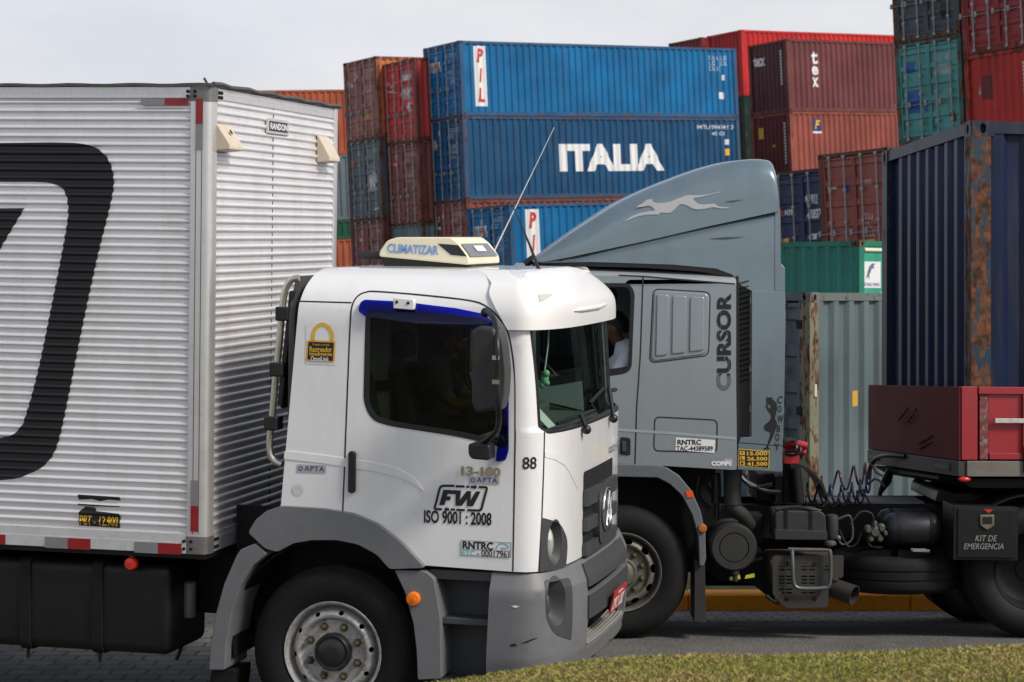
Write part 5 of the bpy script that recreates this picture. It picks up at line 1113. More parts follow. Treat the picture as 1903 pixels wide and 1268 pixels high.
fc = MB(); x, z = G(1546, 980, .12); fc.lathe([(.02, -.09), (.045, -.085), (.05, -.06), (.05, .07), (.045, .09), (.02, .1)], (x, .12, z), 'z', 18); fc.obj('air_dryer', DUSTK, TG)
fv = MB(); x, z = G(1543, 1010, .1); fv.ball((x, .1, z), (.05, .04, .03), 10, 6); fv.ball((x+.06, .1, z+.04), .025, 8, 6); fv.tube(crom([gp(1558, 965, .1), gp(1580, 960, .1), gp(1584, 1000, .1), gp(1566, 1012, .1), gp(1556, 1000, .1)], 5), .008, 6); fv.obj('valve_pipes', mat('valve_metal', (.12, .115, .11), .5, .6, var=.4, dirt=.4), TG)
# perforated silencer guard with its tube frame, tail pipe
slots = []
for (x0s, y0s) in ((1447, 1045), (1447, 1070), (1447, 1094), (1489, 1045), (1489, 1070), (1489, 1094)):
    for r in range(3 if y0s < 1090 else 2):
        for c in range(2):
            a, b = x0s+c*14, y0s+r*6.2
            slots.append(rpoly(FG.poly([(a, b), (a+11.5, b), (a+11.5, b+3.2), (a, b+3.2)], .0), .006)[::-1])
for r in range(3):
    for c in range(2):
        a, b = 1532+c*15, 1045+r*6.2; slots.append(rpoly(FG.poly([(a, b), (a+11.5, b), (a+11.5, b+3.2), (a, b+3.2)], .0), .006)[::-1])
gd = MB(); gc_ = rpoly(FG.poly([(1436, 1033), (1566, 1032), (1568, 1036), (1567, 1074), (1541, 1076), (1539, 1129), (1462, 1130), (1452, 1122), (1436, 1104)], .0), .02)
gd.prism([gc_]+slots, .0, .012); gdo = gd.obj('silencer_guard', mat('guard_grey', (.042, .042, .038), .55, .2, var=.2, scale=12, dirt=.5, dirt_col=(.05, .04, .03)), TG)
sl_ = MB(); sl_.prism(rpoly(FG.poly([(1430, 1036), (1560, 1036), (1560, 1072), (1536, 1122), (1440, 1100)], .06), .06), .06, .6); sl_.obj('silencer', mat('rusty_silencer', (.10, .07, .05), .7, .2, var=.5, dirt=.5), TG)
th = MB(); th.tube(crom([gp(1472, 1022, -.03), gp(1473, 1050, -.05), gp(1475, 1082, -.05), gp(1482, 1092, -.05), gp(1500, 1094, -.05), gp(1530, 1093, -.05), gp(1541, 1088, -.05), gp(1544, 1060, -.05), gp(1543, 1028, -.05), gp(1537, 1023, -.04), gp(1500, 1022, -.03), gp(1465, 1021, -.02)], 4), .015, 8); th.obj('guard_frame', mat('tube_grey', (.13, .135, .135), .4, .5, var=.2), gdo)
for q in ((1464, 1047), (1514, 1048), (1462, 1113), (1514, 1113)):
    bl = MB(); x, z = G(q[0], q[1], 0); bl.lathe([(.016, .0), (.016, -.005), (.008, -.007)], (x, 0, z), 'y', 10); bl.obj('guard_bolt', UNDER, gdo)
tp_ = MB(); A, B2 = gp(1535, 1088, .12), gp(1588, 1107, -.02); d = (B2-A).normalized(); q = d.orthogonal().normalized(); w_ = d.cross(q)
def tring(p, r): return [p+(q*math.cos(2*PI*k/24)+w_*math.sin(2*PI*k/24))*r for k in range(24)]
rr_ = [tring(A, .072), tring(B2, .078), tring(B2, .070), tring(B2-d*.25, .070)]; tp_.add([p for r in rr_ for p in r], [(i*24+k, i*24+(k+1) % 24, (i+1)*24+(k+1) % 24, (i+1)*24+k) for i in range(3) for k in range(24)]+[tuple(3*24+k for k in range(24))]); tp_.obj('tail_pipe', mat('sooty_pipe', (.045, .04, .035), .6, .4, var=.4, dirt=.5), TG, angle=50)
chn = MB(); chn.tube(crom([gp(1424, 1107, .02), gp(1435, 1116, .02), gp(1448, 1122, .02)], 6), .014, 6); chn.obj('chain', UNDER, TG)
# air reservoirs, valves, spare wheel, tool box
AT = mat('tank_blue_black', (.015, .017, .022), .42, .2, var=.2, dirt=.4, dirt_col=(.035, .032, .03))
for (xa, xz_, yc, zpx, r) in ((1640, 1749, .2, 983, .125), (1628, 1735, .42, 975, .125)):
    b = MB(); x0_, z = G(xa, zpx, yc); x1_, _ = G(xz_, zpx, yc); prof = [(.02, x0_), (r*.6, x0_+.012), (r*.9, x0_+.045), (r, x0_+.09), (r, x1_-.09), (r*.9, x1_-.045), (r*.6, x1_-.012), (.02, x1_)]; b.lathe(prof, (0, yc, z), 'x', 32); ao = b.obj('air_reservoir', AT, TG, angle=50)
    for f in (.25, .8):
        s_ = MB(); x = x0_+(x1_-x0_)*f; s_.lathe([(r+.004, x-.015), (r+.004, x+.015)], (0, yc, z), 'x', 32); s_.obj('reservoir_strap', UNDER, ao)
va_ = MB(); c = gp(1625, 988, .12)
for dx, dz, r in ((0, 0, .05), (-.05, .02, .035), (.05, .03, .035), (-.03, -.05, .03), (.04, -.05, .03), (.0, .06, .025), (.08, -.01, .022)): va_.ball(c+Vector((dx, -.02*abs(dx), dz)), r, 8, 6); va_.lathe([(r*.6, -.06), (r*.5, .0)], (c.x+dx, c.y, c.z+dz), 'y', 8)
va_.obj('valve_block', mat('valve_alloy', (.10, .098, .09), .55, .5, var=.4, scale=30, dirt=.5), TG)
for pts in ([(1580, 975), (1600, 952), (1620, 955), (1625, 975)], [(1560, 985), (1575, 1015), (1592, 1010), (1600, 990)], [(1612, 1000), (1618, 1015), (1640, 1018)]):
    b = MB(); b.tube(crom([gp(px, py, .1) for px, py in pts], 5), .008, 6); b.obj('cable', BLACKP, TG)
wt = MB(); p = gp(1708, 1022, .1); wt.box(p.x-.05, .08, p.z-.012, p.x+.05, .1, p.z+.01); wt.tube([p+Vector((-.06, 0, 0)), p+Vector((.08, 0, -.01))], .012, 6); wt.obj('spare_clamp', mat('pale_clamp', (.30, .29, .26), .5, .3), TG)
sx, sz = G(1686, 1075, .0); sy = .56; spw = MB()
prof = [(.29, -.13), (.42, -.145), (.475, -.13), (.497, -.105), (.505, -.09), (.505, -.045), (.495, -.04), (.495, -.03), (.505, -.025), (.505, .025), (.495, .03), (.495, .04), (.505, .045), (.505, .09), (.497, .105), (.475, .13), (.42, .145), (.29, .13)]
spw.lathe(prof, (sx, sy, sz), 'z', 64, caps=False); spo = spw.obj('spare_wheel', RUBBER, TG); b = MB(); b.lathe([(.29, -.12), (.27, .0), (.08, .03), (.08, .05), (.28, .05), (.29, .12)], (sx, sy, sz), 'z', 32, caps=False); b.obj('rim', GRIM, spo)
b = MB(); b.tube([(sx, sy, sz+.03), (sx, sy, zr-.2)], .03, 8); b.obj('spare_carrier', UNDER, spo)
tbx = gslab('tool_box', [(1772, 940), (1893, 944), (1891, 1043), (1771, 1041)], -.03, .4, mat('toolbox_black', (.008, .0085, .009), .55, var=.3, dirt=.35, dirt_col=(.022, .02, .018), spec=.3), TG, r=.01, bevel=.01)
gslab('tool_box_lid', [(1780, 945), (1888, 948), (1886, 1038), (1779, 1036)], -.04, -.02, mat('toolbox_black', (.017,)*3), tbx, r=.015, bevel=.006)
gtext('KIT DE', (1812, 995, 1853, 1006), mat('painted_white', (.26, .25, .23), .6, var=.3), tbx, .005, .22, y=-.04); gtext('EMERGENCIA', (1791, 1010, 1865, 1021), mat('painted_white', (.38, .36, .33), .6), tbx, .005, .22, y=-.04)
lk = gslab('lid_latch', [(1821, 957), (1848, 957), (1848, 977), (1835, 986), (1822, 977)], -.052, -.03, mat('latch_brass', (.20, .18, .13), .45, .6, var=.3), tbx, r=.015, bevel=.006)
gslab('latch_recess', [(1826, 961), (1844, 961), (1844, 974), (1826, 974)], -.055, -.04, BLACKP, lk, r=.006, bevel=.002)
gdec([FG.poly([(1828, 946), (1846, 947), (1837, 954)], -.04)], REDD, tbx, 'warning_triangle', y=-.04)
# fifth wheel, rear bits
fw2 = MB(); fw2.prism(rpoly(FG.poly([(1738, 934), (1742, 915), (1752, 908), (1772, 917), (1800, 915), (1830, 922), (1985, 905), (1985, 936)], .6), .02), .6, 1.7); fw2.box(G(1850, 930, .6)[0], .5, zr, XE, GW-.5, zr+.06); fw2.obj('fifth_wheel', mat('greasy_steel', (.014, .013, .012), .4, .5, var=.4), TG, bevel=.01)
# coiled air lines, coupling head and hoses behind the cab
def coil(name, pts, r, turns, m, wr=.009, y=.9, ph=0.0, tail=()):
    path = crom([gp(px, py, y) for px, py in pts], 12); n = 24*turns; out = []
    for i in range(n+1):
        f = i/n*(len(path)-1); k = min(len(path)-2, int(f)); p = Vector(path[k]).lerp(Vector(path[k+1]), f-k); a = 2*PI*i/24+ph
        out.append(p+Vector((.02*math.cos(a), r*math.cos(a)*.9, r*math.sin(a))))
    b = MB(); b.tube(out+[gp(px, py, y) for px, py in tail], wr, 6); return b.obj(name, m, TG, angle=80)
coil('blue_coil', [(1497, 915), (1545, 918), (1590, 912), (1615, 898)], .072, 7, mat('blue_hose', (.02, .035, .10), .35, coat=.3), y=.66, tail=[(1625, 890), (1634, 893), (1644, 905)])
coil('red_coil', [(1525, 905), (1565, 892), (1600, 882), (1618, 880)], .085, 4, mat('red_hose', (.13, .02, .025), .35, coat=.3), y=.75, ph=1.0, tail=[(1628, 878), (1640, 885)])
coil('black_coil', [(1500, 933), (1560, 930), (1605, 922)], .05, 6, BLACKP, y=.60, ph=2.0, wr=.008, tail=[(1618, 940)])
cpn = MB(); cpn.tube(crom([gp(1452, 832, .5), gp(1475, 825, .42), gp(1500, 829, .4)], 5), .03, 10); cpn.tube(crom([gp(1455, 850, .5), gp(1470, 836, .45), gp(1498, 842, .42)], 5), .024, 8); cpn.prism(rpoly(FG.poly([(1452, 838), (1486, 846), (1484, 862), (1455, 862)], .45), .02), .42, .52); cpn.obj('coupling_head', mat('red_plastic', (.50, .02, .03), .4, coat=.3, dirt=.3), TG, bevel=.006)
for r_, c in ((.075, (1470, 832)), (.06, (1466, 828))):
    b = MB(); p = gp(c[0], c[1], .38); b.tube([p+Vector((r_*math.cos(a), .02*math.sin(2*a), r_*.8*math.sin(a))) for a in [2*PI*i/20 for i in range(20)]], .012, 6, True); b.obj('cable', BLACKP, TG)
mg = MB(); mg.grid(lambda a, b: Vector((G(1450, 930, .55)[0]+.36*math.sin(a*PI/2*.98), .5+.5*b, G(1450, 860, .55)[1]-.28+.30*math.cos(a*PI/2))), 16, 3); mg.obj('rear_guard', BLACKP, TG, solid=.02)
stn = MB(); stn.tube([gp(1462, 934, .55), gp(1462, 858, .55)], .03, 8); stn.tube([gp(1485, 934, .5), gp(1478, 870, .5)], .045, 10); stn.box(G(1440, 880, .6)[0], .55, G(1440, 934, .6)[1], G(1475, 880, .6)[0], 1.2, G(1440, 885, .6)[1]); stn.obj('cable_stand', UNDER, TG)

# ------------------------------------------------------------------ red trailer with dropside body
MT = Matrix.Translation(((1786-CX)*16.62/F, 16.62, 0)) @ Matrix.Rotation(math.radians(6.5), 4, 'Z') @ Matrix.Rotation(.012, 4, 'Y') @ Matrix.Rotation(-.035, 4, 'X')
FT = Frame(MT); T_ = FT.on
TT = thing('red_trailer', 'red dropside trailer coupled behind the grey tractor', 'trailer', MT)
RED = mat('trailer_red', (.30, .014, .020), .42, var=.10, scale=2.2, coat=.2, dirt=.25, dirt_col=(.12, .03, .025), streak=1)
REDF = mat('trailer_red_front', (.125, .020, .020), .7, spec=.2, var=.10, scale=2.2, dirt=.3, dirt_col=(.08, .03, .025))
TW_ = 2.5; tz0 = T_(1800, 856)[1]; tz1 = T_(1800, 719)[1]; tb0 = T_(1800, 886)[1]; TL = 9.0
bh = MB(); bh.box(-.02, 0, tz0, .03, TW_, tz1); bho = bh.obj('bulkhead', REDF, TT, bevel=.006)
# dents and a bent ladder loop on the bulkhead
lp2 = MB(); X = lambda px, py: (lambda a: Vector((-.045, a[0], a[1])))(FT.onx(px, py, -.045))
lp2.tube([X(1681, 756)+Vector((.03, 0, 0)), X(1681, 768), X(1670, 782), X(1687, 784), X(1698, 769), X(1696, 757)+Vector((.03, 0, 0))], .008, 8); lp2.obj('bulkhead_step', REDF, bho)
for c in ([(1700, 825), (1712, 818), (1727, 810), (1716, 819), (1704, 826)], [(1702, 836), (1714, 826), (1728, 822), (1714, 829), (1705, 837)]):
    b = MB(); b.tube([X(*p)+Vector((.02, 0, 0)) for p in c], [.002, .005, .005, .005, .002], 6); b.obj('bulkhead_dent', REDF, bho)
fb_ = MB(); fb_.box(-.025, .0, tb0, .04, TW_, tz0-.004); fbo = fb_.obj('front_beam', mat('beam_grey', (.038, .037, .033), .55, .2, var=.3, scale=6, dirt=.6, dirt_col=(.05, .04, .03)), TT, bevel=.006)
for px in ((1768, 866, 1740, 858), ):
    ys = FT.onx(1738, 858, -.026); ye = FT.onx(1766, 876, -.026)
    b = MB(); b.box(-.034, ye[0], ye[1], -.024, ys[0], ys[1]); pl_ = b.obj('maker_plate', mat('beam_grey', (.10,)*3), fbo, bevel=.003)
    finish(mapped(text_bm('RANDON', 0, 0, 1, 1, .02), lambda u, v: (-.037, ys[0]+(ye[0]-ys[0])*(.08+.84*u), ye[1]+(ys[1]-ye[1])*(.3+.5*v))), 'plate_lettering', mat('plate_dull', (.2, .2, .19), .5), pl_)
    fy = 2.12; b = MB(); b.box(-.034, fy, ye[1], -.024, fy+.33, ys[1]); pl_ = b.obj('maker_plate', mat('beam_grey', (.10,)*3), fbo, bevel=.003)
    finish(mapped(text_bm('RANDON', 0, 0, 1, 1, .02), lambda u, v: (-.037, fy+.30-.27*u, ye[1]+(ys[1]-ye[1])*(.3+.5*v))), 'plate_lettering', mat('plate_dull', (.2, .2, .19), .5), pl_)
sb2 = MB(); sb2.box(.0, -.012, tz0+.004, .125, .03, tz1+.003); sb2.obj('corner_pillar', RED, TT, bevel=.006)
wp2 = MB(); wp2.box(.145, -.004, tz0+.01, .21, .035, tz1-.06); wp2.obj('worn_edge', mat('chipped_edge', (.14, .02, .02), .65, var=.7, scale=9, dirt=.9, dirt_col=(.30, .28, .25)), TT)
for yb_, s_ in ((0.0, 1), (TW_-.03, -1)):
    b = MB(); b.box(.215, yb_+.004*s_, tz0+.012, TL, yb_+.026, tz1-.01); so2 = b.obj('dropside', RED, TT)
    b = MB(); f0 = yb_-.022 if s_ == 1 else yb_+.01
    b.box(.13, f0, tz1-.055, TL, f0+.04, tz1+.001); b.box(.215, f0+.006, tz0+.008, TL, f0+.036, tz0+.058)
    for k in range(9):
        x = .475+k*1.0; b.box(x, f0-.004, tz0+.058, x+.065, f0+.03, tz1-.055)
    b.obj('dropside_frame', RED, so2, bevel=.005)
r1 = MB(); za = T_(1830, 782, -.03)[1]; r1.box(.25, -.045, za-.018, TL, -.022, za+.018); r1.obj('guard_rail', mat('worn_pale_rail', (.50, .49, .45), .55, .2, var=.2, scale=12, dirt=.6, dirt_col=(.2, .15, .1)), TT, bevel=.005)
sb3 = MB(); sb3.box(.04, -.016, tb0, TL, .05, tz0-.003); sb3.box(.04, TW_-.05, tb0, TL, TW_+.016, tz0-.003); sb3.obj('side_beam', mat('beam_pale', (.15, .138, .118), .6, .1, var=.3, scale=5, dirt=.6, dirt_col=(.12, .09, .06)), TT, bevel=.006)
for k in range(9):
    x = .477+k*1.0; la = MB(); la.box(x, -.042, tz0-.09, x+.058, -.014, tz0+.11); la.obj('side_latch', mat('rusty_latch', (.06, .04, .03), .7, .3, var=.4, scale=20, dirt=.6, dirt_col=(.14, .07, .03)), TT, bevel=.006)
tf = MB(); tf.box(.04, .05, tz0-.06, TL, TW_-.05, tz0+.03); tf.obj('trailer_deck', UNDER, TT)
tch = MB(); tch.prism(rpoly([(.02, tb0-.004), (-.02, tb0-.05), (.9, tb0-.20), (3.0, tb0-.32), (TL, tb0-.32), (TL, tb0-.004)], .03), .55, 1.9); tch.prism([(1.0, tb0-.02), (.5, tb0-.09), (.12, tb0-.09), (.0, tb0-.02)], .1, 2.4); tch.obj('trailer_chassis', UNDER, TT, bevel=.01)
ml = MB(); p = T_(1793, 891, .0); ml.ball((p[0], .01, p[1]), (.05, .03, .022), 14, 8); ml.obj('marker_lamp', REDLENS, TT)
cbp = MB(); cbp.tube(crom([Vector((-.03, 1.35, tb0+.10)), Vector((-.10, 1.6, tb0+.10)), Vector((-.12, 1.85, tb0+.07)), Vector((-.14, 1.98, tb0-.0)), Vector((-.16, 2.0, tb0-.12))], 5), .02, 8); cbp.tube([X(1655, 872), X(1648, 892)], [.03, .045], 8); cbp.tube([X(1648, 892), X(1636, 915), X(1633, 940)], [.045, .02, .012], 8); cbp.obj('brake_cable', BLACKP, TT)
for xx in (6.2, 7.45):
    for yy_, sd in ((.05, -1), (TW_-.05, 1)): wheel_parts(TT, xx, yy_, .52, .505, .29, GRIM, 'large', 10, side=sd, hubm=GRIM, nuts=False)
# ------------------------------------------------------------------ shipping containers
CP = container_paint('container_paint'); CPN = container_paint('container_paint_near', 2.0)
RODM = mat('galvanised_rod', (.30, .30, .295), .45, .5, var=.3, scale=9, dirt=.4, dirt_col=(.16, .09, .05))
GASK = mat('door_gasket', (.012, .012, .012), .7)
CWID = 2.438; SIDE_P = .278
def side_y(x, L):
    """depth of the corrugated side wall below the frame face"""
    if x < .17 or x > L-.17: return .02
    t = ((x-.17) % SIDE_P)
    return .014+.045*(min(1, max(0, (t-.085)/.052)) if t < .225 else 1-(t-.225)/.053)
def side_breaks(L):
    n = int((L-.34)/SIDE_P); return [x for k in range(n+1) for x in (.17+k*SIDE_P, .17+k*SIDE_P+.085, .17+k*SIDE_P+.137, .17+k*SIDE_P+.225) if x < L-.17]
CM = {}
def cmesh(key, build):
    if key not in CM:
        b = MB(); m_, bev = build(b); bmesh.ops.recalc_face_normals(b.bm, faces=b.bm.faces[:]); me = bpy.data.meshes.new(key[0]); b.bm.to_mesh(me); b.bm.free(); me.materials.append(m_); me.shade_smooth(); me.set_sharp_from_angle(angle=math.radians(25)); CM[key] = me
    return CM[key]
def m_frame(b, L, Hh):
    p = .15
    for x in (0, L-p):
        for y in (0, CWID-p): b.box(x, y, .1, x+p, y+p, Hh-.1)
    for z0, z1 in ((.0, .15), (Hh-.10, Hh-.004)):
        for y in (0, CWID-.06): b.box(p, y+.006, z0+.004, L-p, y+.054, z1)
        for x in (0, L-.07): b.box(x+.006, p, z0+.004, x+.064, CWID-p, z1)
    b.box(.06, .06, .06, L-.06, CWID-.06, .13)
    return CP, 0
def m_cast(b, L, Hh):
    """one corner casting with its oval holes sunk into the faces"""
    w, d, h = .178, .165, .118
    for ax in (0, 1):
        pass
    def face(c, hole, mp):
        fl = [p for q in (c, hole) for p in q]; tr = geometry.tessellate_polygon([[Vector((p[0], p[1], 0)) for p in q] for q in (c, hole)])
        b.add([mp(u, v, 0) for u, v in fl], [tuple(t) for t in tr]); n = len(hole)
        b.add([mp(u, v, 0) for u, v in hole]+[mp(u, v, .05) for u, v in hole], [(i, (i+1) % n, n+(i+1) % n, n+i) for i in range(n)]+[tuple(range(n, 2*n))])
    rc = lambda a, c: [(0, 0), (a, 0), (a, c), (0, c)]
    face(rc(w, h), circ(w/2, h/2, .024, 12, .04)[::-1], lambda u, v, k: Vector((u, k-.004, v)))
    face(rc(d, h), circ(d/2, h/2, .028, 12, .04)[::-1], lambda u, v, k: Vector((k-.004, u, v)))
    b.box(-.0035, .03, h-.001, w, d, h+.003); b.add([(0, 0, h), (w, 0, h), (w, d, h), (0, d, h)], [(0, 1, 2, 3)]); b.add([(0, 0, 0), (w, 0, 0), (w, d, 0), (0, d, 0)], [(0, 1, 2, 3)])
    b.add([(w, -.004, 0), (w, d, 0), (w, d, h), (w, -.004, h)], [(0, 1, 2, 3)]); b.add([(-.004, d, 0), (w, d, 0), (w, d, h), (-.004, d, h)], [(0, 1, 2, 3)])
    return CP, 0
def m_side(b, L, Hh, far=False):
    xs = [.14]+side_breaks(L)+[L-.14]; f = (lambda y: CWID-y) if far else (lambda y: y)
    b.add([(x, f(side_y(x, L)), z) for x in xs for z in (.14, Hh-.09)], [(2*i, 2*i+2, 2*i+3, 2*i+1) for i in range(len(xs)-1)]); return CP, 0
def m_roof(b, L, Hh):
    xs = [.05+(L-.1)*i/(2*int(L/.21)) for i in range(2*int(L/.21)+1)]
    b.add([(x, y, Hh-.02+(.012 if i % 4 in (1, 2) else 0)) for i, x in enumerate(xs) for y in (.05, CWID-.05)], [(2*i, 2*i+2, 2*i+3, 2*i+1) for i in range(len(xs)-1)]); return CP, 0
def end_breaks():
    out = []; y = .16
    while y < CWID-.3: out += [y, y+.08, y+.12, y+.20]; y += .25
    return [q for q in out if q < CWID-.14]
def end_x(y):
    if y < .16: return .03
    t = (y-.16) % .25; return .02+.045*(0 if t < .08 else (t-.08)/.04 if t < .12 else 1 if t < .20 else 1-(t-.20)/.05)
def m_end(b, L, Hh, at=0):
    ys = [.13]+end_breaks()+[CWID-.13]; f = (lambda x: x) if at == 0 else (lambda x: L-x)
    b.add([(f(end_x(y)), y, z) for y in ys for z in (.14, Hh-.09)], [(2*i, 2*i+2, 2*i+3, 2*i+1) for i in range(len(ys)-1)]); return CP, 0
def leaf_x(z, Hh):
    """door leaves are pressed into broad horizontal pans"""
    k = (Hh-.5)/5; t = ((z-.25) % k)/k
    return .030+.035*max(0, min(1, min((t-.14)/.06, (.86-t)/.06)))
def m_leaf(b, L, Hh, side):
    y0, y1 = (.15, 1.212) if side == 0 else (1.226, CWID-.15); z0, z1 = .16, Hh-.12
    k = (Hh-.5)/5; zs = [z0]+[z for i in range(5) for z in (.25+k*(i+.14), .25+k*(i+.20), .25+k*(i+.80), .25+k*(i+.86))]+[z1]
    ya, yb = y0+.05, y1-.05
    b.add([(leaf_x(z, Hh), y, z) for z in zs for y in (ya, yb)], [(2*i, 2*i+1, 2*i+3, 2*i+2) for i in range(len(zs)-1)])
    b.box(.014, y0, z0, .05, ya, z1); b.box(.014, yb, z0, .05, y1, z1); b.box(.016, ya, z0-.0, .05, yb, z0+.05); b.box(.016, ya, z1-.05, .05, yb, z1)
    for i in range(4):
        z = z0+.25+(z1-z0-.5)*i/3; yh = y0-.03 if side == 0 else y1-.01; b.box(.004, yh, z-.05, .03, yh+.04, z+.05)
    return CP, 0
def m_gasket(b, L, Hh):
    b.box(.075, .14, .15, .09, CWID-.14, Hh-.11); return GASK, 0
def m_rod(b, L, Hh):
    b.tube([(-.012, 0, .07), (-.012, 0, Hh-.07)], .019, 8)
    for z in (.1, .5, 1.25, Hh-.9, Hh-.1): b.box(-.034, -.045, z-.035, .014, .045, z+.035)
    b.tube([(-.03, .0, .98), (-.035, .30, .97), (-.03, .46, .98)], .014, 6); b.box(-.035, .38, .93, .01, .46, 1.06); b.box(-.035, -.03, .93, .0, .03, 1.03)
    return RODM, 0
def place(name, me, parent, colr=None, loc=(0, 0, 0), scl=None, m_=None):
    o = bpy.data.objects.new(name, me); COL.objects.link(o); o.parent = parent; o.location = loc
    if scl: o.scale = scl
    if colr: o.color = colr
    if m_: o.material_slots[0].link = 'OBJECT'; o.material_slots[0].material = m_
    return o
def container(label, M, L, Hh, colr, rust=.3, door=True, far_door=False, group='shipping containers in the yard', castings=False, marks=None, frame_c=None, back=True, paint=None, end_c=None, side_c=None, rust_f=None, gaskets=True):
    t = thing('shipping_container', label, 'container', M, group); c = tuple(colr)+(rust,); fc = tuple(frame_c or colr)+((rust_f if rust_f is not None else min(1, rust+.36)),)
    pm = paint
    place('frame', cmesh(('frame', L, Hh), lambda b: m_frame(b, L, Hh)), t, fc, m_=pm)
    s1 = place('side_panel', cmesh(('side_panel', L, Hh), lambda b: m_side(b, L, Hh)), t, tuple(side_c or colr)+(rust,), m_=pm)
    place('side_panel', cmesh(('side_panel_b', L, Hh), lambda b: m_side(b, L, Hh, True)), t, c, m_=pm)
    place('roof', cmesh(('roof', L, Hh), lambda b: m_roof(b, L, Hh)), t, c, m_=pm)
    e1 = None
    ce = tuple(min(1, q*(1.3 if door else 1)) for q in (end_c or colr))+(rust,)  # door ends brightened in colour to make up for weak light there
    if door:
        dl = []
        for s in (0, 1):
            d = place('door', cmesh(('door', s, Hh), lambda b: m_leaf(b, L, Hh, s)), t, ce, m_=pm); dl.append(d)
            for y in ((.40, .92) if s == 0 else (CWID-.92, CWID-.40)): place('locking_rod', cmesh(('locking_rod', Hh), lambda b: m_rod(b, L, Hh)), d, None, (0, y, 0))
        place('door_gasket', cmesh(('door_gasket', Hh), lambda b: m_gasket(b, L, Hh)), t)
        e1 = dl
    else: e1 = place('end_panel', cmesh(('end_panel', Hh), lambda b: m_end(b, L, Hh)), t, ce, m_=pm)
    place('end_panel', cmesh(('end_panel_b', L, Hh), lambda b: m_end(b, L, Hh, 1)), t, c, m_=pm)
    for x in (0, L):
        for y in (0, CWID):
            for z in (0, Hh-.118): place('corner_casting', cmesh(('corner_casting',), lambda b: m_cast(b, L, Hh)), t, tuple(frame_c or colr)+(min(1, rust+.45),), (x, y, z), (1 if x == 0 else -1, 1 if y == 0 else -1, 1), m_=pm)
    t['_d'] = 0; del t['_d']
    return t, s1, e1
# markings; side: u along the wall from its left end as seen, end: u from the left as seen
def side_mark(s1, L, bm, m_, name='painted_lettering', off=.003, x0=0.0):
    return finish(mapped(cut(bm, side_breaks(L), []), lambda u, v: (u, side_y(u, L)-off, v)), name, m_, s1, angle=60)
def door_mark(d, Hh, bm, m_, name='painted_marks', off=.004):
    k = (Hh-.5)/5; vs = [z for i in range(5) for z in (.25+k*(i+.14), .25+k*(i+.20), .25+k*(i+.80), .25+k*(i+.86))]
    return finish(mapped(cut(bm, [], vs), lambda u, v: (leaf_x(v, Hh)-off, CWID-u, v)), name, m_, d, angle=60)
def rect(a, b, c, d): return flat_bm([[(a, b), (c, b), (c, d), (a, d)]])
def dashes(u0, v1, rows, rnd, w=.055, h=.09, gap=.085, lead=.15):
    """rows of small worn characters, too small to read"""
    bm = bmesh.new()
    for r, n in enumerate(rows):
        for i in range(n):
            if rnd.random() < .12: continue
            a = u0+i*gap; z = v1-r*lead; ww = w*rnd.uniform(.7, 1)
            join_bm(bm, flat_bm(stroke([(a, z), (a+ww*.2, z-h), (a+ww, z-h)], .016) if rnd.random() < .4 else stroke([(a+ww, z), (a, z), (a, z-h), (a+ww, z-h)], .016)))
    return bm
WMARK = mat('worn_white_marks', (.62, .62, .62), .6, var=.25, scale=5)
def door_marks(dl, Hh, rnd, logo=None, plates=True, ymark=True):
    """dl[0] is the right-hand leaf as seen, dl[1] the left-hand one"""
    right, left = dl
    door_mark(right, Hh, dashes(1.36, Hh-.36, [8, 4], rnd, .07, .12, .1, .2), WMARK); door_mark(right, Hh, dashes(1.46, Hh-.95, [6, 6, 5], rnd, .06, .10, .09, .17), WMARK)
    if plates:
        door_mark(left, Hh, rect(.24, .75, .42, 1.02), mat('data_plate', (.13, .11, .085), .5, .3, var=.4, scale=8), 'data_plate')
    if ymark: door_mark(left, Hh, rect(.72, Hh-.55, .82, Hh-.38), WMARK, 'placard')
YA = 33.0
TILT = Matrix.Translation((0, 0, CAMZ)) @ Matrix.Rotation(-YARD_ROLL, 4, 'Y') @ Matrix.Translation((0, 0, -CAMZ))
def yardM(px, py, d, Hh, yaw=YA, z=None):
    """stand a container in the yard with its near top corner on this line of sight, d metres out"""
    dx, dy = px-7-CX, py-HY; a = YARD_ROLL; ux, uy = dx*math.cos(a)-dy*math.sin(a), dx*math.sin(a)+dy*math.cos(a)
    top_ = CAMZ-uy*d/F if z is None else z+Hh
    return TILT @ Matrix.Translation((ux*d/F, d, top_-Hh)) @ Matrix.Rotation(math.radians(yaw), 4, 'Z')
rnd = random.Random(5)
HC, ST, L40, L20 = 2.896, 2.591, 12.192, 6.058
BLUE1, BLUE2, BRICK, MAROON = (.004, .125, .30), (.008, .066, .155), (.235, .060, .045), (.115, .034, .038)
BROWN, REDC, GREYC, TEAL, NAVY = (.185, .062, .052), (.44, .050, .046), (.085, .110, .126), (.062, .225, .215), (.014, .024, .066)
ORANGE, GREENC, SEAGR, BRIGHT = (.34, .085, .042), (.008, .13, .075), (.15, .215, .225), (.52, .022, .024)
def stack_down(px, py, d, specs, yaw=YA):
    """specs from the top: (height, builder) - each lower container stands right under the one above"""
    out = []; dx, dy = px-CX, py-HY; a = YARD_ROLL; uy = dx*math.sin(a)+dy*math.cos(a); zt = CAMZ-uy*d/F
    for i, (Hh, fn) in enumerate(specs):
        if i == len(specs)-1: Hh = round(max(.9, zt), 3)          # the lowest one stands on the ground
        out.append(fn(yardM(px, py, d, Hh, yaw, zt-Hh), Hh)); zt -= Hh+.012
    return out
def std(label, L, colr, rust=.25, logo=None, **k):
    def f(M, Hh):
        t, s1, e1 = container(label, M, L, Hh, colr, rust, **k)
        if k.get('door', True): door_marks(e1, Hh, rnd)
        if logo: logo(t, s1, e1, Hh)
        return t
    return f
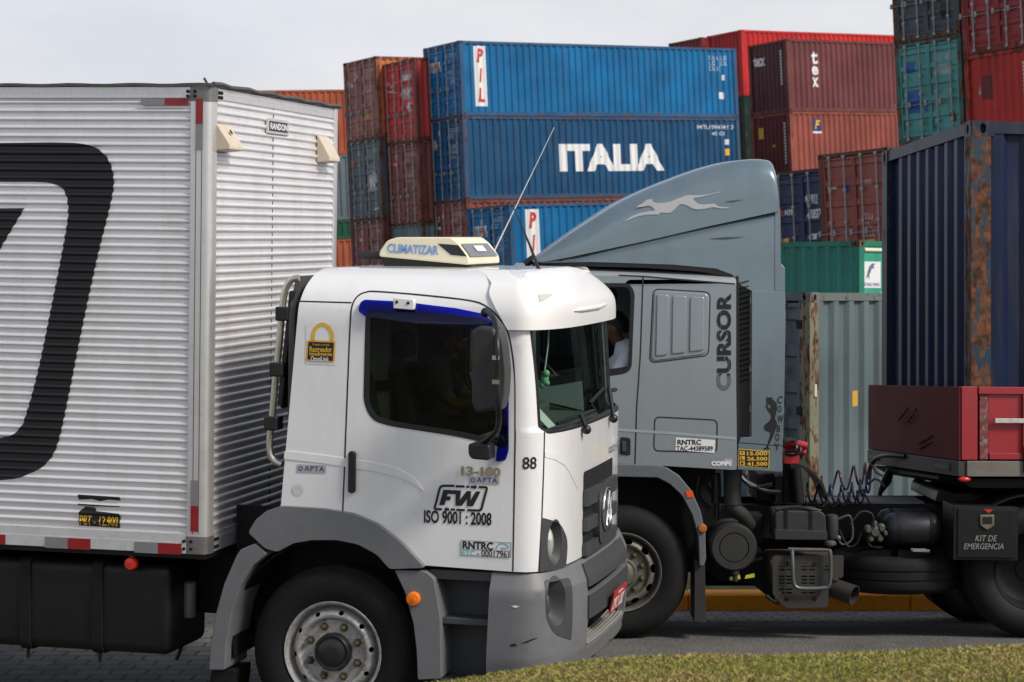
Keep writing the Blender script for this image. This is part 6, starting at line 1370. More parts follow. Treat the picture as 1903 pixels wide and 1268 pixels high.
# ---- lettering used on the blue and maroon boxes
def pil(t, s1, e1, Hh, side=True, col=True):
    if side:
        side_mark(s1, L40, rect(.60, .33, 1.06, Hh-.17), WHITED, 'white_panel')
        for ch_, z1 in zip('PIL', (Hh-.25, Hh-.94, Hh-1.62)): side_mark(s1, L40, text_bm(ch_, .70 if ch_ != 'I' else .76, z1-.50, .98 if ch_ != 'I' else .92, z1, .04, .14), REDD, off=.006)
        side_mark(s1, L40, dashes(L40-1.25, Hh-.3, [8, 8, 5], rnd, .07, .13, .11, .2), WMARK); side_mark(s1, L40, rect(L40-.9, Hh-1.9, L40-.65, Hh-1.65), WMARK); side_mark(s1, L40, rect(L40-.7, Hh-1.2, L40-.6, Hh-1.0), WMARK)
    d = e1[1]; door_mark(d, Hh, rect(.34, Hh-.92, 1.06, Hh-.58), WHITED, 'white_panel'); bm = bmesh.new()
    for i in range(6): join_bm(bm, rect(.37, Hh-.90+i*.05, .60, Hh-.875+i*.05))
    door_mark(d, Hh, bm, mat('logo_blue', (.03, .09, .30), .5), off=.006); door_mark(d, Hh, text_bm('PIL', .64, Hh-.89, 1.03, Hh-.61, .03, .1), REDD, off=.006)
def italia(t, s1, e1, Hh):
    side_mark(s1, L40, text_bm('ITALIA', 4.0, .95, 8.6, 1.93, .055), WHITED); side_mark(s1, L40, text_bm('IMTU 904741 3', 10.2, Hh-.42, 11.9, Hh-.27, .01), WMARK); side_mark(s1, L40, text_bm('45 G1', 10.9, Hh-.66, 11.5, Hh-.52, .01), WMARK)
    side_mark(s1, L40, rect(11.5, Hh-1.0, 11.68, Hh-.8), WMARK); side_mark(s1, L40, rect(11.5, Hh-1.4, 11.68, Hh-1.15), YELD)
    door_mark(e1[1], Hh, flat_bm([circ(.42, Hh-.85, .19)]), mat('pale_disc', (.42, .40, .40), .6), 'round_badge'); door_mark(e1[1], Hh, stroke_bm(circ(.42, Hh-.85, .16), .025), mat('badge_red', (.35, .06, .06), .6), 'round_badge', .006)
def stroke_bm(c, w): return flat_bm(stroke(c, w, True))
def sq_badge(m1, m2, u=.62, dv=.75, w=.22, h=.36, leaf=1):
    def f(t, s1, e1, Hh):
        door_mark(e1[leaf], Hh, rect(u, Hh-dv-h, u+w, Hh-dv), m1, 'square_badge'); door_mark(e1[leaf], Hh, rect(u+.03, Hh-dv-h+.03, u+w-.03, Hh-dv-h*.45), m2, 'square_badge', .006)
    return f
def tal(t, s1, e1, Hh):
    door_mark(e1[1], Hh, rect(.60, Hh-.98, .86, Hh-.58), REDD, 'square_badge'); door_mark(e1[1], Hh, text_bm('TAL', .62, Hh-.80, .84, Hh-.68, .02), WHITED, off=.006)
def fbadge(t, s1, e1, Hh):
    door_mark(e1[1], Hh, rect(.30, Hh-.95, .60, Hh-.42), mat('badge_navy', (.02, .03, .12), .5), 'square_badge'); door_mark(e1[1], Hh, rect(.32, Hh-.93, .58, Hh-.82), WHITED, 'square_badge', .006); door_mark(e1[1], Hh, text_bm('F', .36, Hh-.80, .55, Hh-.46, .04, .3), YELD, off=.006)
    door_mark(e1[1], Hh, flat_bm([[(.88, Hh-1.58), (1.04, Hh-1.58), (.96, Hh-1.36)]]), YELD, 'warning_triangle')
ROW = 'stacked containers along the far row'
# the blue column
stack_down(860, 75, 76, [
    (ST, std('bright blue container with upright red letters on white, top of the tallest blue stack', L40, BLUE1, .12, pil, group=ROW, frame_c=(.02, .09, .2))),
    (HC, std('dark blue container with one large white word across its long side', L40, BLUE2, .18, italia, group=ROW, frame_c=(.03, .07, .14))),
    (HC, std('brown container with a small yellow and navy badge, under the dark blue lettered one', L40, (.20, .055, .045), .3, fbadge, group=ROW, end_c=BROWN)),
    (HC, std('rust red container at the foot of the tall blue stack', L40, BRICK, .4, group=ROW))])
# the red and brown columns to its left
stack_down(777, 107, 77.5, [
    (HC, std('red container with a white star outline, door end, left of the upper blue one', L40, REDC, .14, None, group=ROW, frame_c=(.16, .04, .03))),
    (HC, std('brown container with red square badge, directly under the red one', L40, BROWN, .35, tal, group=ROW)),
    (HC, std('pale grey green container with a ribbed end, behind the roof cooler', L40, SEAGR, .25, door=False, group=ROW, frame_c=(.10, .12, .11))),
    (HC, std('brown container at the foot of the red column', L40, BROWN, .3, group=ROW))])
stack_down(705, 104, 79.2, [
    (HC, std('weathered brown container, top left of the tall door-end wall', L40, (.27, .10, .075), .25, None, group=ROW, side_c=(.42, .15, .05))),  # long side in brighter orange, sunlight put into its colour
    (HC, std('dark grey container with worn doors, under the weathered brown one', L40, GREYC, .3, sq_badge(mat('badge_orange', (.5, .18, .03), .5), mat('badge_blue', (.04, .07, .3), .5), .3, .7), group=ROW)),
    (HC, std('brown container with red square badge, lowest in sight under the dark grey one', L40, (.17, .055, .050), .35, tal, group=ROW)),
    (HC, std('dark brown container at the foot of the leftmost door column', L40, BROWN, .3, group=ROW))])
# white star on the red doors and an orange label on the brown ones
for t in list(COL.objects):
    if t.get('label', '').startswith('red container with a white star'):
        dl = [c for c in t.children if c.name.startswith('door') and 'gasket' not in c.name]
        door_mark(dl[1], HC, flat_bm(stroke([(.30, HC-1.0), (.45, HC-.68), (.62, HC-.86), (1.0, HC-.72), (.72, HC-.98), (.95, HC-1.10), (.55, HC-1.02)], .03, True)), WHITED, 'star_emblem')
        for a, b in ((1.38, 1.35), (1.75, 1.35), (1.75, 1.85)): door_mark(dl[0], HC, rect(a, HC-b, a+.28, HC-b+.34), WMARK, 'placard')
        door_mark(dl[0], HC, rect(1.40, HC-.72, 2.05, HC-.52), WMARK, 'placard')
    if t.get('label', '').startswith('weathered brown container'):
        dl = [c for c in t.children if c.name.startswith('door') and 'gasket' not in c.name]
        door_mark(dl[0], HC, rect(1.40, HC-2.2, 1.68, HC-1.85), mat('yellow_placard', (.6, .33, .03), .5), 'placard'); door_mark(dl[1], HC, rect(.22, HC-.95, .56, HC-.78), WMARK, 'placard'); door_mark(dl[1], HC, flat_bm([circ(.82, HC-.62, .08, 12, .12)]), WHITED, 'placard')
    if t.get('label', '').startswith('dark grey container with worn'):
        dl = [c for c in t.children if c.name.startswith('door') and 'gasket' not in c.name]
        for a, b, c, d in ((1.45, 1.9, 1.72, 1.3), (1.78, 1.9, 2.02, 1.25), (1.8, 2.6, 2.05, 2.5)): door_mark(dl[0], HC, rect(a, HC-b, c, HC-d), WMARK, 'placard')
# the row further left, seen past the box front
for (py, Hh, colr, lab) in ((171, HC, ORANGE, 'orange red container beside the top corner of the silver box'), (292, HC, (.12, .155, .175), 'slate grey container under the orange red one beside the silver box'), (412, HC, (.02, .085, .055), 'dark green container seen as a thin strip beside the silver box'), (446, HC, (.33, .095, .045), 'orange brown container low behind the white cab roof')):
    pass
stack_down(470, 168, 92, [
    (2.75, std('orange red container beside the top corner of the silver box', L40, ORANGE, .12, None, door=False, group=ROW)),
    (2.75, std('slate grey container beside the silver box, under the orange red one', L40, (.12, .155, .175), .15, None, door=False, group=ROW)),
    (.80, std('dark green half-height container showing as a strip beside the silver box', L40, (.02, .085, .055), .1, None, door=False, group=ROW)),
    (2.75, std('orange brown container low behind the white cab roof', L40, (.36, .10, .05), .15, None, door=False, group=ROW)),
    (1.9, std('grey container at the foot of the row behind the silver box', L40, (.1, .12, .13), .15, None, door=False, group=ROW))], yaw=20)
# the lower blue container in front
stack_down(953, 379, 66, [
    (ST, std('lower bright blue container with red letters on white, just left of the grey roof fairing', L40, BLUE1, .12, pil, group=ROW, frame_c=(.02, .09, .2))),
    (ST, std('blue container under the lower lettered blue one', L40, BLUE2, .2, group=ROW))])
# bright red pair at the back, maroon and brick pair before them
stack_down(1384, 55, 97, [
    (HC, std('bright red container highest behind the maroon one', L40, BRIGHT, .03, None, door=False, group=ROW, end_c=(.40, .02, .022))),  # end wall in a darker red, its shade put into the colour
    (HC, std('dark green container in the gap right of the blue stack', L40, (.006, .03, .022), .1, None, door=False, group=ROW)),
    (HC, std('red container low behind the brick one', L40, REDC, .2, None, door=False, group=ROW)), (HC, std('brown container second from the ground behind the brick one', L40, BROWN, .2, None, door=False, group=ROW)), (1.6, std('half-height brown container at ground behind the brick one', L40, BROWN, .2, None, door=False, group=ROW))])
stack_down(1310, 69, 99.5, [
    (HC, std('dark red container showing a sliver left of the bright red one', L40, (.20, .028, .026), .2, None, door=False, group=ROW)), (HC, std('dark red container low behind the blue stack', L40, (.20, .028, .026), .2, None, door=False, group=ROW)), (HC, std('brown container low behind the blue stack', L40, BROWN, .2, None, door=False, group=ROW)), (HC, std('grey container low behind the blue stack', L40, GREYC, .2, None, door=False, group=ROW)), (1.6, std('half-height grey container behind the blue stack', L40, GREYC, .2, None, door=False, group=ROW))])
def end_mark(e1, bm, m_, name='painted_lettering', off=.003):
    return finish(mapped(cut(bm, [CWID-y for y in end_breaks()], []), lambda u, v: (end_x(CWID-u)-off, CWID-u, v)), name, m_, e1, angle=60)
def tex(t, s1, e1, Hh):
    end_mark(e1, text_bm('tex', .28, Hh-.92, 1.05, Hh-.50, .03), WHITED)
    for ch_, z0, h in (('t', Hh-.98, .52), ('e', Hh-1.42, .36), ('x', Hh-1.90, .38)): side_mark(s1, L40, text_bm(ch_, 1.28, z0, 1.62, z0+h, .035), WHITED)
    for i in range(11): end_mark(e1, rect(1.98, Hh-.4-.13*i-.09, 2.05, Hh-.4-.13*i), WMARK)
def fside(t, s1, e1, Hh):
    side_mark(s1, L40, rect(1.22, Hh-.86, 1.66, Hh-.28), mat('badge_navy', (.02, .03, .12), .5), 'square_badge'); side_mark(s1, L40, text_bm('F', 1.30, Hh-.68, 1.60, Hh-.33, .05, .3), YELD, off=.006); side_mark(s1, L40, rect(1.22, Hh-.86, 1.66, Hh-.78), WHITED, 'square_badge', .006)
    end_mark(e1, rect(.45, Hh-.95, .75, Hh-.50), YELD, 'placard'); end_mark(e1, flat_bm([[(1.25, Hh-1.3), (1.45, Hh-1.15), (1.42, Hh-1.35)]]), YELD, 'placard')
    for i in range(13): end_mark(e1, rect(2.02, Hh-.4-.13*i-.09, 2.08, Hh-.4-.13*i), WMARK)
stack_down(1468, 72, 88, [
    (HC, std('maroon container with upright white lettering on end and side', L40, (.145, .042, .045), .22, tex, door=False, group=ROW, end_c=(.075, .024, .03))),  # shade of the end wall painted as a darker maroon
    (HC, std('brick red container with yellow and navy badge, under the maroon one', L40, (.25, .066, .048), .2, fside, door=False, group=ROW, end_c=(.105, .026, .028))),  # end wall darkened in colour, as the face turned from the sun
    (HC, std('brown container under the badged brick red one', L40, BROWN, .2, None, door=False, group=ROW)), (HC, std('blue container at ground level under the brick red one', L40, BLUE2, .2, None, door=False, group=ROW))])
# door-end pair behind the green container
def nyk(t, s1, e1, Hh):
    r, l = e1
    door_mark(r, Hh, text_bm('NYKU', 1.36, Hh-.86, 1.78, Hh-.62, .03), WHITED); door_mark(r, Hh, text_bm('408371 2', 1.36, Hh-1.22, 2.12, Hh-.98, .03), WHITED); door_mark(r, Hh, rect(1.42, Hh-1.72, 1.70, Hh-1.58), WMARK, 'placard')
    door_mark(l, Hh, rect(.32, Hh-2.2, .66, Hh-1.65), YELD, 'placard'); door_mark(l, Hh, rect(.44, Hh-2.62, .66, Hh-2.45), WMARK, 'placard'); door_mark(l, Hh, flat_bm([circ(1.0, Hh-2.08, .10, 16, .14)]), WHITED, 'placard')
    door_mark(l, Hh, text_bm('NYK', .50, Hh-1.08, .86, Hh-.94, .03, .15), WHITED); door_mark(l, Hh, rect(.32, Hh-1.10, .46, Hh-.92), mat('badge_red', (.35, .06, .06), .6), 'square_badge')
    door_mark(r, Hh, rect(1.80, Hh-2.45, 2.18, Hh-1.85), WMARK, 'placard'); door_mark(r, Hh, rect(1.52, Hh-2.1, 1.66, Hh-1.9), YELD, 'placard')
def std_nomark(label, L, colr, rust, logo, **k):
    def f(M, Hh):
        t, s1, e1 = container(label, M, L, Hh, colr, rust, **k); logo(t, s1, e1, Hh); return t
    return f
def brk(t, s1, e1, Hh):
    r, l = e1
    door_mark(l, Hh, rect(.82, Hh-1.0, .98, Hh-.75), mat('badge_blue', (.04, .12, .4), .5), 'square_badge'); door_mark(l, Hh, rect(.25, Hh-.85, .55, Hh-.80), WMARK); door_mark(r, Hh, dashes(1.5, Hh-.72, [4], rnd), WMARK); door_mark(r, Hh, dashes(1.45, Hh-1.5, [4, 3, 4], rnd, .07, .12, .1, .2), WMARK)
    door_mark(r, Hh, rect(1.45, Hh-2.6, 1.85, Hh-2.1), mat('yellow_placard', (.6, .33, .03), .5), 'placard'); door_mark(l, Hh, rect(.3, Hh-2.55, .5, Hh-2.2), mat('data_plate', (.13, .11, .085), .5), 'data_plate')
stack_down(1555, 309, 53, [(HC, std_nomark('navy container with white number and yellow placards on its doors', L20, (.020, .032, .075), .2, nyk, group=ROW, frame_c=(.02, .025, .04))), (2.3, std('navy container standing under the numbered navy one', L20, NAVY, .2, group=ROW))])
stack_down(1656, 273, 51, [(HC, std_nomark('brick red door-end container between the navy doors and the loaded trailer', L20, (.21, .060, .048), .22, brk, group=ROW, frame_c=(.10, .045, .035))), (HC, std('brown container under the brick red door-end one', L20, BROWN, .2, group=ROW))])
# right-hand stack
def teal(t, s1, e1, Hh):
    r, l = e1; BM = mat('blue_patch', (.02, .10, .30), .6, var=.25, scale=8)
    for a, b, c, d in ((.35, .80, .70, .50), (.35, 1.85, .85, 1.25), (.95, 1.85, 1.16, 1.65)): door_mark(l, Hh, rect(a, Hh-b, c, Hh-d), BM, 'painted_patch')
    door_mark(r, Hh, text_bm('387 4861', 1.45, Hh-.62, 2.10, Hh-.40, .01), mat('pale_teal_marks', (.30, .45, .42), .6)); door_mark(r, Hh, rect(1.45, Hh-.95, 2.05, Hh-.70), mat('pale_teal_marks', (.30, .45, .42), .6)); door_mark(r, Hh, dashes(1.45, Hh-1.35, [7, 5, 7, 4], rnd, .06, .08, .09, .13), mat('pale_teal_marks', (.30, .45, .42), .6))
    door_mark(l, Hh, rect(1.28, Hh-2.35, 1.40, Hh-2.22), BLUED, 'placard'); door_mark(r, Hh, rect(1.9, Hh-2.2, 2.1, Hh-1.95), mat('data_plate', (.13, .11, .085), .5), 'data_plate')
stack_down(1783, -130, 56, [
    (2.62, std('dark grey container with rusty door edge, top of the right-hand stack', L20, (.055, .07, .080), .35, sq_badge(BLACKD, BLACKD, 1.7, 1.7, .35, .5, 0), group=ROW)),
    (2.62, std_nomark('teal container with blue patches on its doors, right-hand stack', L20, TEAL, .22, teal, group=ROW, frame_c=(.04, .12, .10))),
    (2.62, std('brown container under the teal one', L20, BROWN, .2, group=ROW)), (1.9, std('grey container at the foot of the right-hand stack', L20, GREYC, .2, group=ROW))])
def redw(t, s1, e1, Hh):
    for i in range(18): end_mark(e1, rect(1.98, Hh-.35-.09*i-.06, 2.05, Hh-.35-.09*i), WMARK)
    end_mark(e1, rect(.55, Hh-1.15, .92, Hh-.55), mat('faded_red_patch', (.13, .015, .017), .6), 'painted_patch'); end_mark(e1, flat_bm([[(.45, Hh-1.0), (.53, Hh-.8), (.52, Hh-1.02)]]), CYAND, 'placard')
stack_down(1922, -118, 53.5, [
    (2.62, std('dark red door-end container at the top right of the yard', L20, (.22, .03, .034), .25, None, group=ROW)),
    (2.62, std('red container with ribbed end and vertical white code, under the dark red doors', L20, (.40, .030, .022), .3, redw, door=False, group=ROW)),
    (2.62, std('brown container under the red ribbed one', L20, BROWN, .2, group=ROW)), (1.5, std('half-height grey container at the far right foot', L20, GREYC, .2, group=ROW))])
# ---- nearer boxes
def near_post(t, Hh, c):
    b = MB(); b.box(-.003, -.003, .119, .152, .152, Hh-.119); o = b.obj('corner_post', CPN, t); o.color = c
def grey_near():
    d = 25.4; x = (1505-CX)*d/F; M = Matrix.Translation((x, d, .02)) @ Matrix.Rotation(math.radians(42), 4, 'Z')
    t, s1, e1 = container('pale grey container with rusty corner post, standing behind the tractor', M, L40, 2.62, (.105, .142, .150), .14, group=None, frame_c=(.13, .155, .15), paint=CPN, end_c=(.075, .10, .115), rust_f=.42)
    near_post(t, 2.62, (.20, .20, .13, .60))
    del_g(t); r, l = e1
    door_mark(r, 2.62, text_bm('35 0', 1.30, 1.78, 1.85, 1.98, .0), WHITED); door_mark(r, 2.62, text_bm('2G1', 1.42, 1.50, 1.85, 1.70, .0), mat('faded_red_marks', (.35, .06, .04), .6))
    for i, tx in enumerate(('GROSS WGT. 30.480', '67.200', 'NET 2.220', '4.900', 'CARGO WGT. 28.260', '62.300')): door_mark(r, 2.62, text_bm(tx, 2.02-.075*len(tx)*.55, 1.12-i*.11, 2.02, 1.185-i*.11, .0), WMARK if i != 3 else mat('dim_marks', (.12, .12, .11), .6))
    for z in (1.33, .83, .42): door_mark(r, 2.62, rect(1.3, z-.05, 2.02, z+.05), mat('dark_patch', (.03, .035, .04), .6), 'painted_patch', .003)
    hn = MB()
    for z in (2.25, 1.25, .75): hn.box(-.02, .115, z-.05, .02, .19, z+.05)
    hn.obj('door_hinges', UNDER, t, bevel=.004)
    side_mark(s1, L40, rect(.78, 1.28, .93, 1.46), mat('yellow_placard', (.6, .33, .03), .5), 'placard'); side_mark(s1, L40, rect(2.05, .85, 2.55, 1.42), WHITED, 'placard'); side_mark(s1, L40, flat_bm([circ(2.38, 1.1, .10, 16, .10)]), mat('sign_green', (.02, .22, .10), .5), 'placard', .006)
    b = MB(); b.tube([(.08, -.01, 1.42), (.08, -.01, 1.56)], .02, 8); b.obj('post_lug', CREAM, t)
def del_g(t):
    if 'group' in t: del t['group']
grey_near()
def green_box():
    # end wall faces right and towards us, the long side runs away to the left
    d = 40.0; x = (1597-CX)*d/F; zt = CAMZ+(HY-447)*d/F
    a = math.radians(43)
    # local x runs along the long side away to the left, so mirror the usual layout: origin at the near corner
    M = Matrix.Translation((x, d, zt-ST)) @ Matrix.Rotation(PI-math.radians(47), 4, 'Z')
    t = thing('shipping_container', 'green container with leaping fish emblem on white, on a low chassis', 'container', M)
    # x: away-left (length), y: towards the right end -> built from -CWID so that the outer long side is y=0
    c = (.030, .195, .155, .14); L, Hh = L20, ST
    sh = Matrix.Translation((0, -CWID, 0))
    def pl(name, key, fn, col=c, flip=True, loc=(0, 0, 0), scl=None):
        return place(name, cmesh(key, fn), t, col, loc, scl, CPN)
    pl('frame', ('frame', L, Hh), lambda b: m_frame(b, L, Hh), (.02, .19, .13, .45), scl=(1, -1, 1))
    s1 = pl('side_panel', ('side_panel', L, Hh), lambda b: m_side(b, L, Hh), scl=(1, -1, 1)); pl('side_panel', ('side_panel_b', L, Hh), lambda b: m_side(b, L, Hh, True), scl=(1, -1, 1))
    pl('roof', ('roof', L, Hh), lambda b: m_roof(b, L, Hh), scl=(1, -1, 1)); pl('end_panel', ('end_panel_b', L, Hh), lambda b: m_end(b, L, Hh, 1), scl=(1, -1, 1))
    for x_ in (0, L):
        for y_ in (0, CWID):
            for z_ in (0, Hh-.118): pl('corner_casting', ('corner_casting',), lambda b: m_cast(b, L, Hh), (.03, .16, .11, .75), loc=(x_, -y_, z_), scl=(1 if x_ == 0 else -1, -1 if y_ == 0 else 1, 1))
    ep = MB(); ep.box(.03, -CWID+.14, .14, .06, -.14, Hh-.09); e = ep.obj('end_panel', CPN, t); e.color = (.035, .30, .20, .08)
    tr_ = MB(); tr_.tube([(.02, -.16, Hh-.17), (.02, -CWID+.16, Hh-.17)], .035, 10); tr_.obj('roof_tarp_roll', CREAM, t)
    # placard with the fish, seen from the outside of the end wall
    E = lambda u, v, off: (.03-off, -u, v)
    finish(mapped(rect(.15, Hh-.86, .66, Hh-.38), lambda u, v: E(u, v, .004)), 'white_panel', WHITED, e)
    fish = crom([(.70, Hh-1.05), (.78, Hh-.82), (.92, Hh-.62), (1.12, Hh-.53), (1.30, Hh-.55), (1.18, Hh-.62), (1.24, Hh-.74), (1.08, Hh-.72), (.98, Hh-.86), (.88, Hh-1.0), (.92, Hh-1.18), (.80, Hh-1.06), (.66, Hh-1.16)], 3, True)
    finish(mapped(flat_bm([fish]), lambda u, v: E(.23+(u-.66)*.42, Hh-.40+(v-Hh+.50)*.46, .006)), 'fish_emblem', mat('emblem_grey', (.10, .15, .24), .5), e)
    finish(mapped(text_bm('DONG FANG', .18, Hh-.83, .62, Hh-.765, .02), lambda u, v: E(u, v, .006)), 'painted_lettering', BLUED, e); finish(mapped(text_bm('www.dongfang', .22, Hh-1.02, 1.2, Hh-.93, .02), lambda u, v: E(u, v, .006)), 'painted_lettering', WHITED, e)
    # vertical code on the long side (reads downwards)
    S2 = lambda u, v: (u, -(side_y(u, L)-.004), v)
    for i, ch_ in enumerate('DFSU2'):
        z1 = Hh-.55-i*.24; finish(mapped(cut(text_bm(ch_, 3.05, z1-.20, 3.28, z1, .0), side_breaks(L), []), S2), 'painted_lettering', mat('pale_green_marks', (.42, .55, .48), .6), s1)
    lb_ = MB(); lb_.tube([(2.6, .0, Hh-.35), (2.6, .0, Hh-.6)], .03, 6); lb_.obj('side_lashing', mat('pale_lug', (.35, .42, .36), .6), t)
    # plain skeletal chassis under it
    C = thing('container_chassis', 'low skeletal chassis carrying the green container', 'trailer', M); z0 = -.02; g = -(zt-ST)
    b = MB()
    for y in (-.8, -1.75): b.box(.1, y, z0-.3, L-.1, y+.12, z0)
    for x_ in (.1, 2, 4, L-.3): b.box(x_, -CWID+.05, z0-.16, x_+.18, -.05, z0-.0)
    b.obj('chassis', UNDER, C)
    for x_ in (1.0, 4.2, 5.4):
        for y in (-.05, -CWID+.05):
            w = MB(); w.lathe([(.28, 0), (.45, -.01), (.48, .04), (.48, .24), (.45, .28), (.28, .28)], (0, 0, 0), 'y', 28); ob = w.obj('wheel', RUBBER, C); ob.location = (x_, y-.28 if y > -1 else y, g+.48)
green_box()
def navy_box():
    z = tz0+.03
    M = MT @ Matrix.Translation((.10, .06, z))
    Hh = T_(1812, 224, .06)[1]-z
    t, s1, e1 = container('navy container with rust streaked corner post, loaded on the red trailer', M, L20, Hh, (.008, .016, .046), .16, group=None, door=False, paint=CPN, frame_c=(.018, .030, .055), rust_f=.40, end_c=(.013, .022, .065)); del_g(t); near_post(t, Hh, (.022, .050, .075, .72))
    bm = bmesh.new()
    for c in ([(.45, .86), (.43, .79), (.45, .75)], [(.49, .86), (.475, .80), (.49, .76), (.52, .78), (.515, .84), (.49, .86)], [(.55, .87), (.55, .77)], [(.58, .87), (.585, .82), (.61, .82)], [(.615, .88), (.605, .76)]): join_bm(bm, flat_bm(stroke([(a, b) for a, b in c], .006)))
    side_mark(s1, L20, bm, mat('chalk', (.34, .36, .40), .8))
navy_box()
# ------------------------------------------------------------------ people and small loose things
SKIN = mat('brown_skin', (.13, .060, .036), .5, var=.1, scale=20)
HAIR = mat('black_hair', (.012, .010, .009), .6, var=.3, scale=60)
def skinned(name, chains, radii, m, parent, root, sub=2):
    """grow one continuous surface round a skeleton of named joints"""
    names = []; 
    for c in chains:
        for n in c:
            if n not in names: names.append(n)
    bm = bmesh.new(); vv = {n: bm.verts.new(P) for n, P in ((n, JP[n]) for n in names)}
    for c in chains:
        for a, b in zip(c, c[1:]):
            if not bm.edges.get((vv[a], vv[b])): bm.edges.new((vv[a], vv[b]))
    me = bpy.data.meshes.new(name); bm.to_mesh(me); bm.free()
    o = bpy.data.objects.new(name, me); COL.objects.link(o)
    if parent: o.parent = parent
    s = o.modifiers.new('skin', 'SKIN'); s.use_smooth_shade = True
    for i, n in enumerate(names):
        r = radii[n]; r = r if isinstance(r, tuple) else (r, r); me.skin_vertices[0].data[i].radius = r; me.skin_vertices[0].data[i].use_root = (n == root)
    u = o.modifiers.new('sub', 'SUBSURF'); u.levels = sub; u.render_levels = sub
    me.materials.append(m); return o
JP = {}
def person(label, M, shirt, trousers, hand_l, hand_r, turn=0.0, elbow_l=None):
    """a seated figure facing -x; origin on the seat under the pelvis"""
    global JP
    V = Vector
    JP = dict(pel=V((0, 0, .10)), bel=V((-.01, 0, .24)), che=V((.05, 0, .42)), shc=V((.07, 0, .545)), nek=V((.02, 0, .60)), nk2=V((.0, 0, .64)), hdb=V((.0, 0, .70)), hdt=V((.005, 0, .78)), jaw=V((-.065, 0, .675)), nos=V((-.108, 0, .725)), fac=V((-.065, 0, .73)))
    HS = V((-.045, 0, -.015))                           # head carried a little forward
    for k in ('nk2', 'hdb', 'hdt', 'jaw', 'nos', 'fac'): JP[k] = JP[k]+HS*(.5 if k == 'nk2' else 1)
    R = dict(pel=(.15, .12), bel=(.13, .11), che=(.15, .115), shc=(.11, .085), nek=.055, nk2=.056, hdb=(.075, .085), hdt=(.078, .085), jaw=(.038, .032), nos=(.012, .014), fac=(.058, .06))
    chains = [['pel', 'bel', 'che', 'shc', 'nek', 'nk2', 'hdb', 'hdt'], ['hdb', 'fac', 'jaw'], ['fac', 'nos']]
    for s, tag_, hand, el in ((-1, 'l', hand_l, elbow_l), (1, 'r', hand_r, None)):
        sh_ = V((.085, s*.19, .52)); h = V(hand); e = V(el) if el else (sh_+h)/2+V((.04, s*.05, -.15)); wr = e+(h-e)*.84; d = (h-e).normalized()
        JP.update({'sh'+tag_: sh_, 'ue'+tag_: sh_.lerp(e, .5), 'el'+tag_: e, 'fa'+tag_: e.lerp(wr, .4), 'wr'+tag_: wr, 'pa'+tag_: h})
        R.update({'sh'+tag_: .062, 'ue'+tag_: .052, 'el'+tag_: .042, 'fa'+tag_: .043, 'wr'+tag_: (.026, .03), 'pa'+tag_: (.02, .038)})
        chains.append(['shc', 'sh'+tag_, 'ue'+tag_, 'el'+tag_, 'fa'+tag_, 'wr'+tag_, 'pa'+tag_])
        side_ = V((0, 0, 1)).cross(d).normalized(); dn = d.cross(side_).normalized()
        for i, (o_, ln) in enumerate(((-.03, .07), (-.01, .082), (.01, .078), (.03, .06))):
            a = h+side_*o_+d*.03; b = a+d*ln*.5; c = b+d*ln*.18+dn*ln*.42; JP.update({f'f{i}a'+tag_: a, f'f{i}b'+tag_: b, f'f{i}c'+tag_: c}); R.update({f'f{i}a'+tag_: .010, f'f{i}b'+tag_: .009, f'f{i}c'+tag_: .007}); chains.append(['pa'+tag_, f'f{i}a'+tag_, f'f{i}b'+tag_, f'f{i}c'+tag_])
        a = wr+side_*(-.03*s)+d*.03; b = a+side_*(-.02*s)+d*.04; JP.update({'t1'+tag_: a, 't2'+tag_: b, 't3'+tag_: b+d*.03}); R.update({'t1'+tag_: .012, 't2'+tag_: .010, 't3'+tag_: .008}); chains.append(['wr'+tag_, 't1'+tag_, 't2'+tag_, 't3'+tag_])
        hp, kn, an_, to = V((-.02, s*.1, .10)), V((-.44, s*.13, .14)), V((-.60, s*.13, -.28)), V((-.78, s*.14, -.33))
        JP.update({'hp'+tag_: hp, 'kn'+tag_: kn, 'ca'+tag_: kn.lerp(an_, .35), 'an'+tag_: an_, 'to'+tag_: to}); R.update({'hp'+tag_: .085, 'kn'+tag_: .058, 'ca'+tag_: .056, 'an'+tag_: .036, 'to'+tag_: (.03, .036)}); chains.append(['pel', 'hp'+tag_, 'kn'+tag_, 'ca'+tag_, 'an'+tag_, 'to'+tag_])
    root = thing('person', label, 'person', M)
    body = skinned('body', chains, R, SKIN, root, 'pel')
    g = lambda r, k: tuple(x+k for x in r) if isinstance(r, tuple) else r+k
    tc = [['pel', 'bel', 'che', 'shc', 'nek']]+[['shc', 'sh'+q, 'ue'+q, 'sl'+q] for q in 'lr']
    for q in 'lr': JP['sl'+q] = JP['ue'+q].lerp(JP['el'+q], .45); R['sl'+q] = .052
    skinned('shirt', tc, {n: g(R[n], .016 if n not in ('nek',) else .010) for c in tc for n in c}, shirt, root, 'pel')
    lc_ = [['pel', 'hp'+q, 'kn'+q, 'ca'+q, 'an'+q] for q in 'lr']
    skinned('trousers', lc_, {n: g(R[n], .018) for c in lc_ for n in c}, trousers, root, 'pel')
    sh3 = MB()
    for q in 'lr': sh3.ball(JP['an'+q].lerp(JP['to'+q], .55)+Vector((0, 0, -.01)), (.13, .05, .045), 12, 8)
    sh3.obj('shoes', BLACKP, root)
    hr = MB(); hr.grid(lambda a, b: Vector((.018+.098*math.cos(2*PI*a)*math.sin(PI*(.02+.56*b)), .088*math.sin(2*PI*a)*math.sin(PI*(.02+.56*b)), .755+.115*math.cos(PI*(.02+.56*b)))) + Vector((.018 if math.cos(2*PI*a) > 0 else .012*(1-b), 0, -.03*b if math.cos(2*PI*a) > 0 else .035*b)), 24, 9, True); hr.obj('hair', HAIR, root, solid=.012).location = HS
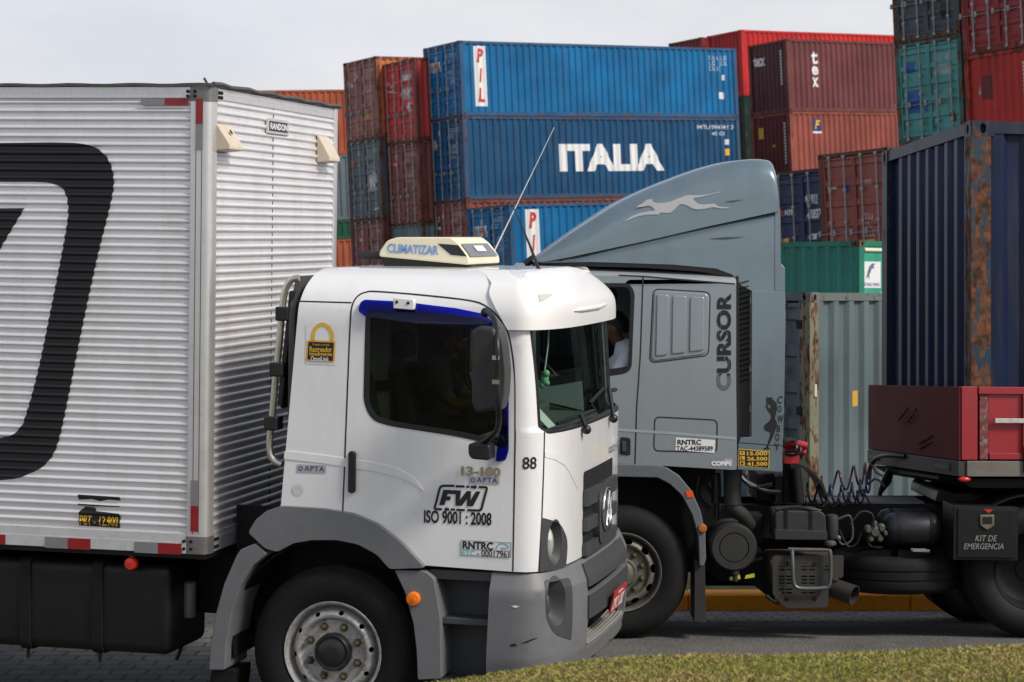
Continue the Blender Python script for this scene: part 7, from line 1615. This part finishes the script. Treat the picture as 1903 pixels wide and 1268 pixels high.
    for s in (-1, 1): fe = MB(); fe.ball((.01, s*.082, .725), (.022, .012, .032), 10, 8); fe.obj('ear', SKIN, body).location = HS
    ey = MB()
    for s in (-1, 1): ey.ball((-.103, s*.03, .742), (.012, .013, .010), 10, 8)
    ey.obj('eyes', mat('eye_white', (.55, .53, .5), .3), body).location = HS
    br_ = MB()
    for s in (-1, 1): br_.tube([(-.108, s*.018, .765), (-.106, s*.035, .769), (-.096, s*.052, .763)], .005, 6)
    br_.obj('eyebrows', HAIR, body).location = HS; mo = MB(); mo.tube([(-.096, -.022, .683), (-.104, 0, .684), (-.096, .022, .683)], .006, 6); mo.obj('mouth', mat('lip_brown', (.12, .04, .035), .5), body).location = HS
    return root
SHW = mat('white_cotton', (.74, .75, .80), .8, var=.06, scale=14, bump=.3, bscale=40)
SHD = mat('dark_cotton', (.03, .035, .05), .85, var=.2)
TRO = mat('dark_denim', (.02, .025, .04), .85, var=.2)
# driver of the grey tractor: head just below and behind the white cab's visor corner
hx_, hz_ = G(1149, 609, .40)
person('driver in a white T-shirt looking ahead in the grey tractor window', MG @ Matrix.Translation((hx_-.0, .40, hz_-.72)), SHW, TRO, (-.52, -.14, .34), (-.50, .20, .34), elbow_l=(-.09, -.33, .26))
person('driver in dark clothes at the wheel of the white cab', MW @ Matrix.Translation((.20, 1.72, 1.56)) @ Matrix.Rotation(PI, 4, 'Z'), SHD, TRO, (-.44, -.15, .40), (-.44, .17, .40))
# hanging green ornament and paper on the dash of the white cab
gx_, gz_ = S(1012, 705, .42)
OR = thing('hanging_ornament', 'small green ornament hanging on a cord inside the white windscreen', 'ornament', MW @ Matrix.Translation((gx_, .42, gz_)))
b = MB(); b.ball((0, 0, 0), (.026, .022, .04), 12, 8); b.ball((.012, -.01, .036), (.022, .022, .022), 10, 6); b.ball((-.014, .0, -.03), (.02, .018, .026), 10, 6); b.ball((.016, .0, -.022), (.016, .016, .018), 10, 6); b.obj('charm', mat('green_charm', (.22, .52, .27), .4, var=.3, scale=30), OR)
b = MB(); b.tube([(0, 0, .05), (.02, -.01, .2), (.03, -.02, .36)], .005, 6); b.obj('cord', WHITED, OR)
px_, pz_ = S(1056, 722, 1.0)
PS = MB(); PS.add([(0, -.10, 0), (0, .10, 0), (-.10, .10, .10), (-.10, -.10, .10)], [(0, 1, 2, 3)]); ps = PS.obj('paper_sheet', WHITED, None, solid=.002); ps.matrix_world = MW @ Matrix.Translation((1.12, .9, 1.805)); tag(ps, 'folded white paper propped on the dashboard behind the windscreen', 'paper')
